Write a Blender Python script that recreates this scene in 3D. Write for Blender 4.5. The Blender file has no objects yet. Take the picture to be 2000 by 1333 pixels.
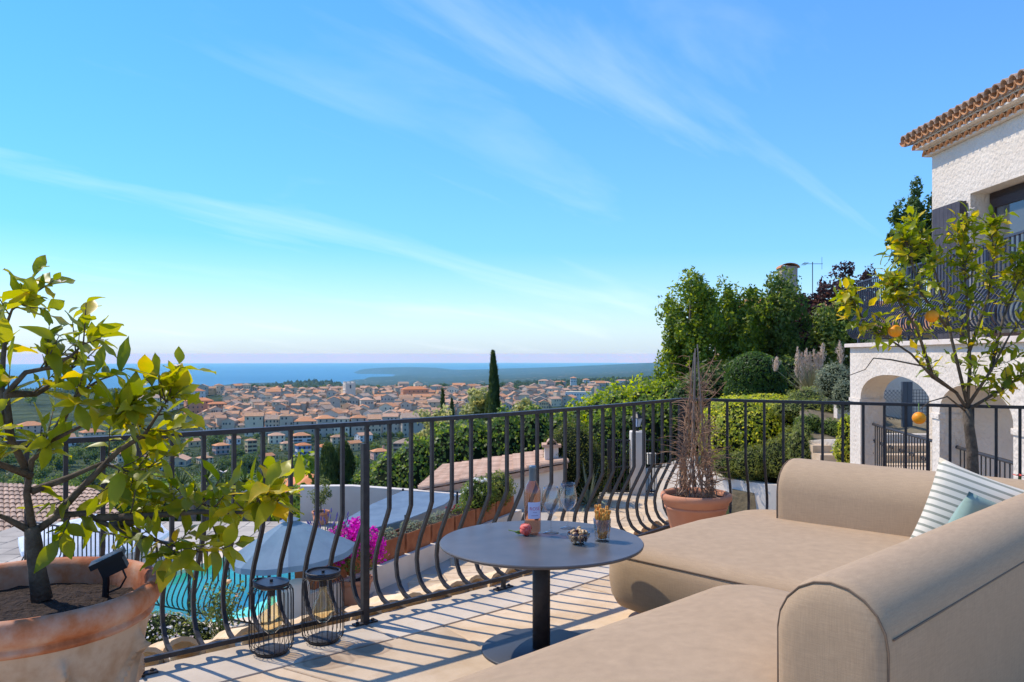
import bpy, bmesh, math, random
import numpy as np
from mathutils import Vector, Matrix

R = math.radians
random.seed(7)
RNG = np.random.default_rng(11)
scene = bpy.context.scene
COL = scene.collection

# ------------------------------------------------------------------ camera
CAM_H, F, Y0 = 1.30, 1611.0, 692.5          # camera height (m), focal length and eye level in photo pixels
cam_d = bpy.data.cameras.new('camera')
cam_d.sensor_width = 36.0
cam_d.lens = F / 2000.0 * 36.0
cam_d.shift_y = (Y0 - 666.5) / 2000.0
cam_d.clip_start = 0.05
cam_d.clip_end = 200000.0
cam = bpy.data.objects.new('camera', cam_d)
COL.objects.link(cam)
cam.location = (0, 0, CAM_H)
cam.rotation_euler = (R(90), 0, 0)
scene.camera = cam

# ------------------------------------------------------------------ sky and sun
SUN_EL = R(53)
SUN_DIR = Vector((-0.90 * math.cos(SUN_EL), 0.436 * math.cos(SUN_EL), math.sin(SUN_EL))).normalized()
world = bpy.data.worlds.new('World')
scene.world = world
world.use_nodes = True
wn, wl = world.node_tree.nodes, world.node_tree.links
wn.clear()
w_out = wn.new('ShaderNodeOutputWorld')
w_bg = wn.new('ShaderNodeBackground')
w_bg.inputs['Strength'].default_value = 0.15
w_sky = wn.new('ShaderNodeTexSky')
w_sky.sky_type = 'NISHITA'
w_sky.sun_disc = False
w_sky.sun_elevation = SUN_EL
w_sky.sun_rotation = math.atan2(SUN_DIR.x, SUN_DIR.y)
w_sky.altitude = 300
w_sky.air_density = 0.9
w_sky.dust_density = 0.6
w_sky.ozone_density = 6.0
w_hs = wn.new('ShaderNodeHueSaturation')
w_hs.inputs['Saturation'].default_value = 1.66
w_hs.inputs['Hue'].default_value = 0.505
wl.new(w_sky.outputs[0], w_hs.inputs['Color'])
# thin cirrus: noise on a cloud layer seen in perspective, all round the sky
tc = wn.new('ShaderNodeTexCoord')
sep = wn.new('ShaderNodeSeparateXYZ')
wl.new(tc.outputs['Generated'], sep.inputs[0])
def wmath(op, a, b=None):
    n = wn.new('ShaderNodeMath'); n.operation = op
    for k, v in enumerate((a, b)):
        if v is None: continue
        if isinstance(v, (int, float)): n.inputs[k].default_value = v
        else: wl.new(v, n.inputs[k])
    return n.outputs[0]
zz = wmath('ADD', wmath('MAXIMUM', sep.outputs['Z'], 0.0), 0.16)
cx_ = wmath('DIVIDE', sep.outputs['X'], zz)
cy_ = wmath('DIVIDE', sep.outputs['Y'], zz)
comb = wn.new('ShaderNodeCombineXYZ')
wl.new(cx_, comb.inputs[0]); wl.new(cy_, comb.inputs[1])
mp = wn.new('ShaderNodeMapping')
mp.inputs['Scale'].default_value = (0.40, 1.5, 1)
mp.inputs['Location'].default_value = (3.1, 0.7, 0)
turn = wn.new('ShaderNodeMapping')
turn.inputs['Rotation'].default_value = (0, 0, R(-52))
wl.new(comb.outputs[0], turn.inputs[0])
wl.new(turn.outputs[0], mp.inputs[0])
nz = wn.new('ShaderNodeTexNoise')
nz.inputs['Scale'].default_value = 1.25
nz.inputs['Detail'].default_value = 8
nz.inputs['Roughness'].default_value = 0.55
nz.inputs['Distortion'].default_value = 0.7
wl.new(mp.outputs[0], nz.inputs['Vector'])
cr = wn.new('ShaderNodeValToRGB')
cr.color_ramp.elements[0].position = 0.52
cr.color_ramp.elements[0].color = (0, 0, 0, 1)
cr.color_ramp.elements[1].position = 0.86
cr.color_ramp.elements[1].color = (1, 1, 1, 1)
wl.new(nz.outputs['Fac'], cr.inputs[0])
cfac = wmath('MULTIPLY', cr.outputs[0], 0.30)
w_mix = wn.new('ShaderNodeMixRGB')
w_mix.inputs['Color2'].default_value = (4.3, 4.55, 4.8, 1)
wl.new(cfac, w_mix.inputs['Fac'])
# thin even veil: its light path grows towards the horizon
veil = wmath('MULTIPLY', wmath('DIVIDE', 0.13, wmath('ADD', wmath('MAXIMUM', sep.outputs['Z'], 0.0), 0.13)), 0.92)
w_veil = wn.new('ShaderNodeMixRGB')
w_veil.inputs['Color2'].default_value = (2.02, 2.48, 2.95, 1)
wl.new(veil, w_veil.inputs['Fac'])
wl.new(w_hs.outputs[0], w_veil.inputs['Color1'])
wl.new(w_veil.outputs[0], w_mix.inputs['Color1'])
wl.new(w_mix.outputs[0], w_bg.inputs['Color'])
wl.new(w_bg.outputs[0], w_out.inputs['Surface'])

sun_d = bpy.data.lights.new('sun', 'SUN')
sun_d.energy = 2.3
sun_d.angle = R(0.53)
sun_d.color = (1.0, 0.91, 0.77)
sun = bpy.data.objects.new('sun', sun_d)
COL.objects.link(sun)
sun.rotation_euler = SUN_DIR.to_track_quat('Z', 'Y').to_euler()

scene.view_settings.view_transform = 'Standard'
scene.view_settings.look = 'None'
scene.view_settings.exposure = 1.02
scene.view_settings.gamma = 1.0
scene.render.engine = 'CYCLES'
scene.cycles.use_denoising = True
scene.cycles.max_bounces = 8
scene.cycles.transparent_max_bounces = 12
scene.cycles.transmission_bounces = 8
scene.cycles.volume_bounces = 1
scene.cycles.caustics_reflective = False
scene.cycles.caustics_refractive = False

# ------------------------------------------------------------------ helpers
def at(px, py, d):
    """Photo pixel at depth d (metres along the view axis) -> world point."""
    return Vector(((px - 1000.0) / F * d, d, CAM_H + (Y0 - py) / F * d))

def on_z(px, py, z):
    """Photo pixel on the horizontal plane z -> world point."""
    return at(px, py, (CAM_H - z) * F / (py - Y0))

def lerp(a, b, t): return a + (b - a) * t

def tag(o, label=None, cat=None, group=None, kind=None):
    if label: o['label'] = label
    if cat: o['category'] = cat
    if group: o['group'] = group
    if kind: o['kind'] = kind
    return o

def thing(name, label, cat, loc=(0, 0, 0), rz=0.0, group=None):
    o = bpy.data.objects.new(name, None)
    o.empty_display_size = 0.1
    COL.objects.link(o)
    o.location = loc
    o.rotation_euler = (0, 0, rz)
    return tag(o, label, cat, group)

def link_obj(name, me, parent=None, mat=None, smooth=False):
    o = bpy.data.objects.new(name, me)
    COL.objects.link(o)
    if parent: o.parent = parent
    if mat is not None and not me.materials: me.materials.append(mat)
    if smooth:
        me.polygons.foreach_set('use_smooth', [True] * len(me.polygons))
    return o

def copy_tree(o, parent=None):
    c = o.copy(); COL.objects.link(c)
    c.parent = parent
    for ch in o.children: copy_tree(ch, c)
    return c

class MB:
    """Collects shapes; build() links them as one mesh object."""
    def __init__(s): s.v, s.f = [], []
    def add(s, vs, fs):
        n = len(s.v)
        s.v += [tuple(v) for v in vs]
        s.f += [tuple(i + n for i in f) for f in fs]
        return s
    def box(s, lo, hi, M=None):
        x0, y0, z0 = lo; x1, y1, z1 = hi
        vs = [Vector(p) for p in ((x0,y0,z0),(x1,y0,z0),(x1,y1,z0),(x0,y1,z0),(x0,y0,z1),(x1,y0,z1),(x1,y1,z1),(x0,y1,z1))]
        if M is not None: vs = [M @ v for v in vs]
        return s.add(vs, [(3,2,1,0),(4,5,6,7),(0,1,5,4),(1,2,6,5),(2,3,7,6),(3,0,4,7)])
    def prism(s, poly, z0, z1, cham=0.0):
        """Extruded plan polygon (counter-clockwise), optionally with a chamfered top edge."""
        n = len(poly)
        c = Vector((sum(p[0] for p in poly) / n, sum(p[1] for p in poly) / n))
        rings = [[(p[0], p[1], z0) for p in poly]]
        if cham > 0:
            rings.append([(p[0], p[1], z1 - cham) for p in poly])
            q = []
            for p in poly:
                dv = Vector(p[:2]) - c; L = max(dv.length, 1e-6)
                k = max(0.0, (L - cham * 1.3) / L)
                q.append((c.x + dv.x * k, c.y + dv.y * k, z1))
            rings.append(q)
        else:
            rings.append([(p[0], p[1], z1) for p in poly])
        vs = [v for r in rings for v in r]
        fs = [tuple(range(n - 1, -1, -1)), tuple(range((len(rings) - 1) * n, len(rings) * n))]
        for k in range(len(rings) - 1):
            for i in range(n):
                j = (i + 1) % n
                fs.append((k*n+i, k*n+j, (k+1)*n+j, (k+1)*n+i))
        return s.add(vs, fs)
    def lathe(s, prof, seg=32, c=(0, 0, 0), cap0=True, cap1=True, rfun=None):
        """prof = [(r, z), ...] from the bottom up."""
        vs, fs = [], []
        for (r, z) in prof:
            for i in range(seg):
                a = 2 * math.pi * i / seg
                rr = rfun(r, z, a) if rfun else r
                vs.append((c[0] + rr * math.cos(a), c[1] + rr * math.sin(a), c[2] + z))
        for k in range(len(prof) - 1):
            for i in range(seg):
                j = (i + 1) % seg
                fs.append((k*seg+i, k*seg+j, (k+1)*seg+j, (k+1)*seg+i))
        if cap0: fs.append(tuple(range(seg - 1, -1, -1)))
        if cap1: fs.append(tuple(range((len(prof)-1)*seg, len(prof)*seg)))
        return s.add(vs, fs)
    def tube(s, pts, r, seg=8, caps=True, flat=None, up=None):
        """Tube along pts; r a number or a list. flat=(a, b): rectangular bar of half sizes a (sideways), b."""
        pts = [Vector(p) for p in pts]
        n = len(pts)
        if not isinstance(r, (list, tuple)): r = [r] * n
        if flat: seg = 4
        t0 = (pts[1] - pts[0]).normalized()
        ref = Vector(up) if up is not None else (Vector((0, 0, 1)) if abs(t0.z) < 0.9 else Vector((1, 0, 0)))
        side = t0.cross(ref).normalized()
        vs = []
        for i, p in enumerate(pts):
            a = pts[i] - pts[i-1] if i > 0 else pts[1] - pts[0]
            b = pts[i+1] - pts[i] if i < n - 1 else a
            t = (a.normalized() + b.normalized())
            t = t.normalized() if t.length > 1e-6 else b.normalized()
            if up is not None and flat:
                sd = t.cross(Vector(up))
                side = sd.normalized() if sd.length > 1e-6 else side
            else:
                side = (side - t * side.dot(t))
                side = side.normalized() if side.length > 1e-6 else t.orthogonal().normalized()
            nrm = side.cross(t).normalized()
            if flat:
                for sa, sb in ((-1,-1),(1,-1),(1,1),(-1,1)):
                    vs.append(p + side * flat[0] * sa + nrm * flat[1] * sb)
            else:
                for k in range(seg):
                    an = 2 * math.pi * k / seg
                    vs.append(p + (side * math.cos(an) + nrm * math.sin(an)) * r[i])
        fs = []
        for i in range(n - 1):
            for k in range(seg):
                j = (k + 1) % seg
                fs.append((i*seg+k, i*seg+j, (i+1)*seg+j, (i+1)*seg+k))
        if caps:
            fs.append(tuple(range(seg - 1, -1, -1)))
            fs.append(tuple(range((n-1)*seg, n*seg)))
        return s.add(vs, fs)
    def ball(s, c, r, seg=10, rings=6, sc=(1, 1, 1)):
        prof = []
        vs, fs = [], []
        for k in range(rings + 1):
            th = math.pi * k / rings
            for i in range(seg):
                a = 2 * math.pi * i / seg
                vs.append((c[0] + r*sc[0]*math.sin(th)*math.cos(a), c[1] + r*sc[1]*math.sin(th)*math.sin(a), c[2] - r*sc[2]*math.cos(th)))
        for k in range(rings):
            for i in range(seg):
                j = (i + 1) % seg
                fs.append((k*seg+i, k*seg+j, (k+1)*seg+j, (k+1)*seg+i))
        return s.add(vs, fs)
    def mesh(s, name, mat=None, smooth=False):
        me = bpy.data.meshes.new(name)
        me.from_pydata(s.v, [], s.f)
        if mat is not None: me.materials.append(mat)
        if smooth: me.polygons.foreach_set('use_smooth', [True] * len(me.polygons))
        me.update()
        return me
    def build(s, name, mat=None, parent=None, smooth=False, auto=None):
        me = s.mesh(name, mat, smooth)
        o = link_obj(name, me, parent)
        if auto is not None:
            smooth_by_angle(me, auto)
        return o

def smooth_by_angle(me, deg=40):
    """Smooth shading with sharp edges where faces meet at more than deg."""
    bm = bmesh.new(); bm.from_mesh(me)
    bmesh.ops.recalc_face_normals(bm, faces=bm.faces)
    lim = R(deg)
    for f in bm.faces: f.smooth = True
    for e in bm.edges:
        if len(e.link_faces) == 2 and e.calc_face_angle(0) > lim: e.smooth = False
    bm.to_mesh(me); bm.free()

def grid_mesh(name, P, mat=None, smooth=True):
    """P: array (n, m, 3)."""
    n, m = P.shape[:2]
    idx = np.arange(n * m).reshape(n, m)
    q = np.stack([idx[:-1, :-1], idx[1:, :-1], idx[1:, 1:], idx[:-1, 1:]], -1).reshape(-1, 4)
    return quads(name, P.reshape(-1, 3), q, mat, smooth)

def quads(name, V, Q, mat=None, smooth=False):
    V = np.asarray(V, dtype=np.float32); Q = np.asarray(Q, dtype=np.int32)
    me = bpy.data.meshes.new(name)
    me.vertices.add(len(V)); me.vertices.foreach_set('co', V.ravel())
    k = Q.shape[1]
    me.loops.add(Q.size); me.loops.foreach_set('vertex_index', Q.ravel())
    me.polygons.add(len(Q))
    me.polygons.foreach_set('loop_start', np.arange(0, Q.size, k, dtype=np.int32))
    me.polygons.foreach_set('loop_total', np.full(len(Q), k, dtype=np.int32))
    if smooth: me.polygons.foreach_set('use_smooth', np.ones(len(Q), dtype=bool))
    if mat is not None: me.materials.append(mat)
    me.update(calc_edges=True)
    return me

# ------------------------------------------------------------------ materials
MATS = {}
def mat(name, col, col2=None, scale=4.0, rough=0.75, bump=0.0, bscale=60.0, spec=0.3, metal=0.0,
        rnd=0.0, detail=6.0, coords='Object', transl=None, island=False, trans=0.0, ior=1.45,
        lo=0.35, hi=0.65, stretch=None, col3=None, bdist=0.01, rot=None):
    """Principled material: two (three) colours mixed by noise, brightness varied per object, noise bump."""
    if name in MATS: return MATS[name]
    m = bpy.data.materials.new(name); MATS[name] = m
    m.use_nodes = True
    nt = m.node_tree; N, L = nt.nodes, nt.links
    b = N['Principled BSDF']
    b.inputs['Roughness'].default_value = rough
    b.inputs['Metallic'].default_value = metal
    b.inputs['Specular IOR Level'].default_value = spec
    b.inputs['IOR'].default_value = ior
    b.inputs['Transmission Weight'].default_value = trans
    c4 = tuple(col) + (1,)
    b.inputs['Base Color'].default_value = c4
    vec = None
    def coord():
        nonlocal vec
        if vec is None:
            t = N.new('ShaderNodeTexCoord')
            src = t.outputs['Object'] if coords == 'Object' else None
            if coords == 'World':
                g = N.new('ShaderNodeNewGeometry'); src = g.outputs['Position']
            if stretch or rot:
                mpn = N.new('ShaderNodeMapping')
                if stretch: mpn.inputs['Scale'].default_value = stretch
                if rot: mpn.inputs['Rotation'].default_value = rot
                L.new(src, mpn.inputs[0]); src = mpn.outputs[0]
            vec = src
        return vec
    out = None
    if col2 is not None:
        n = N.new('ShaderNodeTexNoise'); n.inputs['Scale'].default_value = scale
        n.inputs['Detail'].default_value = detail; n.inputs['Roughness'].default_value = 0.6
        L.new(coord(), n.inputs['Vector'])
        fac = n.outputs['Fac']
        if island:
            g = N.new('ShaderNodeNewGeometry'); oi = N.new('ShaderNodeObjectInfo')
            ad = N.new('ShaderNodeMath'); ad.operation = 'ADD'
            L.new(g.outputs['Random Per Island'], ad.inputs[0]); L.new(oi.outputs['Random'], ad.inputs[1])
            fr = N.new('ShaderNodeMath'); fr.operation = 'FRACT'; L.new(ad.outputs[0], fr.inputs[0])
            mx = N.new('ShaderNodeMath'); mx.operation = 'MULTIPLY_ADD'
            L.new(fr.outputs[0], mx.inputs[0]); mx.inputs[1].default_value = 0.62
            sc2 = N.new('ShaderNodeMath'); sc2.operation = 'MULTIPLY'; L.new(n.outputs['Fac'], sc2.inputs[0]); sc2.inputs[1].default_value = 0.38
            L.new(sc2.outputs[0], mx.inputs[2])
            fac = mx.outputs[0]
        r = N.new('ShaderNodeValToRGB')
        r.color_ramp.elements[0].position = lo; r.color_ramp.elements[0].color = c4
        r.color_ramp.elements[1].position = hi; r.color_ramp.elements[1].color = tuple(col2) + (1,)
        if col3 is not None:
            e = r.color_ramp.elements.new(min(0.98, hi + 0.22)); e.color = tuple(col3) + (1,)
        L.new(fac, r.inputs[0]); out = r.outputs[0]
    if rnd > 0:
        oi = N.new('ShaderNodeObjectInfo')
        hs = N.new('ShaderNodeHueSaturation')
        ma = N.new('ShaderNodeMath'); ma.operation = 'MULTIPLY_ADD'
        L.new(oi.outputs['Random'], ma.inputs[0]); ma.inputs[1].default_value = rnd; ma.inputs[2].default_value = 1 - rnd / 2
        L.new(ma.outputs[0], hs.inputs['Value'])
        if out is not None: L.new(out, hs.inputs['Color'])
        else: hs.inputs['Color'].default_value = c4
        out = hs.outputs[0]
    if out is not None: L.new(out, b.inputs['Base Color'])
    if bump > 0:
        n2 = N.new('ShaderNodeTexNoise'); n2.inputs['Scale'].default_value = bscale
        n2.inputs['Detail'].default_value = 5
        L.new(coord(), n2.inputs['Vector'])
        bp = N.new('ShaderNodeBump'); bp.inputs['Strength'].default_value = bump
        bp.inputs['Distance'].default_value = bdist
        L.new(n2.outputs['Fac'], bp.inputs['Height'])
        L.new(bp.outputs[0], b.inputs['Normal'])
    if transl is not None:
        tr = N.new('ShaderNodeBsdfTranslucent')
        if out is not None:
            hs2 = N.new('ShaderNodeHueSaturation'); hs2.inputs['Value'].default_value = 2.1; hs2.inputs['Saturation'].default_value = 1.1
            hs2.inputs['Hue'].default_value = 0.49
            L.new(out, hs2.inputs['Color']); L.new(hs2.outputs[0], tr.inputs['Color'])
        else: tr.inputs['Color'].default_value = c4
        mxs = N.new('ShaderNodeMixShader'); mxs.inputs[0].default_value = transl
        L.new(b.outputs[0], mxs.inputs[1]); L.new(tr.outputs[0], mxs.inputs[2])
        L.new(mxs.outputs[0], N['Material Output'].inputs['Surface'])
    return m

iron = mat('wrought_iron', (0.024, 0.022, 0.023), (0.042, 0.038, 0.037), 30, rough=0.5, spec=0.4, bump=0.25, bscale=180, bdist=0.002)
iron_blue = mat('weathered_iron', (0.035, 0.045, 0.07), (0.05, 0.06, 0.085), 20, rough=0.5)
stone = mat('paving_stone', (0.53, 0.375, 0.225), (0.65, 0.49, 0.325), 3.0, rough=0.8, bump=0.5, bscale=35, rnd=0.24, coords='World', col3=(0.42, 0.27, 0.15), hi=0.58, bdist=0.004)
stone_pale = mat('border_stone', (0.52, 0.42, 0.31), (0.60, 0.50, 0.385), 4.0, rough=0.8, bump=0.5, bscale=35, rnd=0.14, coords='World', bdist=0.004)
mortar = mat('mortar', (0.40, 0.32, 0.235), (0.50, 0.41, 0.31), 20, rough=0.95, coords='World')
stucco = mat('white_stucco', (0.63, 0.535, 0.425), (0.70, 0.61, 0.50), 1.1, rough=0.9, col3=(0.55, 0.46, 0.36), bump=0.9, bscale=16, coords='World', bdist=0.03)
wallwhite = mat('garden_wall_render', (0.63, 0.55, 0.455), (0.70, 0.625, 0.53), 1.5, rough=0.9, bump=0.4, bscale=20, coords='World', bdist=0.01)
terracotta = mat('terracotta', (0.47, 0.17, 0.075), (0.56, 0.24, 0.12), 7, rough=0.75, bump=0.3, bscale=50, col3=(0.60, 0.36, 0.23), bdist=0.004)
terracotta_new = mat('smooth_terracotta', (0.52, 0.21, 0.11), (0.58, 0.26, 0.14), 6, rough=0.75)
soil = mat('potting_soil', (0.016, 0.010, 0.007), (0.055, 0.034, 0.022), 45, rough=0.95, bump=1.0, bscale=70, bdist=0.02)
tile_old = mat('old_roof_tile', (0.36, 0.23, 0.15), (0.48, 0.34, 0.24), 8, rough=0.85, rnd=0.45, col3=(0.25, 0.19, 0.15), bump=0.4, bscale=60, bdist=0.004)
tile_ochre = mat('ochre_barrel_tile', (0.62, 0.40, 0.20), (0.70, 0.52, 0.32), 9, rough=0.85, rnd=0.35, col3=(0.36, 0.22, 0.13), bump=0.6, bscale=55, bdist=0.006)
tile_orange = mat('orange_eave_tile', (0.62, 0.28, 0.12), (0.70, 0.38, 0.19), 9, rough=0.85, rnd=0.3)
fabric = None
# ================================================================== land, sea, town
EARTH = 6371000.0
SEA_Z = -330.0
def zy(y, d): return CAM_H + (Y0 - y) / F * d

PXS = np.concatenate([np.linspace(-1500, -100, 22)[:-1], np.linspace(-100, 1500, 230)[:-1], np.linspace(1500, 3600, 36)])
def prof(pairs):
    xs = [p[0] for p in pairs]; ys = [p[1] for p in pairs]
    return np.interp(PXS, xs, ys)
def yprof(pairs, d): return zy(prof(pairs), d)
def sea_at(d): return SEA_Z - d * d / (2 * EARTH)

right = np.clip((PXS - 1270) / 160.0, 0, 1)
right = right * right * (3 - 2 * right)
def bank(a, b): return a * (1 - right) + b * right
LAND = [
    (1.5, np.full_like(PXS, -4.7)),
    (14.0, bank(-4.7, -4.0)),
    (19.0, bank(-4.7, -3.4)),
    (21.5, bank(-4.7, -2.6)),
    (24.0, bank(-4.7, -1.3)),
    (28.0, bank(-5.0, -0.4)),
    (36.0, bank(-7.5, 0.4)),
    (60.0, bank(-13, 2.0)),
    (120., bank(-29, 3.0)),
    (200., bank(-43, -10.)),
    (270., bank(-50, -30.)),
    (340., prof([(-1500, -56), (1400, -55), (3600, -40)])),
    (480., prof([(-1500, -57), (1400, -57), (3600, -45)])),
    (600., prof([(-1500, -58), (1000, -57), (3600, -45)])),
    (1060., prof([(-1500, -52), (900, -49.5), (1200, -47), (3600, -40)])),
    (1150., yprof([(-1500, 770), (250, 770), (900, 770), (1150, 768), (1300, 765), (3600, 760)], 1150)),
    (1650., yprof([(-1500, 768), (460, 767), (560, 762), (690, 764), (850, 761), (1000, 756), (1100, 752), (1250, 744), (1400, 737), (3600, 720)], 1650)),
    (2000., yprof([(-1500, 772), (400, 771), (500, 764), (690, 766), (900, 760), (1100, 750), (1250, 742), (3600, 722)], 2000)),
    (2700., yprof([(-1500, 770), (440, 768), (490, 758), (540, 750), (600, 746), (640, 747), (690, 754), (760, 758), (900, 754), (1000, 748), (1100, 744), (1250, 740), (3600, 720)], 2700)),
    (3600., yprof([(-1500, 775), (700, 765), (1000, 756), (1300, 746), (3600, 725)], 3600)),
    (5600., yprof([(-1500, 758), (0, 759), (200, 759), (300, 757), (340, 758), (420, 755), (470, 749), (540, 748), (560, 752), (620, 752), (690, 752), (760, 750), (900, 745), (1000, 740), (1200, 732), (1300, 726), (3600, 715)], 5600)),
    (7600., yprof([(-1500, 766), (430, 764), (560, 757), (580, 752), (600, 757), (680, 749), (760, 745), (900, 741), (1000, 738), (1300, 724), (3600, 715)], 7600)),
    (8600., None),
    (9800., None),
    (12500., None),
    (14000., None),
    (16000., None),
    (17000., None),
    (18200., None),
]
far = {
    8600.: [(560, 0), (640, 0.0), (690, 742), (760, 740), (850, 738), (1000, 735), (1200, 727), (1300, 719), (1400, 712), (3600, 705)],
    9800.: [(640, 0), (690, 0), (720, 737), (800, 735), (850, 738), (1000, 733), (1200, 724), (1300, 715), (1400, 708), (3600, 702)],
    12500.: [(680, 0), (750, 0), (790, 732), (850, 730), (950, 727), (1000, 726), (1100, 722), (1200, 716), (1250, 712), (1300, 706.5), (1360, 704), (3600, 700)],
    14000.: [(700, 0), (760, 0), (800, 728), (860, 724.5), (950, 722), (1100, 717), (1200, 712.5), (1270, 709), (1320, 708), (3600, 702)],
    16000.: [(672, 0), (684, 0), (700, 723.5), (760, 722), (860, 721.5), (900, 723), (1000, 721), (1200, 716), (1300, 713), (3600, 706)],
    17000.: [(672, 0), (690, 0), (705, 721.5), (740, 719), (800, 718.3), (850, 719), (880, 722), (900, 0), (1000, 0), (1100, 717), (1300, 713), (3600, 708)],
    18200.: [(-1500, 0), (3600, 0)],
}
rows = []
for d, z in LAND:
    if z is None:
        land_pts = [q for q in far[d] if q[1] > 0]
        msk = prof([(q[0], 1.0 if q[1] > 0 else 0.0) for q in far[d]])
        zl = zy(prof(land_pts), d) if land_pts else sea_at(d) - 25
        z = np.where(msk > 0.02, lerp(sea_at(d) - 25, zl, np.clip(msk, 0, 1)), sea_at(d) - 25)
    rows.append((d, np.broadcast_to(z, PXS.shape)))
ds0 = np.log(np.array([r[0] for r in rows])); zs0 = np.array([r[1] for r in rows])
DS = np.exp(np.linspace(math.log(1.5), math.log(18200), 260))
DS = np.unique(np.concatenate([DS, np.exp(ds0)]))
ZS = np.stack([np.interp(np.log(DS), ds0, zs0[:, j]) for j in range(len(PXS))], 1)
XX = (PXS[None, :] - 1000) / F * DS[:, None]
YY = np.repeat(DS[:, None], len(PXS), 1)
rough = np.clip((DS - 900) / 1500, 0, 1)[:, None]
from mathutils import noise as mnoise
bumpz = np.zeros_like(ZS)
for i, d in enumerate(DS):
    if d < 900: continue
    for j in range(len(PXS)):
        bumpz[i, j] = mnoise.noise((XX[i, j] * 6.0 / d ** 0.85 / 2.2, YY[i, j] * 3.0 / d ** 0.85 / 2.2, 0.3)) * 0.0012 * d
ZS = ZS + bumpz * rough * (ZS > -600)
P = np.stack([XX, YY, ZS], -1)

def land_material():
    m = bpy.data.materials.new('wooded_land'); m.use_nodes = True
    N, L = m.node_tree.nodes, m.node_tree.links
    b = N['Principled BSDF']; b.inputs['Roughness'].default_value = 0.95
    b.inputs['Specular IOR Level'].default_value = 0.1
    g = N.new('ShaderNodeNewGeometry')
    n1 = N.new('ShaderNodeTexNoise'); n1.inputs['Scale'].default_value = 0.02; n1.inputs['Detail'].default_value = 10
    n1.inputs['Roughness'].default_value = 0.7
    L.new(g.outputs['Position'], n1.inputs['Vector'])
    r = N.new('ShaderNodeValToRGB')
    r.color_ramp.elements[0].position = 0.40; r.color_ramp.elements[0].color = (0.022, 0.036, 0.014, 1)
    r.color_ramp.elements[1].position = 0.62; r.color_ramp.elements[1].color = (0.075, 0.095, 0.035, 1)
    e = r.color_ramp.elements.new(0.80); e.color = (0.22, 0.18, 0.11, 1)
    L.new(n1.outputs['Fac'], r.inputs[0])
    # far settlements and bare ground: pale specks, denser on the coast
    v = N.new('ShaderNodeTexVoronoi'); v.inputs['Scale'].default_value = 0.011
    L.new(g.outputs['Position'], v.inputs['Vector'])
    lt = N.new('ShaderNodeMath'); lt.operation = 'LESS_THAN'; lt.inputs[1].default_value = 0.16
    L.new(v.outputs['Distance'], lt.inputs[0])
    n2 = N.new('ShaderNodeTexNoise'); n2.inputs['Scale'].default_value = 0.0007; n2.inputs['Detail'].default_value = 3
    L.new(g.outputs['Position'], n2.inputs['Vector'])
    gt = N.new('ShaderNodeMath'); gt.operation = 'GREATER_THAN'; gt.inputs[1].default_value = 0.5
    L.new(n2.outputs['Fac'], gt.inputs[0])
    sp = N.new('ShaderNodeSeparateXYZ'); L.new(g.outputs['Position'], sp.inputs[0])
    fa = N.new('ShaderNodeMath'); fa.operation = 'GREATER_THAN'; fa.inputs[1].default_value = 3500
    L.new(sp.outputs['Y'], fa.inputs[0])
    m1 = N.new('ShaderNodeMath'); m1.operation = 'MULTIPLY'; L.new(lt.outputs[0], m1.inputs[0]); L.new(gt.outputs[0], m1.inputs[1])
    m2 = N.new('ShaderNodeMath'); m2.operation = 'MULTIPLY'; L.new(m1.outputs[0], m2.inputs[0]); L.new(fa.outputs[0], m2.inputs[1])
    mx = N.new('ShaderNodeMixRGB'); mx.inputs['Color2'].default_value = (0.55, 0.48, 0.42, 1)
    L.new(m2.outputs[0], mx.inputs['Fac']); L.new(r.outputs[0], mx.inputs['Color1'])
    L.new(mx.outputs[0], b.inputs['Base Color'])
    bp = N.new('ShaderNodeBump'); bp.inputs['Strength'].default_value = 1.0; bp.inputs['Distance'].default_value = 12
    n3 = N.new('ShaderNodeTexNoise'); n3.inputs['Scale'].default_value = 0.05; n3.inputs['Detail'].default_value = 6
    L.new(g.outputs['Position'], n3.inputs['Vector']); L.new(n3.outputs['Fac'], bp.inputs['Height'])
    L.new(bp.outputs[0], b.inputs['Normal'])
    return m
land_m = land_material()
land = link_obj('hills', grid_mesh('hills', P[:, ::1], land_m))
tag(land, 'wooded hillside, valley and blue coastal hills running down to the sea', 'hills', kind='structure')

def land_z(px, d):
    j = np.interp(px, PXS, np.arange(len(PXS)))
    i = np.interp(d, DS, np.arange(len(DS)))
    i0, j0 = int(i), int(j)
    i1, j1 = min(i0 + 1, len(DS) - 1), min(j0 + 1, len(PXS) - 1)
    a, b = i - i0, j - j0
    return float((ZS[i0, j0] * (1-a) + ZS[i1, j0] * a) * (1-b) + (ZS[i0, j1] * (1-a) + ZS[i1, j1] * a) * b)
def ground_pt(px, d):
    return Vector(((px - 1000) / F * d, d, land_z(px, d)))

# the sea, curved with the earth so that it has a true horizon
sd = np.concatenate([np.linspace(3000, 20000, 30), np.linspace(21000, 67000, 60)])
sa = np.linspace(R(-62), R(62), 90)
SP = np.stack([sd[:, None] * np.sin(sa)[None, :], sd[:, None] * np.cos(sa)[None, :],
               np.repeat((SEA_Z - sd ** 2 / (2 * EARTH))[:, None], len(sa), 1)], -1)
sea_m = mat('sea_water', (0.020, 0.105, 0.21), (0.035, 0.135, 0.25), 0.00016, rough=0.45, spec=0.12, coords='World', stretch=(0.6, 3, 1), bump=0.2, bscale=0.02, bdist=1.0)
sea = link_obj('sea', grid_mesh('sea', SP, sea_m))
tag(sea, 'calm blue sea reaching a sharp horizon', 'sea', kind='structure')

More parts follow.
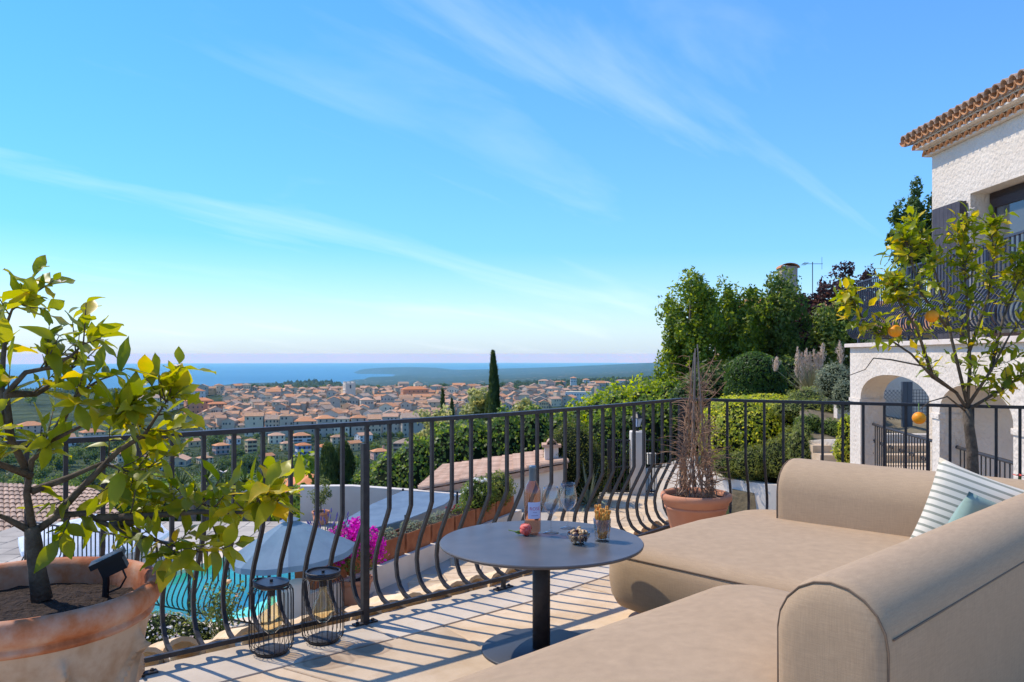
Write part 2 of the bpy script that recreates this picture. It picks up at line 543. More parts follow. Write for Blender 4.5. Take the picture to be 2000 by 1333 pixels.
# ------------------------------------------------------------------ foliage helpers
def leaf_quads(C, A, B, fold=0.0):
    """Diamond leaves: centres C, half-length vectors A, half-width vectors B."""
    V = np.stack([C - A, C + B, C + A, C - B], 1).reshape(-1, 3)
    Q = np.arange(len(V), dtype=np.int32).reshape(-1, 4)
    return V, Q

def unit(v): return v / np.maximum(np.linalg.norm(v, axis=-1, keepdims=True), 1e-9)

def leaves_at(C, Nrm, size, rng, width=0.5, tilt=0.7, hang=0.0):
    """Leaf vectors for centres C with outward normals Nrm."""
    n = len(C)
    nn = unit(Nrm + rng.normal(0, tilt, (n, 3)))
    t = rng.normal(0, 1, (n, 3)); t[:, 2] -= hang
    a = unit(t - nn * np.sum(t * nn, 1, keepdims=True))
    b = np.cross(nn, a)
    s = size * rng.uniform(0.6, 1.25, (n, 1))
    return a * s * 0.5, b * s * 0.5 * width

def crown_cloud(c, rad, nclump, nleaf, size, rng, clump=0.34, width=0.5, inner=0.45, flat_bottom=0.0, hang=0.2, tilt=0.7):
    c = np.array(c, float); rad = np.array(rad, float)
    dirs = unit(rng.normal(0, 1, (nclump, 3)))
    if flat_bottom: dirs[:, 2] = np.where(dirs[:, 2] < -flat_bottom, -dirs[:, 2] * 0.6, dirs[:, 2])
    rr = rng.uniform(inner, 0.92, (nclump, 1))
    cc = dirs * rr * rad
    cr = clump * rad * rng.uniform(0.6, 1.25, (nclump, 1))
    k = rng.integers(0, nclump, nleaf)
    d = unit(rng.normal(0, 1, (nleaf, 3)))
    q = rng.uniform(0.25, 1.0, (nleaf, 1)) ** 0.5
    pts = cc[k] + d * cr[k] * q
    nrm = unit(d + 0.5 * pts / rad)
    A, B = leaves_at(c + pts, nrm, size, rng, width, tilt, hang)
    V, Q = leaf_quads(c + pts, A, B)
    return V, Q, c + cc

def trunk_and_limbs(base, top, r, targets, rng, n=14, wob=0.08):
    mb = MB()
    base, top = Vector(base), Vector(top)
    H = (top - base).length
    pts = []
    for i in range(6):
        t = i / 5
        p = base.lerp(top, t) + Vector((rng.normal(0, wob), rng.normal(0, wob), 0)) * (H * 0.1 * (0 if i in (0,) else 1))
        pts.append(p)
    mb.tube(pts, [r * (1.25 - 0.75 * i / 5) for i in range(6)], 8)
    idx = rng.choice(len(targets), min(n, len(targets)), replace=False)
    for i in idx:
        e = Vector(targets[i])
        s = pts[int(rng.integers(2, 6))]
        m = s.lerp(e, 0.5) + Vector((0, 0, 0.06 * H))
        mb.tube([s, m, e], [r * 0.45, r * 0.28, r * 0.08], 5)
    return mb

bark = mat('bark', (0.10, 0.075, 0.055), (0.17, 0.135, 0.10), 12, rough=0.9, bump=0.6, bscale=40)
bark_grey = mat('grey_bark', (0.16, 0.13, 0.10), (0.24, 0.20, 0.16), 14, rough=0.9, bump=0.6, bscale=60)
def leafmat(name, a, b, c=None, tr=0.5, rough=0.45, spec=0.35, lo=0.2, hi=0.7):
    return mat(name, a, b, 2.0, rough=rough, spec=spec, island=True, transl=tr, col3=c, lo=lo, hi=hi)
lf_laurel = leafmat('laurel_leaf', (0.060, 0.115, 0.016), (0.215, 0.265, 0.030), (0.42, 0.42, 0.055))
lf_dark = leafmat('dark_leaf', (0.036, 0.068, 0.019), (0.101, 0.145, 0.034), (0.181, 0.214, 0.054))
lf_mid = leafmat('mid_leaf', (0.064, 0.109, 0.022), (0.162, 0.209, 0.043), (0.283, 0.278, 0.062))
lf_lime = leafmat('lime_leaf', (0.109, 0.178, 0.019), (0.370, 0.417, 0.031), (0.651, 0.575, 0.046))
lf_ivy = leafmat('ivy_leaf', (0.050, 0.105, 0.020), (0.170, 0.230, 0.040), (0.36, 0.38, 0.08))
lf_olive = leafmat('olive_leaf', (0.217, 0.238, 0.085), (0.413, 0.397, 0.155), (0.521, 0.457, 0.186))
lf_purple = leafmat('purple_leaf', (0.032, 0.018, 0.018), (0.079, 0.040, 0.034), (0.143, 0.086, 0.058))
lf_cypress = leafmat('cypress_leaf', (0.045, 0.075, 0.022), (0.105, 0.14, 0.036), (0.19, 0.21, 0.06), tr=0.3)
lf_varieg = leafmat('variegated_leaf', (0.153, 0.219, 0.028), (0.477, 0.476, 0.054), (0.998, 0.852, 0.202))
lf_rosemary = leafmat('rosemary_leaf', (0.098, 0.129, 0.034), (0.239, 0.259, 0.062), (0.370, 0.357, 0.109))
lf_yucca = leafmat('yucca_leaf', (0.109, 0.169, 0.031), (0.260, 0.317, 0.046), (0.521, 0.476, 0.093))

def tree_proto(name, label, cat, group, lm, rad, th, nclump, nleaf, size, seed, clump=0.34, trunk_r=0.18):
    """A tree standing on its own origin."""
    rng = np.random.default_rng(seed)
    t = thing(name, label, cat, group=group)
    V, Q, cc = crown_cloud((0, 0, th + rad[2] * 0.8), rad, nclump, nleaf, size, rng, clump=clump)
    link_obj('crown', quads('crown', V, Q, lm), t)
    trunk_and_limbs((0, 0, -0.6), (0, 0, th + rad[2] * 0.7), trunk_r, cc, rng, 8).build('trunk', bark, t)
    return t

VG = 'trees among the houses in the valley'
protos = [
    tree_proto('broadleaf_tree', 'round dark green tree among the village houses', 'tree', VG, lf_dark, (4.2, 4.2, 3.6), 1.6, 26, 1700, 0.75, 1),
    tree_proto('broadleaf_tree', 'mid green spreading tree among the village houses', 'tree', VG, lf_mid, (4.8, 4.8, 3.6), 1.8, 30, 1800, 0.8, 2),
    tree_proto('olive_tree', 'grey green olive tree among the village houses', 'tree', VG, lf_olive, (3.4, 3.4, 2.8), 1.2, 22, 1400, 0.6, 3),
    tree_proto('pine_tree', 'flat topped umbrella pine above the village roofs', 'tree', VG, lf_dark, (4.6, 4.6, 2.0), 5.5, 24, 1500, 0.7, 4),
    tree_proto('broadleaf_tree', 'light green tree among the village houses', 'tree', VG, lf_laurel, (3.8, 3.8, 3.8), 1.4, 24, 1500, 0.75, 5),
]
proto_used = [False] * len(protos)
KIND_WORDS = ['round dark green tree', 'mid green spreading tree', 'grey green olive tree', 'flat topped umbrella pine', 'light green tree']
def plant_proto(k, p, s, rz, where='among the village houses'):
    if not proto_used[k]:
        proto_used[k] = True; o = protos[k]
    else: o = copy_tree(protos[k])
    o.location = p; o.rotation_euler = (0, 0, rz); o.scale = (s, s, s * random.uniform(0.9, 1.15))
    o['label'] = KIND_WORDS[k] + ' ' + where; o['group'] = 'trees ' + where
    return o

# ------------------------------------------------------------------ houses
def roofmat(n, a, b): return mat(n, a, b, 0.9, rough=0.9, rnd=0.25, detail=8)
ROOFS = [roofmat('roof_brown', (0.38, 0.20, 0.10), (0.50, 0.29, 0.16)), roofmat('roof_rust', (0.52, 0.21, 0.085), (0.60, 0.29, 0.13)),
         roofmat('roof_grey_brown', (0.33, 0.22, 0.145), (0.43, 0.31, 0.21)), roofmat('roof_pink', (0.54, 0.29, 0.165), (0.62, 0.38, 0.235))]
ROOF_NEW = roofmat('roof_orange', (0.60, 0.20, 0.07), (0.66, 0.26, 0.10))
def wallmat(n, a): return mat(n, a, tuple(min(0.85, x * 1.12) for x in a), 0.35, rough=0.9, rnd=0.2)
WALLS = [wallmat('house_beige', (0.68, 0.52, 0.33)), wallmat('house_grey', (0.58, 0.48, 0.35)), wallmat('house_cream', (0.78, 0.63, 0.43)),
         wallmat('house_ochre', (0.72, 0.48, 0.24)), wallmat('house_pink', (0.70, 0.44, 0.30)), wallmat('house_stone', (0.52, 0.43, 0.32))]
W_WHITE = wallmat('house_white', (0.66, 0.62, 0.55)); W_YELLOW = wallmat('house_yellow', (0.62, 0.47, 0.24)); W_ROSE = wallmat('house_rose', (0.58, 0.34, 0.25))
W_ORANGE = wallmat('house_orange', (0.62, 0.27, 0.13))
glass_dark = mat('dark_window', (0.035, 0.035, 0.04), rough=0.3, spec=0.5)
sh_blue = mat('blue_shutter', (0.10, 0.20, 0.42), rough=0.6)
sh_brown = mat('brown_shutter', (0.13, 0.07, 0.045), rough=0.6)
sh_grey = mat('grey_shutter', (0.30, 0.30, 0.29), rough=0.6)

def house(name, label, cat, p, w, dp, h, rz, wm, rm, roof='gable', group=None, floors=2, bays=3, detail=False, shutter=None, rise=0.22, chimney=False, wins=True):
    t = thing(name, label, cat, p, rz, group)
    x, y = w / 2, dp / 2
    wb = MB()
    o = 0.35
    rh = rise * min(w, dp) if roof != 'gable' else rise * dp
    wb.box((-x, -y, -4), (x, y, h))
    if roof == 'gable':
        wb.add([(-x, -y, h), (-x, y, h), (-x, 0, h + rh), (x, -y, h), (x, y, h), (x, 0, h + rh)], [(0, 2, 1), (3, 4, 5)])
    wb.build('wall', wm, t)
    rb = MB()
    if roof == 'gable':
        th = 0.22
        for s in (-1, 1):
            a = [(-x - o, s * (y + o), h - o * rh / y + 0.05), (x + o, s * (y + o), h - o * rh / y + 0.05), (x + o, 0, h + rh + 0.05), (-x - o, 0, h + rh + 0.05)]
            b = [(q[0], q[1], q[2] + th) for q in a]
            rb.add(a + b, [(0, 1, 2, 3), (7, 6, 5, 4), (0, 4, 5, 1), (1, 5, 6, 2), (3, 2, 6, 7), (0, 3, 7, 4)])
    elif roof == 'hip':
        k = max(0.0, x - y)
        kk = max(0.0, y - x)
        base = [(-x-o, -y-o, h), (x+o, -y-o, h), (x+o, y+o, h), (-x-o, y+o, h)]
        low = [(q[0], q[1], h - 0.18) for q in base]
        top = [(-k, -kk, h + rh), (k, kk, h + rh)]
        rb.add(low + base + top, [(3, 2, 1, 0), (0, 1, 5, 4), (1, 2, 6, 5), (2, 3, 7, 6), (3, 0, 4, 7)] +
               ([(4, 5, 9, 8), (6, 7, 8, 9), (5, 6, 9), (7, 4, 8)] if k >= kk else [(5, 6, 9, 8), (7, 4, 8, 9), (4, 5, 8), (6, 7, 9)]))
    else:
        rb.box((-x - 0.1, -y - 0.1, h), (x + 0.1, y + 0.1, h + 0.35))
    rf = rb.build('roof', rm, t)
    if chimney:
        MB().box((x * 0.4, y * 0.1, h), (x * 0.4 + 0.9, y * 0.1 + 0.7, h + rh + 1.2)).build('chimney', wm, rf)
    if not wins: return t
    fh = h / floors
    wall_w = MB()
    for side in ('front', 'left', 'right'):
        n = bays if side == 'front' else max(1, int(bays * dp / w + 0.3))
        W = w if side == 'front' else dp
        for f in range(floors):
            for b in range(n):
                if random.random() < (0.08 if detail else 0.2): continue
                cx = -W / 2 + W * (b + 0.5) / n + (0 if detail else random.uniform(-0.3, 0.3))
                ww, wh = (0.5, 0.75) if fh > 2.6 else (0.45, 0.6)
                cz = f * fh + fh * 0.55
                if side == 'front': M = Matrix.Translation((cx, -y, cz))
                elif side == 'left': M = Matrix.Translation((-x, -cx, cz)) @ Matrix.Rotation(R(-90), 4, 'Z')
                else: M = Matrix.Translation((x, cx, cz)) @ Matrix.Rotation(R(90), 4, 'Z')
                if detail:
                    wo = MB().box((-ww, -0.06, -wh), (ww, 0.05, wh), M).build('window', glass_dark, t)
                    if shutter:
                        for s in (-1, 1):
                            MB().box((s * (ww + 0.42) - 0.4, -0.12, -wh), (s * (ww + 0.42) + 0.4, -0.02, wh), M).build('shutter', shutter, wo)
                else:
                    wall_w.box((-ww, -0.08, -wh), (ww, 0.05, wh), M)
    if not detail and wall_w.v:
        tag(wall_w.build('windows', glass_dark, t), kind='stuff')
    return t

TOWN = 'houses packed into the old town'
KEEP = []          # (px, half width px, d) footprints kept free of trees
def place_house(px, d, w, **k):
    p = ground_pt(px, d)
    KEEP.append((px, w / d * F * 0.6, d))
    return p
LBL_ROOF = {0: 'brown', 1: 'rust red', 2: 'grey brown', 3: 'faded pink'}
LBL_WALL = {0: 'beige', 1: 'grey', 2: 'cream', 3: 'ochre', 4: 'pink', 5: 'bare stone'}
rr = random.Random(5)
n_town = 0
for d, pl, pr in [(590, 480, 815), (628, 395, 845), (672, 380, 850), (720, 440, 900), (775, 450, 1060), (832, 440, 1100), (895, 460, 1130), (965, 440, 1150), (1045, 330, 1165)]:
    px = pl
    while px < pr:
        front = d < 600
        w = rr.choice([rr.uniform(7, 11), rr.uniform(10, 17)]) if not front else rr.uniform(9, 15)
        wpx = w / d * F
        c = px + wpx / 2
        px += wpx * rr.uniform(0.98, 1.2)
        if not front and rr.random() < 0.07: continue
        wi = rr.choice([0, 0, 1, 2, 3, 4, 5, 5] if not front else [0, 1, 5, 5, 2])
        ri = rr.choice([0, 0, 1, 2, 2, 3])
        h = rr.uniform(11, 15) if front else rr.choice([rr.uniform(6, 9), rr.uniform(8, 14)])
        dd = d + rr.uniform(-16, 16) * (0.2 if front else 1)
        p = ground_pt(c, dd)
        KEEP.append((c, wpx * 0.5, dd))
        house('town_house', f'{LBL_WALL[wi]} house with {LBL_ROOF[ri]} tiled roof packed into the old town', 'house', p, w, rr.uniform(8, 13), h,
              -math.atan2(p.x, p.y) + (rr.uniform(-0.15, 0.35) if front else rr.choice([0.3, 0.6, R(90), R(70)]) + rr.uniform(-0.35, 0.35)), WALLS[wi], ROOFS[ri] if rr.random() > 0.06 else ROOFS[1],
              'gable' if rr.random() < 0.75 else 'hip', TOWN, floors=4 if front else rr.choice([2, 3]), bays=rr.choice([3, 4]), chimney=rr.random() < 0.2)
        n_town += 1

# the rest of the old town, past the houses built one by one: one mass of walls and roofs
def town_mass():
    rm_ = random.Random(44)
    wb, rb_ = MB(), MB()
    n_ = 0
    while n_ < 520:
        d = rm_.uniform(610, 1075); px = rm_.uniform(400 if d < 720 else 440, min(1165, 800 + (d - 600) * 1.0))
        p = ground_pt(px, d); w, dp, h = rm_.uniform(4, 9), rm_.uniform(4, 8), rm_.uniform(5, 11.5)
        M = Matrix.Translation(p) @ Matrix.Rotation(rm_.uniform(0, 3.14), 4, 'Z')
        wb.box((-w/2, -dp/2, -4), (w/2, dp/2, h), M)
        e = 0.25 * dp
        q = [(-w/2-.3, -dp/2-.3, h-.1), (w/2+.3, -dp/2-.3, h-.1), (w/2+.3, dp/2+.3, h-.1), (-w/2-.3, dp/2+.3, h-.1), (-w/2-.3, 0, h+e), (w/2+.3, 0, h+e)]
        rb_.add([M @ Vector(v) for v in q], [(0, 1, 5, 4), (2, 3, 4, 5), (0, 4, 3), (1, 2, 5), (3, 2, 1, 0)])
        n_ += 1
    me_w, me_r = wb, rb_
    t = MB(); t.add(wb.v, wb.f); nf = len(wb.f); t.add(rb_.v, rb_.f)
    me = t.mesh('old_town_mass', mat('town_mass_wall', (0.46, 0.36, 0.25), (0.74, 0.58, 0.40), 0.3, rough=0.9, island=True, lo=0.15, hi=0.85))
    me.materials.append(mat('town_mass_roof', (0.30, 0.19, 0.12), (0.62, 0.32, 0.16), 0.3, rough=0.9, island=True, lo=0.15, hi=0.85))
    me.polygons.foreach_set('material_index', [0] * nf + [1] * (len(t.f) - nf)); me.update()
    tag(link_obj('old_town_mass', me), 'tightly packed walls and roofs filling the old town', 'town', kind='stuff')
town_mass()

# church tower, convent, school and other marked buildings
def tower(px, ytop, ybase, wpx, d):
    p = ground_pt(px, d); w = wpx / F * d; top = zy(ytop, d) - p.z
    t = thing('church_tower', 'square stone church tower rising above the old town roofs', 'tower', p, -math.atan2(p.x, p.y) + 0.25)
    s = wallmat('tower_stone', (0.64, 0.54, 0.42))
    MB().box((-w/2, -w/2, -3), (w/2, w/2, top - 1.2)).build('shaft', s, t)
    MB().box((-w/2 - 0.35, -w/2 - 0.35, top - 9), (w/2 + 0.35, w/2 + 0.35, top - 8.4)).build('string_course', s, t)
    for sx in (-1, 0, 1):
        for sy in (-1, 1):
            MB().box((sx * w * 0.4 - 0.7, sy * w * 0.42 - 0.55, top - 1.2), (sx * w * 0.4 + 0.7, sy * w * 0.42 + 0.55, top + 0.3)).build('merlon', s, t)
    for M in (Matrix.Identity(4), Matrix.Rotation(R(-90), 4, 'Z'), Matrix.Rotation(R(90), 4, 'Z')):
        MB().box((-0.75, -w/2 - 0.08, top - 7), (0.75, -w/2 + 0.2, top - 3.2), M).build('belfry_opening', glass_dark, t)
tower(682, 746, 790, 20, 880)

p = ground_pt(300, 800); KEEP.append((300, 60, 800))
house('convent', 'long cream convent with rows of small windows beside the trees', 'building', p, 46, 15, zy(777, 800) - p.z, 0.42, W_YELLOW if False else WALLS[2], ROOFS[2], 'hip', None, 4, 11, True)
for (px, d, w, h, ro, lab, wm, rm) in [
    (388, 770, 24, 11.5, 'hip', 'orange walled school with bright orange roof beyond the convent', W_ORANGE, ROOF_NEW),
    (425, 760, 16, 9.5, 'hip', 'small orange wing beside the orange walled school', W_ORANGE, ROOF_NEW),
    (360, 900, 40, 13, 'hip', 'long white block with orange roof above the convent', W_WHITE, ROOF_NEW),
    (810, 900, 28, 15, 'hip', 'large orange church hall with low orange roof in the old town', W_ORANGE, ROOF_NEW),
    (828, 860, 24, 9, 'gable', 'yellow hall in front of the orange church hall', W_YELLOW, ROOFS[1])]:
    pp = place_house(px, d, w)
    house('town_hall', lab, 'building', pp, w, w * 0.5, h + rr.uniform(0, 1), -math.atan2(pp.x, pp.y) + 0.2, wm, rm, ro, None, 3, 6, True)
pp = place_house(1130, 880, 28)
house('flat_roofed_block', 'long low white block with flat roof and dark glazing', 'building', pp, 27, 12, zy(766, 880) - pp.z, -0.2, W_WHITE, WALLS[2], 'flat', None, 2, 9, True)

# houses on the valley side, each with its own windows
for (px, yb, wpx, hpx, wm, rm, ro, rz, fl, ba, sh, lab) in [
    (432, 887, 28, 22, W_ROSE, ROOFS[1], 'hip', 0.35, 2, 3, sh_grey, 'pink two storey house with rust red hipped roof'),
    (351, 909, 44, 14, WALLS[0], ROOFS[3], 'gable', 1.35, 1, 3, sh_grey, 'low beige house with a pale gable and pink roof'),
    (299, 919, 30, 32, W_WHITE, ROOFS[0], 'gable', 0.2, 3, 4, None, 'white three storey block of flats with balconies'),
    (592, 890, 27, 26, W_WHITE, ROOF_NEW, 'hip', 0.25, 2, 3, sh_blue, 'white house with orange hipped roof and blue shutters'),
    (632, 892, 27, 25, WALLS[2], ROOF_NEW, 'hip', 0.35, 2, 2, None, 'cream house with orange hipped roof beside the thuja'),
    (490, 884, 19, 30, W_YELLOW, ROOFS[0], 'hip', 0.4, 3, 2, sh_brown, 'tall narrow yellow house with brown roof'),
    (588, 863, 34, 16, W_WHITE, ROOFS[1], 'hip', 0.2, 2, 4, sh_brown, 'white house with red roof above the blue shuttered house'),
    (742, 897, 32, 20, W_ROSE, ROOFS[1], 'hip', 0.3, 2, 3, None, 'small pink house with red roof beyond the ivy hedge'),
    (795, 882, 48, 22, WALLS[4], ROOFS[2], 'hip', -0.15, 2, 5, sh_brown, 'greyish pink villa with arched loggia below the old town'),
    (252, 832, 38, 17, W_YELLOW, ROOFS[0], 'hip', 0.25, 2, 4, sh_brown, 'yellow house with brown roof below the convent'),
    (375, 872, 26, 13, WALLS[3], ROOFS[0], 'gable', 0.5, 1, 2, None, 'low ochre house with brown roof among trees'),
    (540, 866, 30, 20, WALLS[2], ROOFS[3], 'hip', 0.1, 2, 3, None, 'cream house with faded pink roof below the town wall'),
    (520, 846, 30, 16, W_ROSE, ROOF_NEW, 'hip', 0.3, 2, 3, None, 'rose house with new orange roof under the town wall'),
    (180, 858, 40, 18, WALLS[0], ROOFS[1], 'hip', 0.3, 2, 4, None, 'beige house with rust red roof behind the lemon leaves'),
    (120, 872, 44, 20, W_WHITE, ROOFS[0], 'gable', 0.2, 2, 4, None, 'white house with brown roof behind the lemon leaves'),
    (60, 845, 46, 18, WALLS[4], ROOFS[1], 'hip', 0.1, 2, 4, None, 'pink house with rust red roof behind the lemon leaves'),
    (215, 812, 34, 12, W_WHITE, ROOFS[2], 'flat', 0.2, 2, 5, None, 'long white block with flat roof left of the convent'),
    (690, 880, 26, 18, WALLS[3], ROOFS[1], 'gable', 0.6, 2, 2, None, 'ochre house with rust roof behind the thuja'),
    (455, 868, 24, 14, W_WHITE, ROOFS[3], 'gable', 0.4, 1, 3, None, 'low white house with faded pink roof'),
    (400, 905, 26, 14, WALLS[2], ROOFS[0], 'hip', 0.4, 2, 3, None, 'small cream house with brown roof low in the valley'),
    (520, 905, 26, 18, WALLS[4], ROOFS[1], 'gable', 0.7, 2, 3, sh_brown, 'pink gabled house low in the valley trees'),
    (560, 880, 22, 18, W_YELLOW, ROOFS[3], 'hip', 0.3, 2, 2, None, 'yellow house left of the blue shuttered house'),
    (660, 866, 26, 16, WALLS[0], ROOFS[0], 'hip', 0.2, 2, 3, None, 'beige house with brown roof right of the white red roofed house'),
    (710, 862, 28, 15, W_WHITE, ROOFS[3], 'gable', 0.5, 2, 3, None, 'white gabled house below the town near the thuja'),
    (330, 858, 30, 16, WALLS[3], ROOFS[1], 'hip', 0.3, 2, 3, None, 'ochre house with rust roof under the convent'),
    (415, 846, 28, 15, WALLS[2], ROOFS[0], 'gable', 0.6, 2, 3, None, 'cream gabled house under the orange school'),
    (470, 845, 22, 18, WALLS[0], ROOFS[2], 'hip', 0.2, 3, 2, None, 'tall beige house at the left end of the town wall'),
    (245, 900, 40, 20, WALLS[2], ROOFS[1], 'hip', 0.35, 2, 4, None, 'cream house with rust red roof by the valley road')]:
    d = 480.0
    for _ in range(30): d = (CAM_H - land_z(px, d)) * F / (yb - Y0)
    p = ground_pt(px, d); w = wpx / F * d; h = hpx / F * d
    KEEP.append((px, wpx * 0.6, d))
    house('village_house', lab, 'house', p, w, w * 0.75, h * 0.8, rz - math.atan2(p.x, p.y), wm, rm, ro, None, fl, ba, True, sh, chimney=rr.random() < 0.5)

# villas among the trees behind the town
for k, (px, y, wpx) in enumerate([(725, 769, 20), (1062, 753, 20), (1093, 754, 22), (1164, 755, 24), (1042, 763, 14), (1066, 765, 18), (1145, 750, 12), (1185, 757, 16), (888, 764, 16), (1215, 752, 24), (945, 768, 14), (1005, 765, 16), (1120, 748, 12)]):
    d = rr.uniform(1200, 1600)
    p = at(px, y, d)
    house('hillside_villa', ['white', 'cream', 'pink'][k % 3] + ' villa with red roof among trees behind the town', 'house', p, wpx / F * d, 9, 7.5, rr.uniform(-0.4, 0.4), [W_WHITE, WALLS[2], W_ROSE][k % 3], ROOFS[[1, 3][k % 2]], 'hip', 'villas among trees behind the town', 2, 4)

# trees of the valley and behind the town
rt = random.Random(9)
def free(px, d, w):
    for (a, hw, dd) in KEEP:
        if abs(px - a) < hw + w * (0.9 if dd - d < 30 else 0.45) and -20 < dd - d < 75: return False
    return True
cnt = 0
tries = 0
while cnt < 235 and tries < 8000:
    tries += 1
    d = rt.uniform(215, 575)
    px = rt.uniform(-60, 900)
    if px > 840 and d > 420: continue
    s = rt.uniform(0.6, 1.15)
    if not free(px, d, 4.0 * s / d * F * 0.8): continue
    plant_proto(rt.choice([0, 0, 1, 1, 2, 4]), ground_pt(px, d), s, rt.uniform(0, 6)); cnt += 1
for _ in range(26):      # plane trees along the foot of the town wall and inside the town
    px = rt.uniform(500, 800); d = rt.uniform(560, 575)
    plant_proto(rt.choice([0, 1]), ground_pt(px, d), rt.uniform(0.45, 0.65), rt.uniform(0, 6), 'at the foot of the town wall')
for (px, y, s) in [(300, 775, 1.6), (250, 780, 1.7), (215, 785, 1.5), (160, 790, 1.4), (60, 790, 1.6), (10, 790, 1.5), (640, 782, 1.0), (655, 785, 0.9), (130, 780, 1.5), (275, 795, 1.2), (235, 792, 1.3)]:
    plant_proto(rt.choice([1, 4]), ground_pt(px, 880 if px < 330 else 860), s, rt.uniform(0, 6), 'beside the cream convent' if px < 330 else 'inside the old town')
for _ in range(120):
    px = rt.uniform(440, 1300); d = rt.uniform(1120, 1900)
    plant_proto(rt.choice([0, 0, 1, 3, 3, 4]), ground_pt(px, d), rt.uniform(0.8, 1.5), rt.uniform(0, 6), 'on the wooded rise behind the town')
# far woods that read as one mass: tree-sized tufts over the hills behind the town
def far_wood():
    rng = np.random.default_rng(21)
    n = 9000
    px = rng.uniform(-150, 1420, n); d = np.exp(rng.uniform(math.log(1250), math.log(3300), n))
    C = np.array([list(ground_pt(a, b)) for a, b in zip(px, d)])
    V, Q = [], []
    base = [np.array(v) for v in ((1, 0, 0), (0, 1, 0), (-1, 0, 0), (0, -1, 0), (0.1, 0.1, 1.0))]
    fs = [(0, 1, 4, 4), (1, 2, 4, 4), (2, 3, 4, 4), (3, 0, 4, 4)]
    r = rng.uniform(3.5, 7.5, n); h = r * rng.uniform(1.0, 1.7, n); an = rng.uniform(0, 6.28, n)
    ca, sa_ = np.cos(an), np.sin(an)
    B = np.array(base)
    Bs = B[None] * np.stack([r, r, h], 1)[:, None, :]
    X = Bs[..., 0] * ca[:, None] - Bs[..., 1] * sa_[:, None]
    Y = Bs[..., 0] * sa_[:, None] + Bs[..., 1] * ca[:, None]
    VV = np.stack([X, Y, Bs[..., 2]], -1) + C[:, None, :] + rng.normal(0, 0.9, (n, 5, 3)) - np.array([0, 0, 1.0])
    idx = np.arange(n)[:, None] * 5
    T = np.concatenate([np.stack([idx[:, 0] + a, idx[:, 0] + b, idx[:, 0] + c], 1) for a, b, c, _ in fs])
    m = mat('far_wood', (0.020, 0.034, 0.013), (0.055, 0.075, 0.026), 0.02, rough=0.95, spec=0.1, island=True, coords='World', lo=0.2, hi=0.8)
    o = link_obj('far_wood', quads('far_wood', VV.reshape(-1, 3), T, m))
    tag(o, 'dark wooded hills reading as one mass behind the town', 'wood', kind='stuff')
far_wood()

# scrub and gardens between the valley houses
def valley_scrub():
    rng = np.random.default_rng(33)
    n = 5200
    d = np.exp(rng.uniform(math.log(205), math.log(640), n)); px = rng.uniform(-150, 960, n)
    P_ = []
    for a, b in zip(px, d):
        if all(not (abs(a - h[0]) < h[1] * 0.9 and -12 < h[2] - b < 14) for h in KEEP): P_.append(list(ground_pt(a, b)))
    C0 = np.array(P_); n = len(C0)
    k = 16
    r = rng.uniform(0.8, 2.6, (n, 1, 1))
    off = unit(rng.normal(0, 1, (n, k, 3))) * r * np.array([1, 1, 0.8]) * rng.uniform(0.6, 1.0, (n, k, 1)); off[..., 2] = np.abs(off[..., 2])
    C = (C0[:, None, :] + off).reshape(-1, 3)
    A, B = leaves_at(C, unit(off.reshape(-1, 3)), 1.1, rng, 0.7, 0.6)
    V, Q = leaf_quads(C, A, B)
    m = leafmat('scrub_leaf', (0.030, 0.050, 0.016), (0.085, 0.105, 0.032), (0.16, 0.15, 0.06))
    tag(link_obj('valley_scrub', quads('valley_scrub', V, Q, m)), 'scrub and gardens filling the valley between houses', 'scrub', kind='stuff')
valley_scrub()

# haze over the whole country, down to below the sea
hz = MB()
HZ_TOP = 12.0
hz.box((-70000, -60, -720), (70000, 68500, HZ_TOP))
hzo = hz.build('haze')
hm = bpy.data.materials.new('haze'); hm.use_nodes = True
hN, hL = hm.node_tree.nodes, hm.node_tree.links
hN.clear()
ho = hN.new('ShaderNodeOutputMaterial'); hv = hN.new('ShaderNodeVolumePrincipled')
hv.inputs['Color'].default_value = (0.21, 0.66, 1.0, 1)
hv.inputs['Absorption Color'].default_value = (1, 1, 1, 1)
hv.inputs['Density'].default_value = 0.00005
hL.new(hv.outputs[0], ho.inputs['Volume'])
hzo.data.materials.append(hm)
tag(hzo, 'thin blue haze over the distant coast', 'haze', kind='stuff')
# ================================================================== lower garden: pool level at z = G
G = -3.2
def blob_leaves(blobs, n, size, rng, width=0.55, noise_amp=0.12, tilt=0.55, zmin=None, hang=0.3):
    """Leaves over the outer surface of a union of ellipsoids [(centre, radii), ...]."""
    cs = np.array([b[0] for b in blobs], float); rs = np.array([b[1] for b in blobs], float)
    area = (rs[:, 0] * rs[:, 2] + rs[:, 1] * rs[:, 2] + rs[:, 0] * rs[:, 1])
    k = rng.choice(len(blobs), n, p=area / area.sum())
    d = unit(rng.normal(0, 1, (n, 3)))
    lump = np.array([mnoise.noise(Vector(v) * 2.3 + Vector((float(i) * 3.1, 0, 0))) for v, i in zip(d, k)])
    rad = 1 + noise_amp * lump[:, None] * 1.6 + rng.normal(0, noise_amp * 0.35, (n, 1))
    P = cs[k] + d * rs[k] * rad
    keep = np.ones(n, bool)
    for j in range(len(blobs)):
        q = (P - cs[j]) / rs[j]
        keep &= (np.sum(q * q, 1) > 0.80) | (k == j)
    if zmin is not None: keep &= P[:, 2] > zmin
    P = P[keep]; nr = unit((d / rs[k])[keep])
    A, B = leaves_at(P, nr, size, rng, width, tilt, hang)
    return leaf_quads(P, A, B)

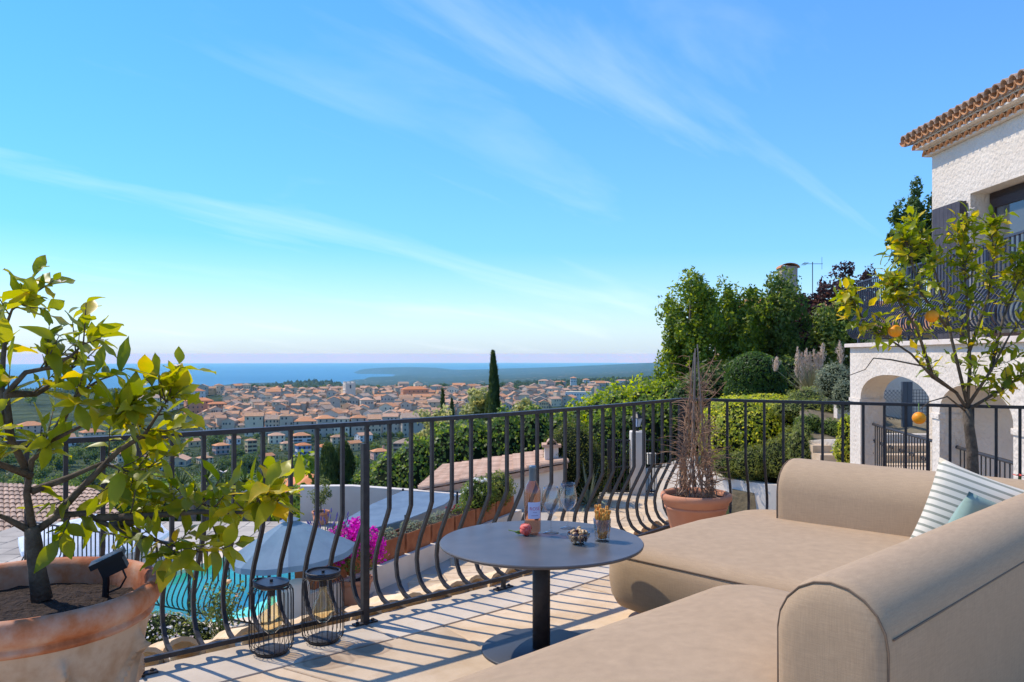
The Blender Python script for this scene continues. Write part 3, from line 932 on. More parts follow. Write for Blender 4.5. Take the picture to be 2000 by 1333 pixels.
def core(blobs, m, parent, s=0.88, name='shade_core', zmin=None):  # solid ellipsoids filling the foliage, not branches; they stand in for inner shade
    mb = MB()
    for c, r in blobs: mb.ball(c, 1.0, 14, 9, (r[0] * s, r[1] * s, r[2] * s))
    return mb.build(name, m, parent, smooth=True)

def shrub(name, label, cat, blobs, n, size, lm, seed, group=None, width=0.55, amp=0.12, tilt=0.55, cm=None, s=0.86):
    rng = np.random.default_rng(seed)
    c0 = blobs[0][0]
    zb = min(b[0][2] - b[1][2] for b in blobs)
    t = thing(name, label, cat, (c0[0], c0[1], zb), group=group)
    off = np.array([c0[0], c0[1], zb])
    bl = [(tuple(np.array(b[0]) - off), b[1]) for b in blobs]
    V, Q = blob_leaves(bl, n, size, rng, width, amp, tilt)
    link_obj('foliage', quads('foliage', V, Q, lm), t)
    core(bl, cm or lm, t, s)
    return t

dark_core = mat('inner_shade', (0.016, 0.022, 0.010), rough=1.0, spec=0.05)  # filler colour: the shade between leaves is put into this dark tone

# --- pool terrace, pool
deck_m = mat('pool_deck_stone', (0.36, 0.31, 0.25), (0.47, 0.41, 0.33), 1.2, rough=0.85, rnd=0.3, coords='World', bump=0.4, bscale=12, bdist=0.01)
pool_poly = [(-8.6, 13.75), (-5.0, 13.75), (-4.35, 14.1), (-4.2, 15.2), (-4.05, 17.5), (-3.9, 20.2), (-5.35, 20.3), (-7.45, 15.8), (-8.6, 14.6)]
deck_poly = [(-13, 5.2), (4.4, 5.2), (4.4, 14.0), (5.2, 20.0), (4.6, 26.9), (0.9, 26.9), (-0.2, 22.2), (-13, 22.2)]
def ring_fill(outer, hole, z0, z1):
    """Plate with a hole: bmesh triangle fill between two loops, with sides."""
    bm = bmesh.new()
    vo = [bm.verts.new((p[0], p[1], z1)) for p in outer]
    vh = [bm.verts.new((p[0], p[1], z1)) for p in hole]
    es = [bm.edges.new((vo[i], vo[(i+1) % len(vo)])) for i in range(len(vo))]
    es += [bm.edges.new((vh[i], vh[(i+1) % len(vh)])) for i in range(len(vh))]
    bmesh.ops.triangle_fill(bm, use_beauty=True, edges=es)
    ret = bmesh.ops.extrude_face_region(bm, geom=bm.faces[:])
    for v in [g for g in ret['geom'] if isinstance(g, bmesh.types.BMVert)]: v.co.z = z0
    bmesh.ops.recalc_face_normals(bm, faces=bm.faces)
    me = bpy.data.meshes.new('plate'); bm.to_mesh(me); bm.free()
    return me
def offset_poly(poly, o):
    n = len(poly); out = []
    for i in range(n):
        a, b, c = Vector(poly[i-1]), Vector(poly[i]), Vector(poly[(i+1) % n])
        t1 = (b - a).normalized(); t2 = (c - b).normalized()
        n1 = Vector((t1.y, -t1.x)); n2 = Vector((t2.y, -t2.x))
        m = (n1 + n2).normalized()
        k = o / max(0.35, m.dot(n1))
        out.append((b.x + m.x * k, b.y + m.y * k))
    return out
me = ring_fill(deck_poly, offset_poly(pool_poly, 0.10), G - 1.6, G)
deck = link_obj('pool_terrace', me, None, deck_m)
tag(deck, 'pale stone pool terrace on the level below', 'terrace', kind='structure')
cop_m = mat('pool_coping', (0.66, 0.52, 0.38), (0.74, 0.62, 0.48), 3, rough=0.8, coords='World')
pool = thing('swimming_pool', 'turquoise swimming pool with pale stone coping below the terrace', 'pool', (-5.5, 15, G))
def local(o, loc): 
    o.parent = None
    return o
def build_under(me_or_mb, name, m, parent, smooth=False):
    """Link world-coordinate geometry under a thing placed away from the origin."""
    o = me_or_mb.build(name, m, None, smooth) if isinstance(me_or_mb, MB) else link_obj(name, me_or_mb, None, m)
    o.parent = parent
    o.matrix_parent_inverse = (Matrix.Translation(parent.location) @ parent.rotation_euler.to_matrix().to_4x4()).inverted()
    return o
build_under(ring_fill(offset_poly(pool_poly, 0.42), pool_poly, G - 0.05, G + 0.035), 'coping', cop_m, pool)
basin = MB()
n = len(pool_poly); pp2 = offset_poly(pool_poly, 0.09)
basin.add([(p[0], p[1], G - 0.95) for p in pp2] + [(p[0], p[1], G - 0.04) for p in pp2], [tuple(range(n))] + [(i, (i+1) % n, n + (i+1) % n, n + i) for i in range(n)])
build_under(basin, 'basin', mat('pool_liner', (0.24, 0.76, 0.62), (0.30, 0.82, 0.68), 2, rough=0.6, coords='World'), pool)
def schlick(N, L, f0, gain=1.0):
    """Reflectance rising towards grazing angles, the same from both sides of a surface."""
    lw = N.new('ShaderNodeLayerWeight'); lw.inputs['Blend'].default_value = 0.5
    pw = N.new('ShaderNodeMath'); pw.operation = 'POWER'; pw.inputs[1].default_value = 4.0
    L.new(lw.outputs['Facing'], pw.inputs[0])
    ma = N.new('ShaderNodeMath'); ma.operation = 'MULTIPLY_ADD'; ma.inputs[1].default_value = (1 - f0) * gain * 0.8; ma.inputs[2].default_value = f0 * gain
    L.new(pw.outputs[0], ma.inputs[0])
    return ma.outputs[0]
def water_material():
    m = bpy.data.materials.new('pool_water'); m.use_nodes = True
    N, L = m.node_tree.nodes, m.node_tree.links
    N.clear()
    o = N.new('ShaderNodeOutputMaterial'); mx = N.new('ShaderNodeMixShader')
    t = N.new('ShaderNodeBsdfTransparent'); t.inputs['Color'].default_value = (0.80, 0.99, 0.98, 1)
    g = N.new('ShaderNodeBsdfGlossy'); g.inputs['Roughness'].default_value = 0.03
    fr = schlick(N, L, 0.02)
    ns = N.new('ShaderNodeTexNoise'); ns.inputs['Scale'].default_value = 3.5; ns.inputs['Detail'].default_value = 3
    ge = N.new('ShaderNodeNewGeometry'); L.new(ge.outputs['Position'], ns.inputs['Vector'])
    bp = N.new('ShaderNodeBump'); bp.inputs['Strength'].default_value = 0.35; bp.inputs['Distance'].default_value = 0.08
    L.new(ns.outputs['Fac'], bp.inputs['Height']); L.new(bp.outputs[0], g.inputs['Normal'])
    L.new(fr, mx.inputs[0]); L.new(t.outputs[0], mx.inputs[1]); L.new(g.outputs[0], mx.inputs[2])
    L.new(mx.outputs[0], o.inputs['Surface'])
    return m
wat = MB(); wat.add([(p[0], p[1], G - 0.10) for p in offset_poly(pool_poly, 0.088)], [tuple(range(n))])
build_under(wat, 'water', water_material(), pool)

# --- generic belly railing
BELLY = [(0, 1.0), (0, 0.54), (0.018, 0.50), (0.058, 0.425), (0.10, 0.345), (0.126, 0.275), (0.134, 0.22), (0.124, 0.155), (0.097, 0.105), (0.058, 0.076), (0.0, 0.058)]
def arc_points(line, step):
    """Points every step along a polyline, with tangents."""
    out = []
    carry = step * 0.5
    for a, b in zip(line[:-1], line[1:]):
        a, b = Vector(a), Vector(b); L = (b - a).length; t = (b - a) / L
        s = carry
        while s < L:
            out.append((a + t * s, t)); s += step
        carry = s - L
    return out
def belly_railing(t, line, z0, height, step, m, bar=0.008, rail=(0.020, 0.009), out_sign=1, skip=(), belly=1.0, low=0.058, ends=True):
    """Adds top rail, bottom rail and one baluster mesh per bar under thing t (at the world origin)."""
    L3 = [Vector((p[0], p[1], 0)) for p in line]
    MB().tube([p + Vector((0, 0, z0 + height)) for p in L3], 0, flat=rail, up=(0, 0, 1)).build('top_rail', m, t)
    MB().tube([p + Vector((0, 0, z0 + low)) for p in L3], 0, flat=(bar * 1.15, bar * 1.15), up=(0, 0, 1)).build('bottom_rail', m, t)
    cache = {}
    pts = arc_points([(p[0], p[1]) for p in line], step)
    for i, (p, tg) in enumerate(pts):
        if i in skip: continue
        mb_key = 'b'
        if mb_key not in cache:
            prof_ = [Vector((0, s * belly, (z if z < 1.0 else height - rail[1]) )) for s, z in BELLY]
            prof_ = [Vector((0, q.y, q.z if k == 0 else q.z * height / 0.966)) for k, q in enumerate(prof_)]
            prof_[-1].z = low
            cache[mb_key] = MB().tube(prof_, 0, flat=(bar, bar), up=(1, 0, 0)).mesh('baluster', m)
        o = link_obj('baluster', cache[mb_key], t)
        o.location = (p.x, p.y, z0)
        an = math.atan2(tg.y, tg.x)
        o.rotation_euler = (0, 0, an if out_sign > 0 else an + math.pi)
    return pts

pf = thing('pool_fence', 'low black iron fence with bulging bars along the pool', 'fence', (0, 0, 0))
pf_line = [(-9.6, 16.3), (-7.0, 14.98), (-5.4, 14.17), (-3.96, 13.45)]
belly_railing(pf, pf_line, G, 1.2, 0.125, iron, bar=0.009, rail=(0.02, 0.012), out_sign=-1, belly=1.5)
for p in [(-5.58, 14.26), (-7.6, 15.29), (-3.96, 13.45), (-9.6, 16.3)]:
    MB().box((p[0] - 0.022, p[1] - 0.022, G - 0.02), (p[0] + 0.022, p[1] + 0.022, G + 1.2)).build('post', iron, pf)

# --- parasols
def parasol(name, label, x, y, r, zr, zp, m, tilt=(0, 0), pole_m=None, seg=8, rz=0.2):
    t = thing(name, label, 'parasol', (x, y, G), rz)
    M = Matrix.Translation((0, 0, zp - G)) @ Matrix.Rotation(tilt[0], 4, 'X') @ Matrix.Rotation(tilt[1], 4, 'Y')
    mb = MB(); H = zp - zr
    vs, fs = [(0, 0, 0)], []
    K = 5
    for k in range(1, K + 1):
        f = k / K
        for i in range(seg * 4):
            a = 2 * math.pi * i / (seg * 4)
            corner = abs(((i % 4) / 4.0)) 
            u = (i % 4) / 4.0
            sc = math.cos(math.pi / seg) / math.cos((u - 0.5) * 2 * math.pi / seg) 
            sag = 0.035 * r * f * math.sin(math.pi * u) 
            vs.append((r * f * sc * math.cos(a), r * f * sc * math.sin(a), -H * f ** 1.12 - sag))
    n = seg * 4
    for i in range(n): fs.append((0, 1 + i, 1 + (i + 1) % n))
    for k in range(K - 1):
        for i in range(n):
            j = (i + 1) % n
            fs.append((1 + k*n + i, 1 + (k+1)*n + i, 1 + (k+1)*n + j, 1 + k*n + j))
    b0 = 1 + (K - 1) * n
    vs += [(v[0] * 1.005, v[1] * 1.005, v[2] - 0.09) for v in vs[b0:b0 + n]]
    for i in range(n):
        j = (i + 1) % n
        fs.append((b0 + i, b0 + n + i, b0 + n + j, b0 + j))
    vs = [M @ Vector(v) for v in vs]
    mb.add(vs, fs); cn = mb.build('canopy', m, t)
    cap = MB()
    cv = [M @ Vector((0, 0, 0.05))] + [M @ Vector((0.16 * r * math.cos(2*math.pi*i/8), 0.16 * r * math.sin(2*math.pi*i/8), -0.02)) for i in range(8)]
    cap.add(cv, [(0, 1 + i, 1 + (i + 1) % 8) for i in range(8)]).build('vent_cap', m, cn)
    for i in range(seg):
        a = 2 * math.pi * i / seg
        MB().tube([M @ Vector((0.05 * math.cos(a), 0.05 * math.sin(a), -0.05)), M @ Vector((r * 0.97 * math.cos(a), r * 0.97 * math.sin(a), -H - 0.02))], 0.009, 5).build('rib', iron, t)
    MB().tube([(0, 0, 0.0), (0, 0, zp - G + 0.03)], 0.022, 10).build('pole', iron, t)
    MB().lathe([(0.22, 0), (0.22, 0.05), (0.05, 0.09)], 20).build('base', iron, t)
    return t
canvas_blue = mat('blue_canvas', (0.18, 0.255, 0.335), (0.22, 0.305, 0.385), 3, rough=0.85, transl=0.35)
canvas_pale = mat('pale_canvas', (0.60, 0.66, 0.74), (0.70, 0.74, 0.80), 3, rough=0.85, transl=0.35)
parasol('parasol', 'open blue parasol beside the pool', -3.75, 13.9, 1.06, -2.02, -1.47, canvas_blue, (0, R(-5)))
parasol('parasol', 'pale white parasol behind the pool fence by the tiled roof', -8.9, 17.6, 1.5, -2.55, -2.15, canvas_pale, (R(4), 0))

# shade sail on posts
sail = thing('shade_sail', 'sloping blue shade sail in front of the white garden wall', 'shade sail', (0, 0, 0))
sc_ = [at(652, 1027, 20.4), at(728, 984, 22.0), at(787, 959, 23.2), at(893, 965, 22.0), at(868, 985, 21.2), at(800, 1012, 20.2), at(735, 1030, 19.7)]
cen = sum(sc_, Vector()) / len(sc_) + Vector((0, 0, -0.06))
m = MB(); vs = sc_ + [cen] + [p - Vector((0, 0, 0.02)) for p in sc_] + [cen - Vector((0, 0, 0.02))]
k = len(sc_)
m.add(vs, [(i, (i+1) % k, k) for i in range(k)] + [(k + 1 + (i+1) % k, k + 1 + i, 2*k + 1) for i in range(k)] + [((i+1) % k, i, k+1+i, k+1+(i+1) % k) for i in range(k)])
m.build('canvas', canvas_blue, sail)
for q in (sc_[2], sc_[3], at(792, 1011, 20.3), sc_[0]):
    MB().tube([(q.x, q.y, G), (q.x, q.y, q.z + 0.06)], 0.03, 8).build('post', iron, sail)

# --- white wall behind the pool, rounded white pillar, potted shrub
def wall_between(name, label, pts, ztops, zb, th, m):
    t = thing(name, label, 'wall', (0, 0, 0))
    mb = MB()
    nn = len(pts)
    L, Rr = [], []
    for i in range(nn):
        a = Vector(pts[max(0, i-1)]); b = Vector(pts[min(nn-1, i+1)])
        tg = (b - a).normalized(); nr = Vector((-tg.y, tg.x)) * th / 2
        p = Vector(pts[i]); L.append(p + nr); Rr.append(p - nr)
    vs = []
    for i in range(nn): vs += [(L[i].x, L[i].y, zb), (L[i].x, L[i].y, ztops[i]), (Rr[i].x, Rr[i].y, ztops[i]), (Rr[i].x, Rr[i].y, zb)]
    fs = [(0, 1, 2, 3), ((nn-1)*4+3, (nn-1)*4+2, (nn-1)*4+1, (nn-1)*4)]
    for i in range(nn - 1):
        for k in range(4):
            j = (k + 1) % 4
            fs.append((i*4+k, (i+1)*4+k, (i+1)*4+j, i*4+j))
    mb.add(vs, fs); mb.build('rendered_face', m, t)
    return t
wall_between('garden_wall', 'white rendered wall behind the pool below the ivy hedge', [(-5.9, 23.0), (-4.5, 23.3), (-2.2, 23.6), (-0.6, 23.4)], [-2.36, -2.40, -2.62, -2.75], G - 1.5, 0.3, wallwhite)
tw = thing('white_pillar', 'short rounded white pillar behind the lanterns at the pool edge', 'pillar', (-3.52, 13.55, G))
MB().lathe([(0.20, 0), (0.20, 0.70), (0.17, 0.77), (0.08, 0.80)], 24).build('shaft', wallwhite, tw, smooth=True)

def flower_pot(t, r, h, m, seg=40, rim=0.16, taper=0.72):
    """Classic pot with rolled rim, at the thing's origin: body, rim, soil."""
    MB().lathe([(r * taper * 0.96, 0), (r * taper, 0.02), (r * 0.93, h * (1 - rim)), (r * 0.86, h * (1 - rim) + 0.002), (r * 0.80, h * 0.7)], seg, cap1=False).build('body', m, t, smooth=True)
    z = h * (1 - rim)
    MB().lathe([(r * 0.93, z - 0.01), (r * 0.985, z), (r, z + h * rim * 0.35), (r, z + h * rim * 0.75), (r * 0.97, h), (r * 0.90, h), (r * 0.86, h * 0.97), (r * 0.85, h * 0.80)], seg, cap0=False, cap1=False).build('rim', m, t, smooth=True)
    s = MB().lathe([(0.001, h * 0.86), (r * 0.87, h * 0.85)][::-1], seg, cap0=False, cap1=False)
    s.build('soil', soil, t, smooth=True)

lm_shrub = leafmat('small_shrub_leaf', (0.06, 0.085, 0.02), (0.15, 0.17, 0.05), (0.30, 0.27, 0.10))
ps = thing('potted_shrub', 'airy green shrub in a terracotta pot against the white garden wall', 'potted plant', (-5.05, 21.8, G))
flower_pot(ps, 0.24, 0.36, terracotta_new)
rng = np.random.default_rng(4)
V, Q, cc = crown_cloud((0, 0, 0.85), (0.36, 0.36, 0.48), 22, 1100, 0.06, rng, clump=0.3)
link_obj('foliage', quads('foliage', V, Q, lm_shrub), ps)
trunk_and_limbs((0, 0, 0.28), (0, 0, 0.8), 0.018, cc, rng, 12).build('stems', bark, ps)

# --- planter row along the path, on a low white wall
PD = Vector((0.436, 0.9, 0)).normalized(); PN = Vector((PD.y, -PD.x, 0))
P0 = Vector((-3.60, 14.25, 0))
wall_between('planter_wall', 'low white wall carrying the rusty steel planters beside the path', [tuple((P0 - PD * 0.3)[:2]), tuple((P0 + PD * 8.2)[:2])], [G + 0.45] * 2, G - 0.3, 0.62, wallwhite)
corten = mat('corten_steel', (0.26, 0.085, 0.035), (0.36, 0.14, 0.06), 4, rough=0.8, bump=0.2, bscale=80, rnd=0.2, col3=(0.17, 0.06, 0.03))
lf_silver = leafmat('silver_leaf', (0.13, 0.15, 0.09), (0.24, 0.26, 0.16), (0.32, 0.33, 0.22))
petal_white = mat('white_petal', (0.72, 0.70, 0.64), (0.80, 0.78, 0.72), 5, rough=0.7, transl=0.3)
petal_mauve = mat('lavender_flower', (0.13, 0.10, 0.28), (0.20, 0.15, 0.38), 5, rough=0.8)
petal_mag = mat('magenta_bract', (0.42, 0.012, 0.25), (0.62, 0.03, 0.40), 3, rough=0.6, island=True, transl=0.4, col3=(0.70, 0.08, 0.50))
steps = [(0.0, 0.95), (1.0, 0.85), (1.9, 0.95), (2.9, 0.95), (3.9, 0.95), (4.9, 0.95), (5.9, 1.0), (6.95, 1.0)]
for i, (s, ln) in enumerate(steps):
    c = P0 + PD * (s + ln / 2)
    lab = ['white daisies and tall lavender', 'silver green mat plants', 'low grey green succulents', 'small silver herbs', 'trailing grey herbs', 'tiny red and green sedum', 'bush of cream white roses', 'dense green box shrub'][i]
    pt = thing('steel_planter', f'rusty steel planter with {lab} on the low white wall', 'planter', (c.x, c.y, G + 0.45), math.atan2(PD.y, PD.x), 'steel planters along the path')
    h = 0.40; w = 0.21; l = ln / 2 - 0.015; th = 0.012
    b = MB()
    b.box((-l, -w, 0), (l, -w + th, h)); b.box((-l, w - th, 0), (l, w, h)); b.box((-l, -w + th, 0), (-l + th, w - th, h)); b.box((l - th, -w + th, 0), (l, w - th, h)); b.box((-l + th, -w + th, 0.0), (l - th, w - th, 0.02))
    b.build('box', corten, pt)
    MB().box((-l + th, -w + th, h - 0.08), (l - th, w - th, h - 0.04)).build('soil', soil, pt)
    rng = np.random.default_rng(40 + i)
    if i == 0:
        V, Q = blob_leaves([((-0.22, 0, 0.50), (0.24, 0.2, 0.15))], 900, 0.05, rng); link_obj('daisy_foliage', quads('f', V, Q, lf_rosemary), pt)
        V, Q = blob_leaves([((-0.22, 0, 0.52), (0.25, 0.21, 0.17))], 420, 0.045, rng, width=1.0, tilt=0.3); k = V.reshape(-1, 4, 3)[:, :, 2].mean(1) > 0.52
        link_obj('daisies', quads('d', V.reshape(-1, 4, 3)[k].reshape(-1, 3), np.arange(k.sum() * 4).reshape(-1, 4), petal_white), pt)
        V, Q = blob_leaves([((0.22, 0, 0.58), (0.24, 0.2, 0.22))], 1300, 0.07, rng, width=0.2); link_obj('lavender_foliage', quads('l', V, Q, lf_silver), pt)
        lv = MB()
        for k in range(46):
            a = rng.uniform(0, 6.28); q = rng.uniform(0.02, 0.26)
            b0 = Vector((0.22 + 0.15 * math.cos(a), 0.14 * math.sin(a), 0.6)); e = Vector((0.22 + (0.15 + q) * math.cos(a), (0.14 + q * 0.7) * math.sin(a), rng.uniform(0.85, 1.15)))
            o_ = MB().tube([b0, b0.lerp(e, 0.55) + Vector((0, 0, 0.03)), e], 0.004, 4).build('flower_stalk', lf_silver, pt)
            MB().tube([e, e + (e - b0).normalized() * 0.04, e + (e - b0).normalized() * 0.085], [0.009, 0.014, 0.004], 5).build('flower_spike', petal_mauve, o_)
    elif i in (6, 7):
        lm_ = lf_mid if i == 6 else lf_rosemary
        V, Q = blob_leaves([((0, 0, 0.62), (0.52, 0.36, 0.40))], 2600, 0.07, rng, amp := 0.55, 0.2); link_obj('foliage', quads('f', V, Q, lm_), pt)
        core([((0, 0, 0.62), (0.52, 0.36, 0.40))], dark_core, pt, 0.8)
        if i == 6:
            for k in range(26):
                a, e = rng.uniform(0, 6.28), rng.uniform(0.2, 1.4)
                fl = Vector((0.5 * math.cos(a) * math.cos(e), 0.36 * math.sin(a) * math.cos(e), 0.62 + 0.42 * math.sin(e)))
                MB().ball(fl, 0.045, 8, 5, (1, 1, 0.75)).build('rose_bloom', petal_white, pt, smooth=True)
    else:
        blobs = [((rng.uniform(-l * 0.8, l * 0.8), rng.uniform(-0.06, 0.06), 0.40), (0.17, 0.15, rng.uniform(0.10, 0.17))) for _ in range(5)]
        V, Q = blob_leaves(blobs, 1500, 0.05, rng, width=0.35); link_obj('foliage', quads('f', V, Q, lf_silver if i != 5 else lf_mid), pt)
        if i in (1, 5):
            for k in range(14):
                MB().ball((rng.uniform(-l, l) * 0.8, rng.uniform(-0.12, 0.12), rng.uniform(0.5, 0.58)), 0.022, 6, 4).build('bloom', petal_white if i == 1 else mat('sedum_red', (0.30, 0.06, 0.05), rough=0.7), pt)

# --- bougainvillea in a pot on the path
bg = thing('bougainvillea', 'magenta bougainvillea in a terracotta pot on the garden path', 'potted plant', (-2.86, 14.95, G))
bg.scale = (1.1, 1.1, 1.1)
flower_pot(bg, 0.31, 0.42, terracotta_new, taper=0.7)
rng = np.random.default_rng(77)
V, Q, cc = crown_cloud((0, 0, 0.88), (0.54, 0.54, 0.50), 46, 2600, 0.055, rng, clump=0.26, width=0.85, flat_bottom=0.4)
link_obj('magenta_bracts', quads('b', V, Q, petal_mag), bg)
V, Q, _ = crown_cloud((0, 0, 0.78), (0.50, 0.50, 0.44), 30, 1500, 0.06, rng, clump=0.26, flat_bottom=0.5)
link_obj('leaves', quads('l', V, Q, lf_mid), bg)
trunk_and_limbs((0, 0, 0.3), (0, 0, 0.75), 0.025, cc, rng, 14).build('stems', bark, bg)

# --- flat stones of the path
path = thing('garden_path', None, None); tag(path, kind='structure'); 
prng = random.Random(3)
pst = MB()
def inside(poly, x, y):
    c = False; j = len(poly) - 1
    for i in range(len(poly)):
        if (poly[i][1] > y) != (poly[j][1] > y) and x < (poly[j][0] - poly[i][0]) * (y - poly[i][1]) / (poly[j][1] - poly[i][1]) + poly[i][0]: c = not c
        j = i
    return c
gx = np.arange(-3.2, 4.3, 0.62); gy = np.arange(13.6, 26.6, 0.66)
J = {(i, j): (gx[i] + prng.uniform(-0.17, 0.17), gy[j] + prng.uniform(-0.17, 0.17)) for i in range(len(gx)) for j in range(len(gy))}
cntp = 0
for i in range(len(gx) - 1):
    for j in range(len(gy) - 1):
        q = [J[i, j], J[i+1, j], J[i+1, j+1], J[i, j+1]]
        cx = sum(p[0] for p in q) / 4; cy = sum(p[1] for p in q) / 4
        rel = Vector((cx, cy, 0)) - P0
        if rel.dot(PN) < 0.62 or cx > 4.0 - (cy < 19) * 0.5 or cntp >= 290: continue
        if cx > 1.2 and cy < 16: continue
        q = [(cx + (p[0] - cx) * 0.955, cy + (p[1] - cy) * 0.955) for p in q]
        MB().prism(q, G - 0.02, G + 0.012 + prng.uniform(0, 0.008), 0.008).build('flagstone', stone, path); cntp += 1

pv = random.Random(8); cntv = 0
gx2 = np.arange(-12.6, -3.9, 0.56); gy2 = np.arange(14.9, 22.0, 0.6)
for x in gx2:
    for y in gy2:
        ang_ok = not inside(offset_poly(pool_poly, 0.75), x + 0.28, y + 0.3)
        if not ang_ok or cntv >= 170 or (x + 0.28) / (y + 0.3) < -0.66: continue
        j = [pv.uniform(-0.03, 0.03) for _ in range(8)]
        MB().prism([(x + 0.012 + j[0], y + 0.012), (x + 0.548, y + 0.012 + j[1]), (x + 0.548 + j[2], y + 0.588), (x + 0.012, y + 0.588 + j[3])], G - 0.02, G + 0.010 + pv.uniform(0, 0.006), 0.006).build('paver', deck_m, deck); cntv += 1

# --- daisies, roses at the foot of the fence
dz = shrub('daisy_clump', 'low clump of small white and pink daisies by the pool fence', 'flowers', [((-5.45, 12.9, G + 0.2), (0.5, 0.35, 0.26)), ((-5.0, 12.8, G + 0.14), (0.4, 0.3, 0.22)), ((-5.9, 13.1, G + 0.16), (0.35, 0.3, 0.3))], 4200, 0.045, lf_rosemary, 6, width=0.35, cm=dark_core)
rng = np.random.default_rng(8)
V, Q = blob_leaves([((0, 0, 0.28), (0.53, 0.38, 0.30)), ((0.45, -0.1, 0.22), (0.42, 0.32, 0.25))], 520, 0.05, rng, width=1.0, tilt=0.4)
link_obj('daisies', quads('d', V, Q, mat('daisy_petal', (0.72, 0.55, 0.50), (0.82, 0.78, 0.74), 4, rough=0.7, island=True, transl=0.3)), dz)
rb = thing('rose_bush', 'leggy rose bush with a pale yellow rose in front of the pool', 'rose bush', (-4.55, 12.9, G))
sm = MB(); tips = []
rng = np.random.default_rng(15)
for k in range(16):
    a = rng.uniform(0, 6.28); q = rng.uniform(0.1, 0.45); h = rng.uniform(0.45, 0.98)
    pts = [Vector((0, 0, 0)), Vector((0.4 * q * math.cos(a), 0.4 * q * math.sin(a), h * 0.5)), Vector((q * math.cos(a), q * math.sin(a), h))]
    sm.tube(pts, [0.010, 0.007, 0.004], 5); tips += [pts[1].lerp(pts[2], f) for f in (0.0, 0.3, 0.6, 0.85, 1.0)]
sm.build('stems', mat('rose_stem', (0.10, 0.12, 0.04), rough=0.7), rb)
C = np.array([list(tips[i]) for i in rng.integers(0, len(tips), 850)]) + rng.normal(0, 0.07, (850, 3))
A, B = leaves_at(C, unit(rng.normal(0, 1, (850, 3)) + np.array([0, 0, 0.8])), 0.06, rng, 0.6)
V, Q = leaf_quads(C, A, B); link_obj('leaves', quads('l', V, Q, lm_shrub), rb)
rose_y = mat('yellow_rose', (0.80, 0.52, 0.20), (0.85, 0.66, 0.38), 6, rough=0.6, transl=0.3)
for (x, y, z, r_) in [(0.14, -0.1, 0.98, 0.075), (0.24, 0.0, 0.72, 0.03), (-0.2, -0.1, 0.86, 0.025), (0.3, -0.15, 0.80, 0.028)]:
    m = MB()
    for q in range(12):
        a = q * 2.4; rr_ = r_ * (0.35 + 0.65 * q / 12)
        m.ball((x + 0.45 * rr_ * math.cos(a), y + 0.45 * rr_ * math.sin(a), z + 0.2 * r_ - 0.03 * q * r_), rr_ * 0.6, 7, 5, (1, 1, 0.7))
    m.build('rose_bloom', rose_y, rb, smooth=True)

# --- tiled roofs
def barrel_tile(name, r0, r1, ln, th, m, seg=7):
    """Half-round tile along +Y, open below, thick walled."""
    vs = []
    for (y, r) in ((0, r0), (ln, r1)):
        for rr_ in (r, r - th):
            for k in range(seg):
                a = math.pi * k / (seg - 1)
                vs.append((rr_ * math.cos(a), y, rr_ * math.sin(a)))
    fs = []
    o0, i0, o1, i1 = 0, seg, 2*seg, 3*seg
    for k in range(seg - 1):
        fs += [(o0+k, o0+k+1, o1+k+1, o1+k), (i0+k+1, i0+k, i1+k, i1+k+1), (o0+k+1, o0+k, i0+k, i0+k+1), (o1+k, o1+k+1, i1+k+1, i1+k)]
    fs += [(o0, o1, i1, i0), (o0+seg-1, i0+seg-1, i1+seg-1, o1+seg-1)]
    me = MB().add(vs, fs).mesh(name, m)
    return me
def tile_on(quad, nu, nv, r, m, parent, name='roof_tile', lift=0.02, rnd=None):
    """Barrel tiles over a roof quad [eave0, eave1, top1, top0]; columns run from eave to top."""
    rnd = rnd or random.Random(1)
    e0, e1, t1, t0 = [Vector(q) for q in quad]
    for i in range(nu):
        a = (i + 0.5) / nu
        lo_ = e0.lerp(e1, a); hi_ = t0.lerp(t1, a)
        ln = (hi_ - lo_).length / nv
        d = (hi_ - lo_).normalized()
        side = (e1 - e0).normalized(); up = side.cross(d).normalized()
        if up.z < 0: up = -up
        for j in range(nv):
            key = (name, round(ln, 3), r)
            if key not in tile_on.cache: tile_on.cache[key] = barrel_tile(name, r, r * 0.82, ln * 1.12, 0.014, m)
            o = link_obj(name, tile_on.cache[key], parent)
            p = lo_ + d * ln * j + up * (lift + rnd.uniform(0, 0.008))
            x = d.cross(up)
            rot = Matrix((x, d, up)).transposed().to_4x4()
            o.matrix_world = Matrix.Translation(p) @ rot @ Matrix.Rotation(rnd.uniform(-0.03, 0.03), 4, 'Z') @ Matrix.Rotation(R(-1.6), 4, 'X')
tile_on.cache = {}
# old roof on the left
olr = thing('tiled_outbuilding', 'low outbuilding with brown barrel tiled roof beyond the pool fence', 'outbuilding', (0, 0, 0))
q = [at(-90, 1046, 23.5), at(268, 1042, 24.3), at(185, 957, 28.6), at(-60, 946, 28.0)]
MB().add([v - Vector((0, 0, 0.02)) for v in q] + [v - Vector((0, 0, 0.14)) for v in q], [(0, 1, 2, 3), (7, 6, 5, 4), (0, 4, 5, 1), (1, 5, 6, 2), (2, 6, 7, 3), (3, 7, 4, 0)]).build('roof_deck', tile_old, olr)
w = MB(); b = [Vector((v.x, v.y, -7)) for v in q]; t_ = [v - Vector((0, 0, 0.15)) for v in q]
w.add(b + t_, [(0, 1, 5, 4), (1, 2, 6, 5), (2, 3, 7, 6), (3, 0, 4, 7)]); w.build('wall', wallwhite, olr)
tile_on(q, 26, 11, 0.105, tile_old, olr)
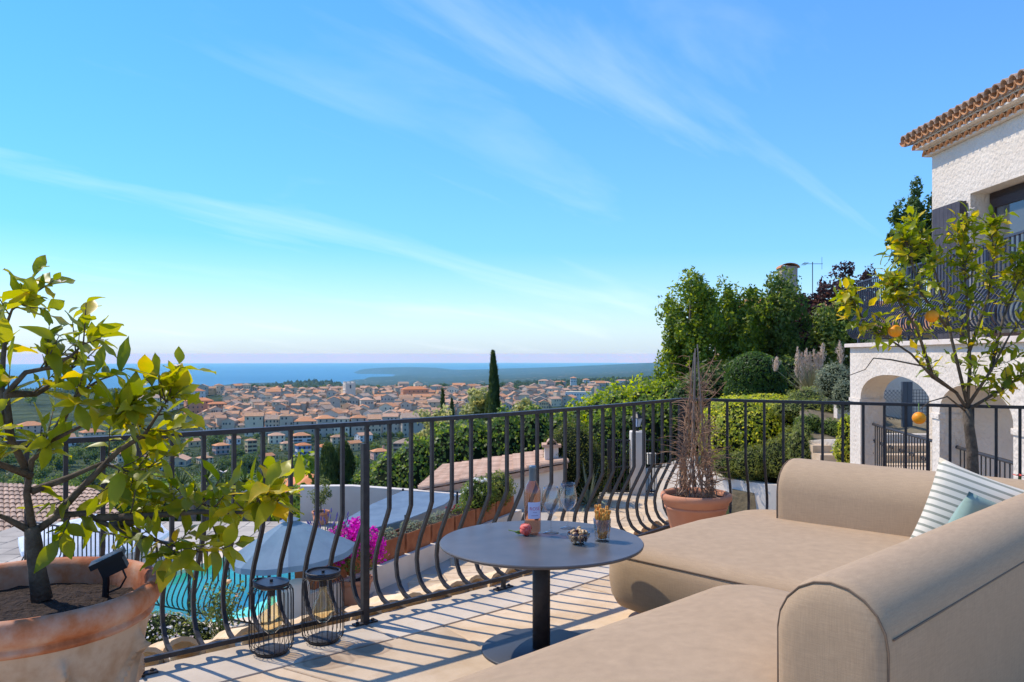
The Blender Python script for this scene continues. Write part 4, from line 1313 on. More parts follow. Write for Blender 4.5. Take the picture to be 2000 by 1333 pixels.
# pool house with one sloping roof and chimney
ph = thing('pool_house', 'small white building with one sloping pinkish tiled roof behind the planters', 'building', (0, 0, 0))
tile_pink = mat('pinkish_roof_tile', (0.46, 0.27, 0.17), (0.56, 0.37, 0.25), 8, rough=0.85, rnd=0.35, col3=(0.34, 0.22, 0.16))
NL, NR, FR, FL = Vector((-2.70, 23.6, -2.60)), Vector((1.62, 24.0, -1.86)), Vector((1.42, 26.9, -1.86)), Vector((-2.35, 28.4, -2.60))
q = [NL, FL, FR, NR]
MB().add([v - Vector((0, 0, 0.02)) for v in q] + [v - Vector((0, 0, 0.16)) for v in q], [(3, 2, 1, 0), (4, 5, 6, 7), (0, 1, 5, 4), (1, 2, 6, 5), (2, 3, 7, 6), (3, 0, 4, 7)]).build('roof_deck', tile_pink, ph)
tile_on([NL, FL, FR, NR], 20, 11, 0.12, tile_pink, ph)
w = MB(); ins = [v.lerp((NL + NR + FR + FL) / 4, 0.04) for v in q]
w.add([Vector((v.x, v.y, -6)) for v in ins] + [v - Vector((0, 0, 0.165)) for v in ins], [(0, 1, 5, 4), (1, 2, 6, 5), (2, 3, 7, 6), (3, 0, 4, 7)]); w.build('wall', mat('pool_house_render', (0.64, 0.57, 0.47), (0.72, 0.65, 0.55), 1.5, rough=0.9, coords='World'), ph)
ch = MB().box((0.98, 24.5, -2.3), (1.38, 25.0, -1.46)).build('chimney', wallwhite, ph)
MB().box((0.90, 24.42, -1.46), (1.46, 25.08, -1.38)).build('chimney_slab', tile_pink, ch)
ct = barrel_tile('cap_tile', 0.16, 0.14, 0.66, 0.02, tile_pink)
o = link_obj('cap_tile', ct, ch); o.location = (1.18, 24.42, -1.38)

# --- neighbour's orange roof low on the slope
p = Vector((-15.2, 62, -13.5))
house('neighbour_house', 'neighbour house with bright orange roof glimpsed left of the thuja', 'house', p, 5.2, 6, 4.7, 0.5, W_ROSE, ROOF_NEW, 'hip', None, 1, 2, True)

# --- big ivy hedge behind the pool house
def hedge_blobs(prof_, d, zb, depth):
    bl = []
    for px, yt in prof_:
        top = zy(yt, d); h = (top - zb)
        wv = 62 / F * d
        bl.append((((px - 1000) / F * d, d + depth * 0.2, zb + h * 0.5), (wv, depth, h * 0.5)))
    return bl
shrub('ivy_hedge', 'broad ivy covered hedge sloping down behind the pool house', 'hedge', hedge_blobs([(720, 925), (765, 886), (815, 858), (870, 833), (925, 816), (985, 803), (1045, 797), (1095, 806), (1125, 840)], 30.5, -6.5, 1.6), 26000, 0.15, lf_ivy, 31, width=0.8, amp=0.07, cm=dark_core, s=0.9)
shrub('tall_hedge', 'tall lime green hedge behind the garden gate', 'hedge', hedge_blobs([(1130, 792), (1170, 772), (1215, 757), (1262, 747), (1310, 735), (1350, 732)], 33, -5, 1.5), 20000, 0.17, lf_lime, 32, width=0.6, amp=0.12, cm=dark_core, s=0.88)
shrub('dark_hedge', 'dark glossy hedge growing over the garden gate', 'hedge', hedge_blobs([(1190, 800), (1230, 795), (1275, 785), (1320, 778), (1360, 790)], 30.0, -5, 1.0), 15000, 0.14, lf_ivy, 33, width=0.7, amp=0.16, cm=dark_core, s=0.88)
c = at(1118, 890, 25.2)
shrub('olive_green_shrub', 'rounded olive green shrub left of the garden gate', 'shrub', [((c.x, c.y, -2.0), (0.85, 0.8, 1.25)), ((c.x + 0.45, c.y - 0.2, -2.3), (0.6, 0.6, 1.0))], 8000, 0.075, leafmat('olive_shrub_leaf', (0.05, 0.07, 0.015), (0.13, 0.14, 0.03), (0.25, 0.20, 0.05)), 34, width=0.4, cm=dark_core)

# --- flax (spiky) by the gate
def spiky(name, label, cat, p, n, ln, w, m, seed, trunk=0.0, group=None, droop=0.55):
    rng = np.random.default_rng(seed)
    t = thing(name, label, cat, p, group=group)
    for k in range(n):
        a = rng.uniform(0, 6.28); el = rng.uniform(0.05 if trunk else 0.5, 1.45); L = ln * rng.uniform(0.65, 1.1)
        d = Vector((math.cos(a) * math.cos(el), math.sin(a) * math.cos(el), math.sin(el)))
        s = Vector((-math.sin(a), math.cos(a), 0)) * w
        pts = []
        for f in (0, 0.35, 0.7, 1.0):
            pts.append(Vector((0, 0, trunk)) + d * L * f - Vector((0, 0, droop * L * f * f * math.cos(el))))
        vs = []
        for f, q in zip((0.7, 1.0, 0.75, 0.03), pts): vs += [q - s * f, q + s * f]
        MB().add(vs, [(0, 1, 3, 2), (2, 3, 5, 4), (4, 5, 7, 6)]).build('leaf', m, t)
    if trunk: MB().tube([(0, 0, -1.2), (0.03, 0, trunk * 0.5), (0, 0, trunk)], [0.10, 0.09, 0.08], 8).build('trunk', bark_grey, t)
    return t
lf_flax = mat('flax_leaf', (0.16, 0.20, 0.13), (0.26, 0.30, 0.20), 3, rough=0.5, rnd=0.4)
c = on_z(1150, 990, G)
spiky('flax_plant', 'grey green flax with long sword leaves beside the gate', 'plant', (c.x, c.y, G), 46, 1.5, 0.035, lf_flax, 5)
lf_yc = mat('yucca_blade', (0.07, 0.11, 0.025), (0.15, 0.19, 0.04), 3, rough=0.5, rnd=0.6)
for k, (px, y, d) in enumerate([(352, 955, 24), (402, 942, 25), (440, 962, 23.5), (478, 946, 25), (520, 948, 24), (548, 962, 23.5), (375, 972, 23)]):
    c = at(px, y, d)
    spiky('yucca', 'yucca head of stiff green sword leaves beyond the pool', 'yucca', (c.x, c.y, c.z - 0.9), 60, 0.75, 0.022, lf_yc, 60 + k, 0.9, 'yuccas beyond the pool', droop=0.25)

# --- cypresses, thujas, olive on the slope
def column_tree(name, label, cat, px, ytop, wpx, d, zb, n, size, lm, seed, group=None, tips=1, shape=0.75):
    rng = np.random.default_rng(seed)
    x = (px - 1000) / F * d; zt = zy(ytop, d); H = zt - zb; r = wpx / F * d / 2
    t = thing(name, label, cat, (x, d, zb), group=group)
    u = rng.uniform(0.0, 1.0, n) ** 0.8
    prof_r = r * np.clip(np.minimum((u + 0.06) / 0.25, 1.0), 0, 1) * (1 - u) ** shape * 1.25
    a = rng.uniform(0, 6.28, n)
    wob = 1 + 0.22 * np.sin(a * 3 + u * 17) + rng.normal(0, 0.10, n)
    P_ = np.stack([np.cos(a) * prof_r * wob + 0.10 * r * np.sin(u * 9), np.sin(a) * prof_r * wob, u * H], 1)
    nr = np.stack([np.cos(a), np.sin(a), 0.5 + 0 * a], 1)
    tt = np.stack([np.cos(a) * 0.25, np.sin(a) * 0.25, np.ones(n)], 1) + rng.normal(0, 0.28, (n, 3))
    ax = unit(tt); bx_ = unit(np.cross(ax, nr))
    s = size * rng.uniform(0.6, 1.3, (n, 1))
    V, Q = leaf_quads(P_, ax * s * 0.5, bx_ * s * 0.16)
    link_obj('crown', quads('crown', V, Q, lm), t)
    MB().tube([(0, 0, 0), (0, 0, H * 0.5), (0.0, 0, H * 0.9)], [r * 0.16, r * 0.1, 0.02], 7).build('trunk', bark, t)
    mb = MB().lathe([(r * 0.5, 0.0), (r * 0.72, H * 0.2), (r * 0.62, H * 0.45), (r * 0.36, H * 0.75), (0.02, H * 0.94)], 10)
    mb.build('shade_core', dark_core, t, smooth=True)  # added solid cone; its dark colour carries the shade inside the crown
    return t
column_tree('cypress', 'tall slim cypress rising above the horizon', 'tree', 962, 688, 40, 42, -9.5, 10000, 0.30, lf_cypress, 51, shape=0.62)
column_tree('cypress', 'small dark cypress left of the tall one', 'tree', 864, 762, 22, 60, -13, 4000, 0.34, lf_cypress, 52, 'pair of small cypresses', shape=0.62)
column_tree('cypress', 'shorter dark cypress close behind the small one', 'tree', 882, 780, 22, 60.5, -13, 4000, 0.34, lf_cypress, 53, 'pair of small cypresses', shape=0.62)
column_tree('thuja', 'broad green thuja beyond the pool wall', 'tree', 640, 868, 50, 31, -5.8, 6500, 0.22, lf_cypress, 54, 'pair of thujas', shape=0.40)
column_tree('thuja', 'second thuja touching the broad one', 'tree', 670, 864, 46, 31.8, -5.8, 6000, 0.22, lf_cypress, 55, 'pair of thujas', shape=0.40)
def garden_tree(name, label, px, ytop, ybot, wpx, d, zb, lm, nclump, n, size, seed, tr=0.12, bm=None, clump=0.3, group=None, dx=None):
    rng = np.random.default_rng(seed)
    x = (px - 1000) / F * d; zt = zy(ytop, d); zl = zy(ybot, d); r = wpx / F * d / 2
    t = thing(name, label, 'tree', (x, d, zb), group=group)
    zc = (zt + zl) / 2 - zb; rz_ = (zt - zl) / 2
    V, Q, cc = crown_cloud((0, 0, zc), (r, r * 0.9, rz_), nclump, n, size, rng, clump=clump, inner=0.25)
    link_obj('crown', quads('crown', V, Q, lm), t)
    trunk_and_limbs((0, 0, -0.3), (0, 0, zc + rz_ * 0.2), tr, cc, rng, 22).build('trunk', bm or bark, t)
    return t
garden_tree('olive_tree', 'pale grey olive tree left of the tall cypress', 938, 758, 850, 86, 46, -10, lf_olive, 60, 5500, 0.30, 56)
garden_tree('olive_tree', 'dull green olive tree right of the tall cypress', 1022, 782, 860, 84, 50, -11, lf_olive, 50, 4500, 0.30, 57)
garden_tree('scrub_tree', 'pale scrubby tree behind the two small cypresses', 850, 800, 900, 110, 52, -13, lf_olive, 50, 4500, 0.32, 58)
rg = random.Random(17)
for k in range(40):
    px = rg.uniform(-60, 720); d = rg.uniform(70, 205)
    plant_proto(rg.choice([1, 1, 4, 2, 0]), ground_pt(px, d), rg.uniform(0.55, 0.9), rg.uniform(0, 6), 'on the slope below the garden')
for k in range(12):
    px = rg.uniform(250, 640); d = rg.uniform(34, 60)
    plant_proto(rg.choice([1, 4, 1]), ground_pt(px, d) - Vector((0, 0, 0.5)), rg.uniform(0.38, 0.55), rg.uniform(0, 6), 'just below the pool terrace')

# --- gate at the end of the path
gt = thing('garden_gate', 'black iron double gate at the end of the garden path', 'gate', (0, 0, 0))
GD = 26.7
def gx_(px): return (px - 1000) / F * GD
for (a, b) in ((1193, 1231), (1260, 1322)):
    x0, x1 = gx_(a), gx_(b)
    for z in (G + 0.04, zy(914, GD), zy(862, GD)): MB().box((x0, GD - 0.02, z), (x1, GD + 0.02, z + 0.045)).build('gate_rail', iron, gt)
    nb = int((x1 - x0) / 0.10)
    for k in range(nb + 1):
        x = lerp(x0, x1, k / nb); w = 0.022 if k in (0, nb) else 0.009
        MB().box((x - w, GD - w, G), (x + w, GD + w, zy(862, GD))).build('gate_bar', iron, gt)
MB().box((gx_(1186), GD - 0.06, G - 0.1), (gx_(1193), GD + 0.06, zy(862, GD) + 0.05)).build('gate_post', iron, gt)
gp = thing('gate_pillar', 'plain white square gate pillar between the two gate leaves', 'pillar', (gx_(1245), GD, G))
MB().box((-0.23, -0.23, -0.1), (0.23, 0.23, zy(846, GD) - G)).build('shaft', wallwhite, gp)
MB().prism([(-0.23, -0.23), (0.23, -0.23), (0.23, 0.23), (-0.23, 0.23)], zy(846, GD) - G, zy(842, GD) - G, 0.03).build('cap', wallwhite, gp)
ln_ = thing('pillar_lantern', 'black carriage lantern with white glass on the gate pillar', 'lantern', (gx_(1244), GD, zy(842, GD)))
ln_.scale = (1.35, 1.35, 1.15)
frost = mat('frosted_pane', (0.70, 0.74, 0.80), rough=0.4)
MB().lathe([(0.05, 0), (0.05, 0.03), (0.02, 0.05), (0.02, 0.10), (0.07, 0.12)], 8).build('foot', iron, ln_)
MB().lathe([(0.075, 0.12), (0.135, 0.36)], 4, cap0=True, cap1=True).build('glass', frost, ln_)
MB().lathe([(0.165, 0.36), (0.16, 0.38), (0.05, 0.48), (0.02, 0.53)], 4).build('hood', iron, ln_)
for k in range(4):
    a = math.pi / 2 * k
    MB().tube([(0.079 * math.cos(a), 0.079 * math.sin(a), 0.12), (0.139 * math.cos(a), 0.139 * math.sin(a), 0.36)], 0.008, 5).build('bar', iron, ln_)
mbx = thing('mailbox', 'small white mailbox on the fence right of the gate pillar', 'mailbox', (gx_(1276), GD + 0.35, G))
MB().box((-0.13, -0.1, 0.9), (0.13, 0.1, 1.22)).build('box', W_WHITE, mbx)
MB().box((-0.14, -0.11, 1.22), (0.14, 0.11, 1.26)).build('lid', W_WHITE, mbx)
MB().box((-0.02, -0.02, 0), (0.02, 0.02, 0.9)).build('post', iron, mbx)
wall_between('drive_wall', 'low white wall sloping up beyond the gate', [(gx_(1262) + 0.4, 29.2), (gx_(1300) + 0.6, 28.2), (gx_(1335) + 0.5, 26.8)], [-2.75, -2.35, -2.0], G - 0.5, 0.25, wallwhite)
# ================================================================== right: bank, house, trees
bank_m = mat('garden_soil', (0.13, 0.10, 0.06), (0.22, 0.18, 0.11), 1.2, rough=0.95, coords='World', bump=0.8, bscale=6, bdist=0.05, col3=(0.09, 0.11, 0.035))
bp_px = np.sort(np.concatenate([np.linspace(1430, 2150, 30), [1556, 1562, 1446, 1452]])); bp_d = np.array([17.8, 18.4, 19.4, 20.6, 20.8, 23, 26, 30])
zt_ = np.array([-0.55, -0.42, -0.30, -0.2, -0.15, 0.05, 0.3, 0.6])
Pb = np.zeros((len(bp_d), len(bp_px), 3))
for i, d in enumerate(bp_d):
    for j, px in enumerate(bp_px):
        lim = 1556
        f = min(1.0, max(0.0, (px - lim) / 6))
        lowz = -3.6 if d < 20.7 else -2.2
        Pb[i, j] = ((px - 1000) / F * d, d, lerp(lowz, zt_[i] + 0.12 * mnoise.noise((px * 0.02, d * 0.6, 0)), f))
bk = link_obj('garden_bank', grid_mesh('garden_bank', Pb, bank_m)); tag(bk, 'planted garden bank rising to the house', 'bank', kind='structure')

cw = [(1290, 26.2), (1335, 24.3), (1385, 22.7), (1440, 21.5), (1500, 20.6), (1560, 20.0), (1640, 19.4)]
wall_between('curved_garden_wall', 'curved low white wall holding the planted bank by the path', [((a - 1000) / F * b, b) for a, b in cw], [-2.35, -1.9, -1.92, -1.95, -1.93, -1.9, -1.85], G - 0.4, 0.28, wallwhite)
wall_between('rough_white_wall', 'short rough white wall on the bank beside the arcade', [(at(1556, 0, 18.2).x, 18.2), (at(1600, 0, 17.4).x, 17.4), (at(1652, 0, 16.9).x, 16.9)], [-0.62, -0.50, -0.45], -1.6, 0.3, stucco)
# rocks on the bank
for k, (px, y, d, r) in enumerate([(1598, 838, 18.6, 0.26), (1640, 760, 24, 0.30), (1620, 770, 23, 0.24), (1660, 830, 18.5, 0.2)]):
    c = at(px, y, d)
    rk = MB().ball((0, 0, 0), r, 10, 7, (1.1, 0.8, 0.85))
    rk.v = [tuple(Vector(v) * (1 + 0.25 * mnoise.noise(Vector(v) * 4 + Vector((k * 5, 0, 0))))) for v in rk.v]
    o = rk.build('rock', mat('rock', (0.34, 0.26, 0.21), (0.45, 0.37, 0.31), 5, rough=0.9, bump=0.6, bscale=12), None); o.location = c - Vector((0, 0, 0.05))
    tag(o, ['pinkish boulder on the bank above the white wall', 'grey boulder high on the bank by the pampas', 'smaller grey boulder beside the pampas', 'small boulder near the arcade corner'][k], 'rock')

# --- shrubs and trees on the bank
def ball_at(px, y, d, rx, rz, ry=None): 
    c = at(px, y, d); return ((c.x, c.y, c.z), (rx, ry or rx, rz))
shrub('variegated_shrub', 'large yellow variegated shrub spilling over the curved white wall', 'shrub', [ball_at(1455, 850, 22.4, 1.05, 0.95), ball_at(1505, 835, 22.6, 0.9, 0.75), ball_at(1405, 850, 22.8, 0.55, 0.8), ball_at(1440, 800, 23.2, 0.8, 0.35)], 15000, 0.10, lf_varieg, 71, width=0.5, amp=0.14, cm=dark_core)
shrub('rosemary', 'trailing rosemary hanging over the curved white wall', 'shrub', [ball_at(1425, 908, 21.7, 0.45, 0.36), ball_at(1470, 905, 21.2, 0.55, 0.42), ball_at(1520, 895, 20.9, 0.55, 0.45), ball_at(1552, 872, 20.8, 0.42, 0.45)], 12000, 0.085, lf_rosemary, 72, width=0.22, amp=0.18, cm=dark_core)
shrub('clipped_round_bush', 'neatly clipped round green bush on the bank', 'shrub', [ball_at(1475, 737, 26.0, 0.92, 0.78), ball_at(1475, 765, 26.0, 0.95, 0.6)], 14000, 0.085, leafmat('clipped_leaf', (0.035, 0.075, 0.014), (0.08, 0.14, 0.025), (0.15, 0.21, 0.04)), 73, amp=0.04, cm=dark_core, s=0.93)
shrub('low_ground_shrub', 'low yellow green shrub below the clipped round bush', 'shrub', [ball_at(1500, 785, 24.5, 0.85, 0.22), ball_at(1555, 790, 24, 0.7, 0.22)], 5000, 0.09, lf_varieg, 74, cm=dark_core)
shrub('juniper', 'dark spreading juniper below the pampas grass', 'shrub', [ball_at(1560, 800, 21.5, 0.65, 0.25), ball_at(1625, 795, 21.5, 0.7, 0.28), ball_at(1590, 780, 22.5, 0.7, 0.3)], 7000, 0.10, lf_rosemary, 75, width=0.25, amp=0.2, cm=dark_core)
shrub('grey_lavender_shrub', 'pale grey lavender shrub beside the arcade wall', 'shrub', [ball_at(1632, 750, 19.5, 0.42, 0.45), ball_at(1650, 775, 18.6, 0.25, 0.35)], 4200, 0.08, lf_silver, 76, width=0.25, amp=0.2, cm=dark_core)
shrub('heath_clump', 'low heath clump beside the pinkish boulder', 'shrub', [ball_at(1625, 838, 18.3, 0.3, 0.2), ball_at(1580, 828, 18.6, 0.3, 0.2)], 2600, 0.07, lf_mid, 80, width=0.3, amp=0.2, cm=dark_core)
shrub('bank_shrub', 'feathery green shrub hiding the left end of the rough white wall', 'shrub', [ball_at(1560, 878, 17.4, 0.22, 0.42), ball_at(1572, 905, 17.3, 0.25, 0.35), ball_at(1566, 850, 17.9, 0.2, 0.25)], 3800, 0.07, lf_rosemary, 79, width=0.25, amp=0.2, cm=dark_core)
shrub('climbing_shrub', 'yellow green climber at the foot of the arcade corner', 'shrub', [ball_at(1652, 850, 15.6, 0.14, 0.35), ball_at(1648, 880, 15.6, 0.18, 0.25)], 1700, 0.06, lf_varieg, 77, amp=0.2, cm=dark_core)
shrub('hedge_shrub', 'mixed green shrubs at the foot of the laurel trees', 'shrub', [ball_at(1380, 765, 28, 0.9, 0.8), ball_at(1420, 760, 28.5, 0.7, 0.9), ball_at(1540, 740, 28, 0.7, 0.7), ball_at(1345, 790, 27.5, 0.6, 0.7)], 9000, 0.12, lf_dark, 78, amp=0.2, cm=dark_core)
garden_tree('laurel_tree', 'broad yellow green laurel tree at the left end of the tree row', 1346, 532, 785, 140, 30, -0.6, lf_laurel, 95, 15000, 0.17, 81, clump=0.27)
garden_tree('laurel_tree', 'narrower laurel tree between two fuller ones', 1436, 543, 770, 136, 31, -0.4, lf_laurel, 90, 14000, 0.17, 82, clump=0.27)
garden_tree('laurel_tree', 'dark green laurel tree next to the purple leaved tree', 1512, 530, 755, 136, 31.5, -0.3, lf_mid, 90, 14000, 0.17, 83, clump=0.27)
garden_tree('purple_plum', 'dark purple leaved tree in front of the chimney', 1590, 545, 715, 160, 33, 0, lf_purple, 80, 9000, 0.19, 84, clump=0.25)
garden_tree('purple_plum', 'loose top of a second purple leaved tree near the balcony', 1668, 505, 670, 110, 34, 0, lf_purple, 50, 4200, 0.17, 85, clump=0.22)
garden_tree('evergreen_tree', 'dull green evergreen between the purple trees and balcony', 1640, 585, 745, 112, 30, 0, lf_mid, 60, 8000, 0.17, 86, clump=0.27)
garden_tree('holm_oak', 'dark holm oak rising behind the house corner', 1795, 352, 600, 130, 34, 2.0, lf_dark, 80, 10000, 0.20, 87, clump=0.25)
garden_tree('evergreen_tree', 'tall dark evergreen behind the laurels', 1490, 610, 745, 140, 34, 0, lf_dark, 60, 7000, 0.19, 88, clump=0.28)
# pampas
pg = thing('pampas_grass', 'pampas grass with tall pale plumes on the bank', 'grass', tuple(at(1585, 775, 24)))
rng = np.random.default_rng(91)
plume_m = mat('pampas_plume', (0.52, 0.40, 0.28), (0.66, 0.54, 0.42), 6, rough=0.95, transl=0.25)
straw_m = mat('pampas_straw', (0.30, 0.27, 0.13), (0.42, 0.36, 0.2), 6, rough=0.9)
for k, (px, y0, y1) in enumerate([(1558, 680, 735), (1566, 690, 745), (1575, 682, 740), (1582, 690, 750), (1590, 685, 745), (1607, 672, 715), (1598, 690, 740), (1517, 700, 722), (1640, 668, 710)]):
    tp = at(px, y0, 24) - Vector(pg.location); bt = at(px + rng.uniform(-3, 3), y1, 24) - Vector(pg.location)
    root = Vector((rng.uniform(-0.2, 0.2), rng.uniform(-0.15, 0.15), -0.1))
    st = MB().tube([root, root.lerp(bt, 0.5) + Vector((0, 0, 0.05)), bt, tp], 0.008, 5).build('stalk', straw_m, pg)
    n_ = 260
    u = rng.uniform(0, 1, (n_, 1)); ctr = np.array(bt) * (1 - u) + np.array(tp) * u
    wv = 0.075 * np.sin(np.pi * np.clip(u * 0.9 + 0.08, 0, 1))
    C = ctr + rng.normal(0, 1, (n_, 3)) * wv * 0.6
    ax = unit(np.array([0, 0, 1.0]) + rng.normal(0, 0.45, (n_, 3))); bx2 = unit(np.cross(ax, rng.normal(0, 1, (n_, 3))))
    V, Q = leaf_quads(C, ax * 0.07, bx2 * 0.010)
    link_obj('plume', quads('plume', V, Q, plume_m), st)
C = np.zeros((420, 3)); a = rng.uniform(0, 6.28, 420); el = rng.uniform(0.5, 1.5, 420); L_ = rng.uniform(0.5, 1.15, 420)
dv = np.stack([np.cos(a) * np.cos(el), np.sin(a) * np.cos(el), np.sin(el)], 1) * L_[:, None]
V, Q = leaf_quads(C + dv * 0.5, dv * 0.5, unit(np.cross(dv, np.array([0, 0, 1.0]))) * 0.012)
tag(link_obj('blades', quads('blades', V, Q, straw_m), pg), kind='stuff')

# neighbour's house behind the trees, with chimney and aerial
nb = house('hilltop_house', 'ochre house with tiled chimney showing above the purple tree', 'house', Vector((17.6, 47, -1.8)), 9, 8, 4.2, 0.3, WALLS[3], ROOFS[1], 'gable', None, 1, 3, True)
c0 = at(1538, 545, 44)
cs = thing('chimney_stack', 'rendered chimney with curved tile cap above the trees', 'chimney', (c0.x, c0.y, c0.z - 1.5))
MB().box((-0.42, -0.35, -1.5), (0.42, 0.35, 2.15)).build('shaft', wallmat('chimney_render', (0.42, 0.34, 0.27)), cs)
o = link_obj('cap_tile', barrel_tile('cap_tile', 0.52, 0.48, 0.95, 0.06, ROOFS[1], 9), cs); o.location = (0, -0.48, 2.05); o.scale = (1, 1, 0.5)
a0 = at(1587, 545, 44)
an = thing('television_aerial', 'thin television aerial on a mast beside the chimney', 'aerial', (a0.x, a0.y, a0.z - 2.4))
MB().tube([(0, 0, 0), (0, 0, 3.3)], 0.022, 6).build('mast', iron, an)
MB().tube([(-0.55, 0, 3.2), (0.55, 0, 3.2)], 0.014, 5).build('boom', iron, an)
for k in range(6): MB().tube([(-0.52 + 0.045 * k, -0.28, 3.2 + 0.05), (-0.52 + 0.045 * k, 0.28, 3.2 - 0.05)], 0.008, 4).build('element', iron, an)
MB().tube([(0.5, 0, 2.9), (0.5, 0, 3.55)], 0.010, 4).build('element', iron, an)

# ------------------------------------------------------------------ the house
hs = thing('villa', 'white stucco villa with tiled eaves, balcony and arcade', 'house', (0, 0, 0))
AX = lambda d: 3.82 + 0.139 * d          # line of the arcade front
WX = 7.13                                # upper wall plane
AT = Vector((0.139, 1.0, 0)).normalized(); AN = Vector((AT.y, -AT.x, 0))   # AN points into the house
def a_pt(d, depth, z): 
    p = Vector((AX(d), d, 0)) + AN * depth
    return Vector((p.x, p.y, z))
ARCH_TOP, SPRING, FLOOR_Z = 1.42, 0.60, -0.9
openings = [(13.47, 10.31, 0.40), (10.07, 8.15, 0.36), (7.9, 6.2, 0.36)]
def z_low(d):
    for a, b, rise in openings:
        if b <= d <= a:
            u = (d - (a + b) / 2) / ((a - b) / 2)
            return SPRING + rise * max(0.0, 1 - abs(u) ** 2.3) ** 0.5
    return FLOOR_Z - 1.5
cols = [14.1]
for a, b, _ in openings:
    for k in range(29):
        dd = a + (b - a) * (0.5 - 0.5 * math.cos(math.pi * k / 28)); cols.append((dd, 'o'))
    
seq = []
prev = 14.1
seq.append((14.1, FLOOR_Z - 1.5))
for a, b, rise in openings:
    seq.append((a, FLOOR_Z - 1.5))
    for k in range(29):
        dd = a + (b - a) * (0.5 - 0.5 * math.cos(math.pi * k / 28))
        u = (dd - (a + b) / 2) / ((a - b) / 2)
        seq.append((dd, SPRING + rise * max(0.0, 1 - abs(u) ** 2.3) ** 0.5))
    seq.append((b, FLOOR_Z - 1.5))
seq.append((5.6, FLOOR_Z - 1.5))
TH = 0.36
arc = MB(); vs = []; fs = []
for d, z in seq:
    vs += [a_pt(d, 0, z), a_pt(d, 0, ARCH_TOP), a_pt(d, TH, ARCH_TOP), a_pt(d, TH, z)]
for i in range(len(seq) - 1):
    b = i * 4
    if abs(seq[i][0] - seq[i+1][0]) < 1e-6:
        fs.append((b, b + 4, b + 7, b + 3)); continue
    fs += [(b, b+1, b+5, b+4), (b+1, b+2, b+6, b+5), (b+2, b+3, b+7, b+6), (b+3, b, b+4, b+7)]
fs += [(0, 3, 2, 1)]
arc.add(vs, fs); arc.build('arcade', stucco, hs)
# slightly proud impost bands on the pillars
for d0, d1 in ((14.1, 13.47), (10.31, 10.07), (8.15, 7.9)):
    m = MB(); P_ = [a_pt(d0 + 0.015, -0.018, 0), a_pt(d1 - 0.015, -0.018, 0), a_pt(d1 - 0.015, TH + 0.018, 0), a_pt(d0 + 0.015, TH + 0.018, 0)]
    m.prism([(p.x, p.y) for p in P_][::-1], SPRING - 0.09, SPRING - 0.03); m.build('impost', stucco, hs)
# coping and balcony slab
co = MB(); P_ = [a_pt(14.2, -0.07, 0), a_pt(5.6, -0.07, 0), a_pt(5.6, TH + 0.05, 0), a_pt(14.2, TH + 0.05, 0)]
co.prism([(p.x, p.y) for p in P_][::-1], ARCH_TOP, ARCH_TOP + 0.06, 0.015); co.build('coping', mat('coping_stone', (0.62, 0.50, 0.41), (0.70, 0.60, 0.50), 4, rough=0.8, coords='World'), hs)
sl = MB(); sl.prism([(p.x, p.y) for p in [a_pt(14.08, TH, 0), a_pt(5.6, TH, 0), Vector((WX, 5.6, 0)), Vector((WX, 14.08, 0))]][::-1], 1.16, 1.40); sl.build('balcony_slab', stucco, hs)
# far end of the gallery: lintel with a flat arch
MB().box((a_pt(14.1, TH, 0).x, 13.78, 1.02), (WX, 14.08, 1.16)).build('gallery_lintel', stucco, hs)
# lower and upper walls
MB().box((WX, 5.2, FLOOR_Z - 1.5), (WX + 0.35, 14.1, 1.40)).build('lower_wall', stucco, hs)
OP0, OP1, OPT = 12.83, 9.6, 3.80
EAVE = 4.66
uw = MB()
uw.box((WX, OP0, 1.40), (WX + 0.40, 14.0, EAVE)); uw.box((WX, 5.2, 1.40), (WX + 0.40, OP1, EAVE)); uw.box((WX, OP1, OPT), (WX + 0.40, OP0, EAVE))
uw.box((WX + 0.40, 13.65, 1.40), (9.5, 14.0, EAVE))
uw.build('upper_wall', stucco, hs)
wood_dark = mat('dark_window_frame', (0.035, 0.020, 0.016), (0.05, 0.03, 0.024), 8, rough=0.55, stretch=(1, 1, 8))
# patio door: frame, leaf, glass
dr = MB()
dr.box((WX + 0.30, OP0 - 0.10, 1.40), (WX + 0.39, OP0, OPT)); dr.box((WX + 0.30, OP1, OPT - 0.10), (WX + 0.39, OP0 - 0.10, OPT)); dr.box((WX + 0.30, OP1, 1.40), (WX + 0.39, OP1 + 0.1, OPT - 0.1))
door = dr.build('patio_door', wood_dark, hs)
for k in range(2):
    y0, y1 = (OP0 - 0.12 - 1.5 * k, OP0 - 1.58 - 1.5 * k)
    lf = MB(); lf.box((WX + 0.24, y0 - 0.13, 1.42), (WX + 0.295, y0, OPT - 0.12)); lf.box((WX + 0.24, y1, 1.42), (WX + 0.295, y1 + 0.13, OPT - 0.12)); lf.box((WX + 0.24, y1 + 0.13, OPT - 0.26), (WX + 0.295, y0 - 0.13, OPT - 0.12)); lf.box((WX + 0.24, y1 + 0.13, 1.42), (WX + 0.295, y0 - 0.13, 1.62))
    lf.build('door_leaf', wood_dark, door)
    MB().box((WX + 0.262, y1 + 0.13, 1.62), (WX + 0.272, y0 - 0.13, OPT - 0.26)).build('pane', mat('window_glass', (0.10, 0.10, 0.09), rough=0.04, spec=0.9), door)
MB().box((WX + 0.45, OP1, 1.4), (WX + 3, OP0, 1.42)).build('room_floor', wood_dark, hs)
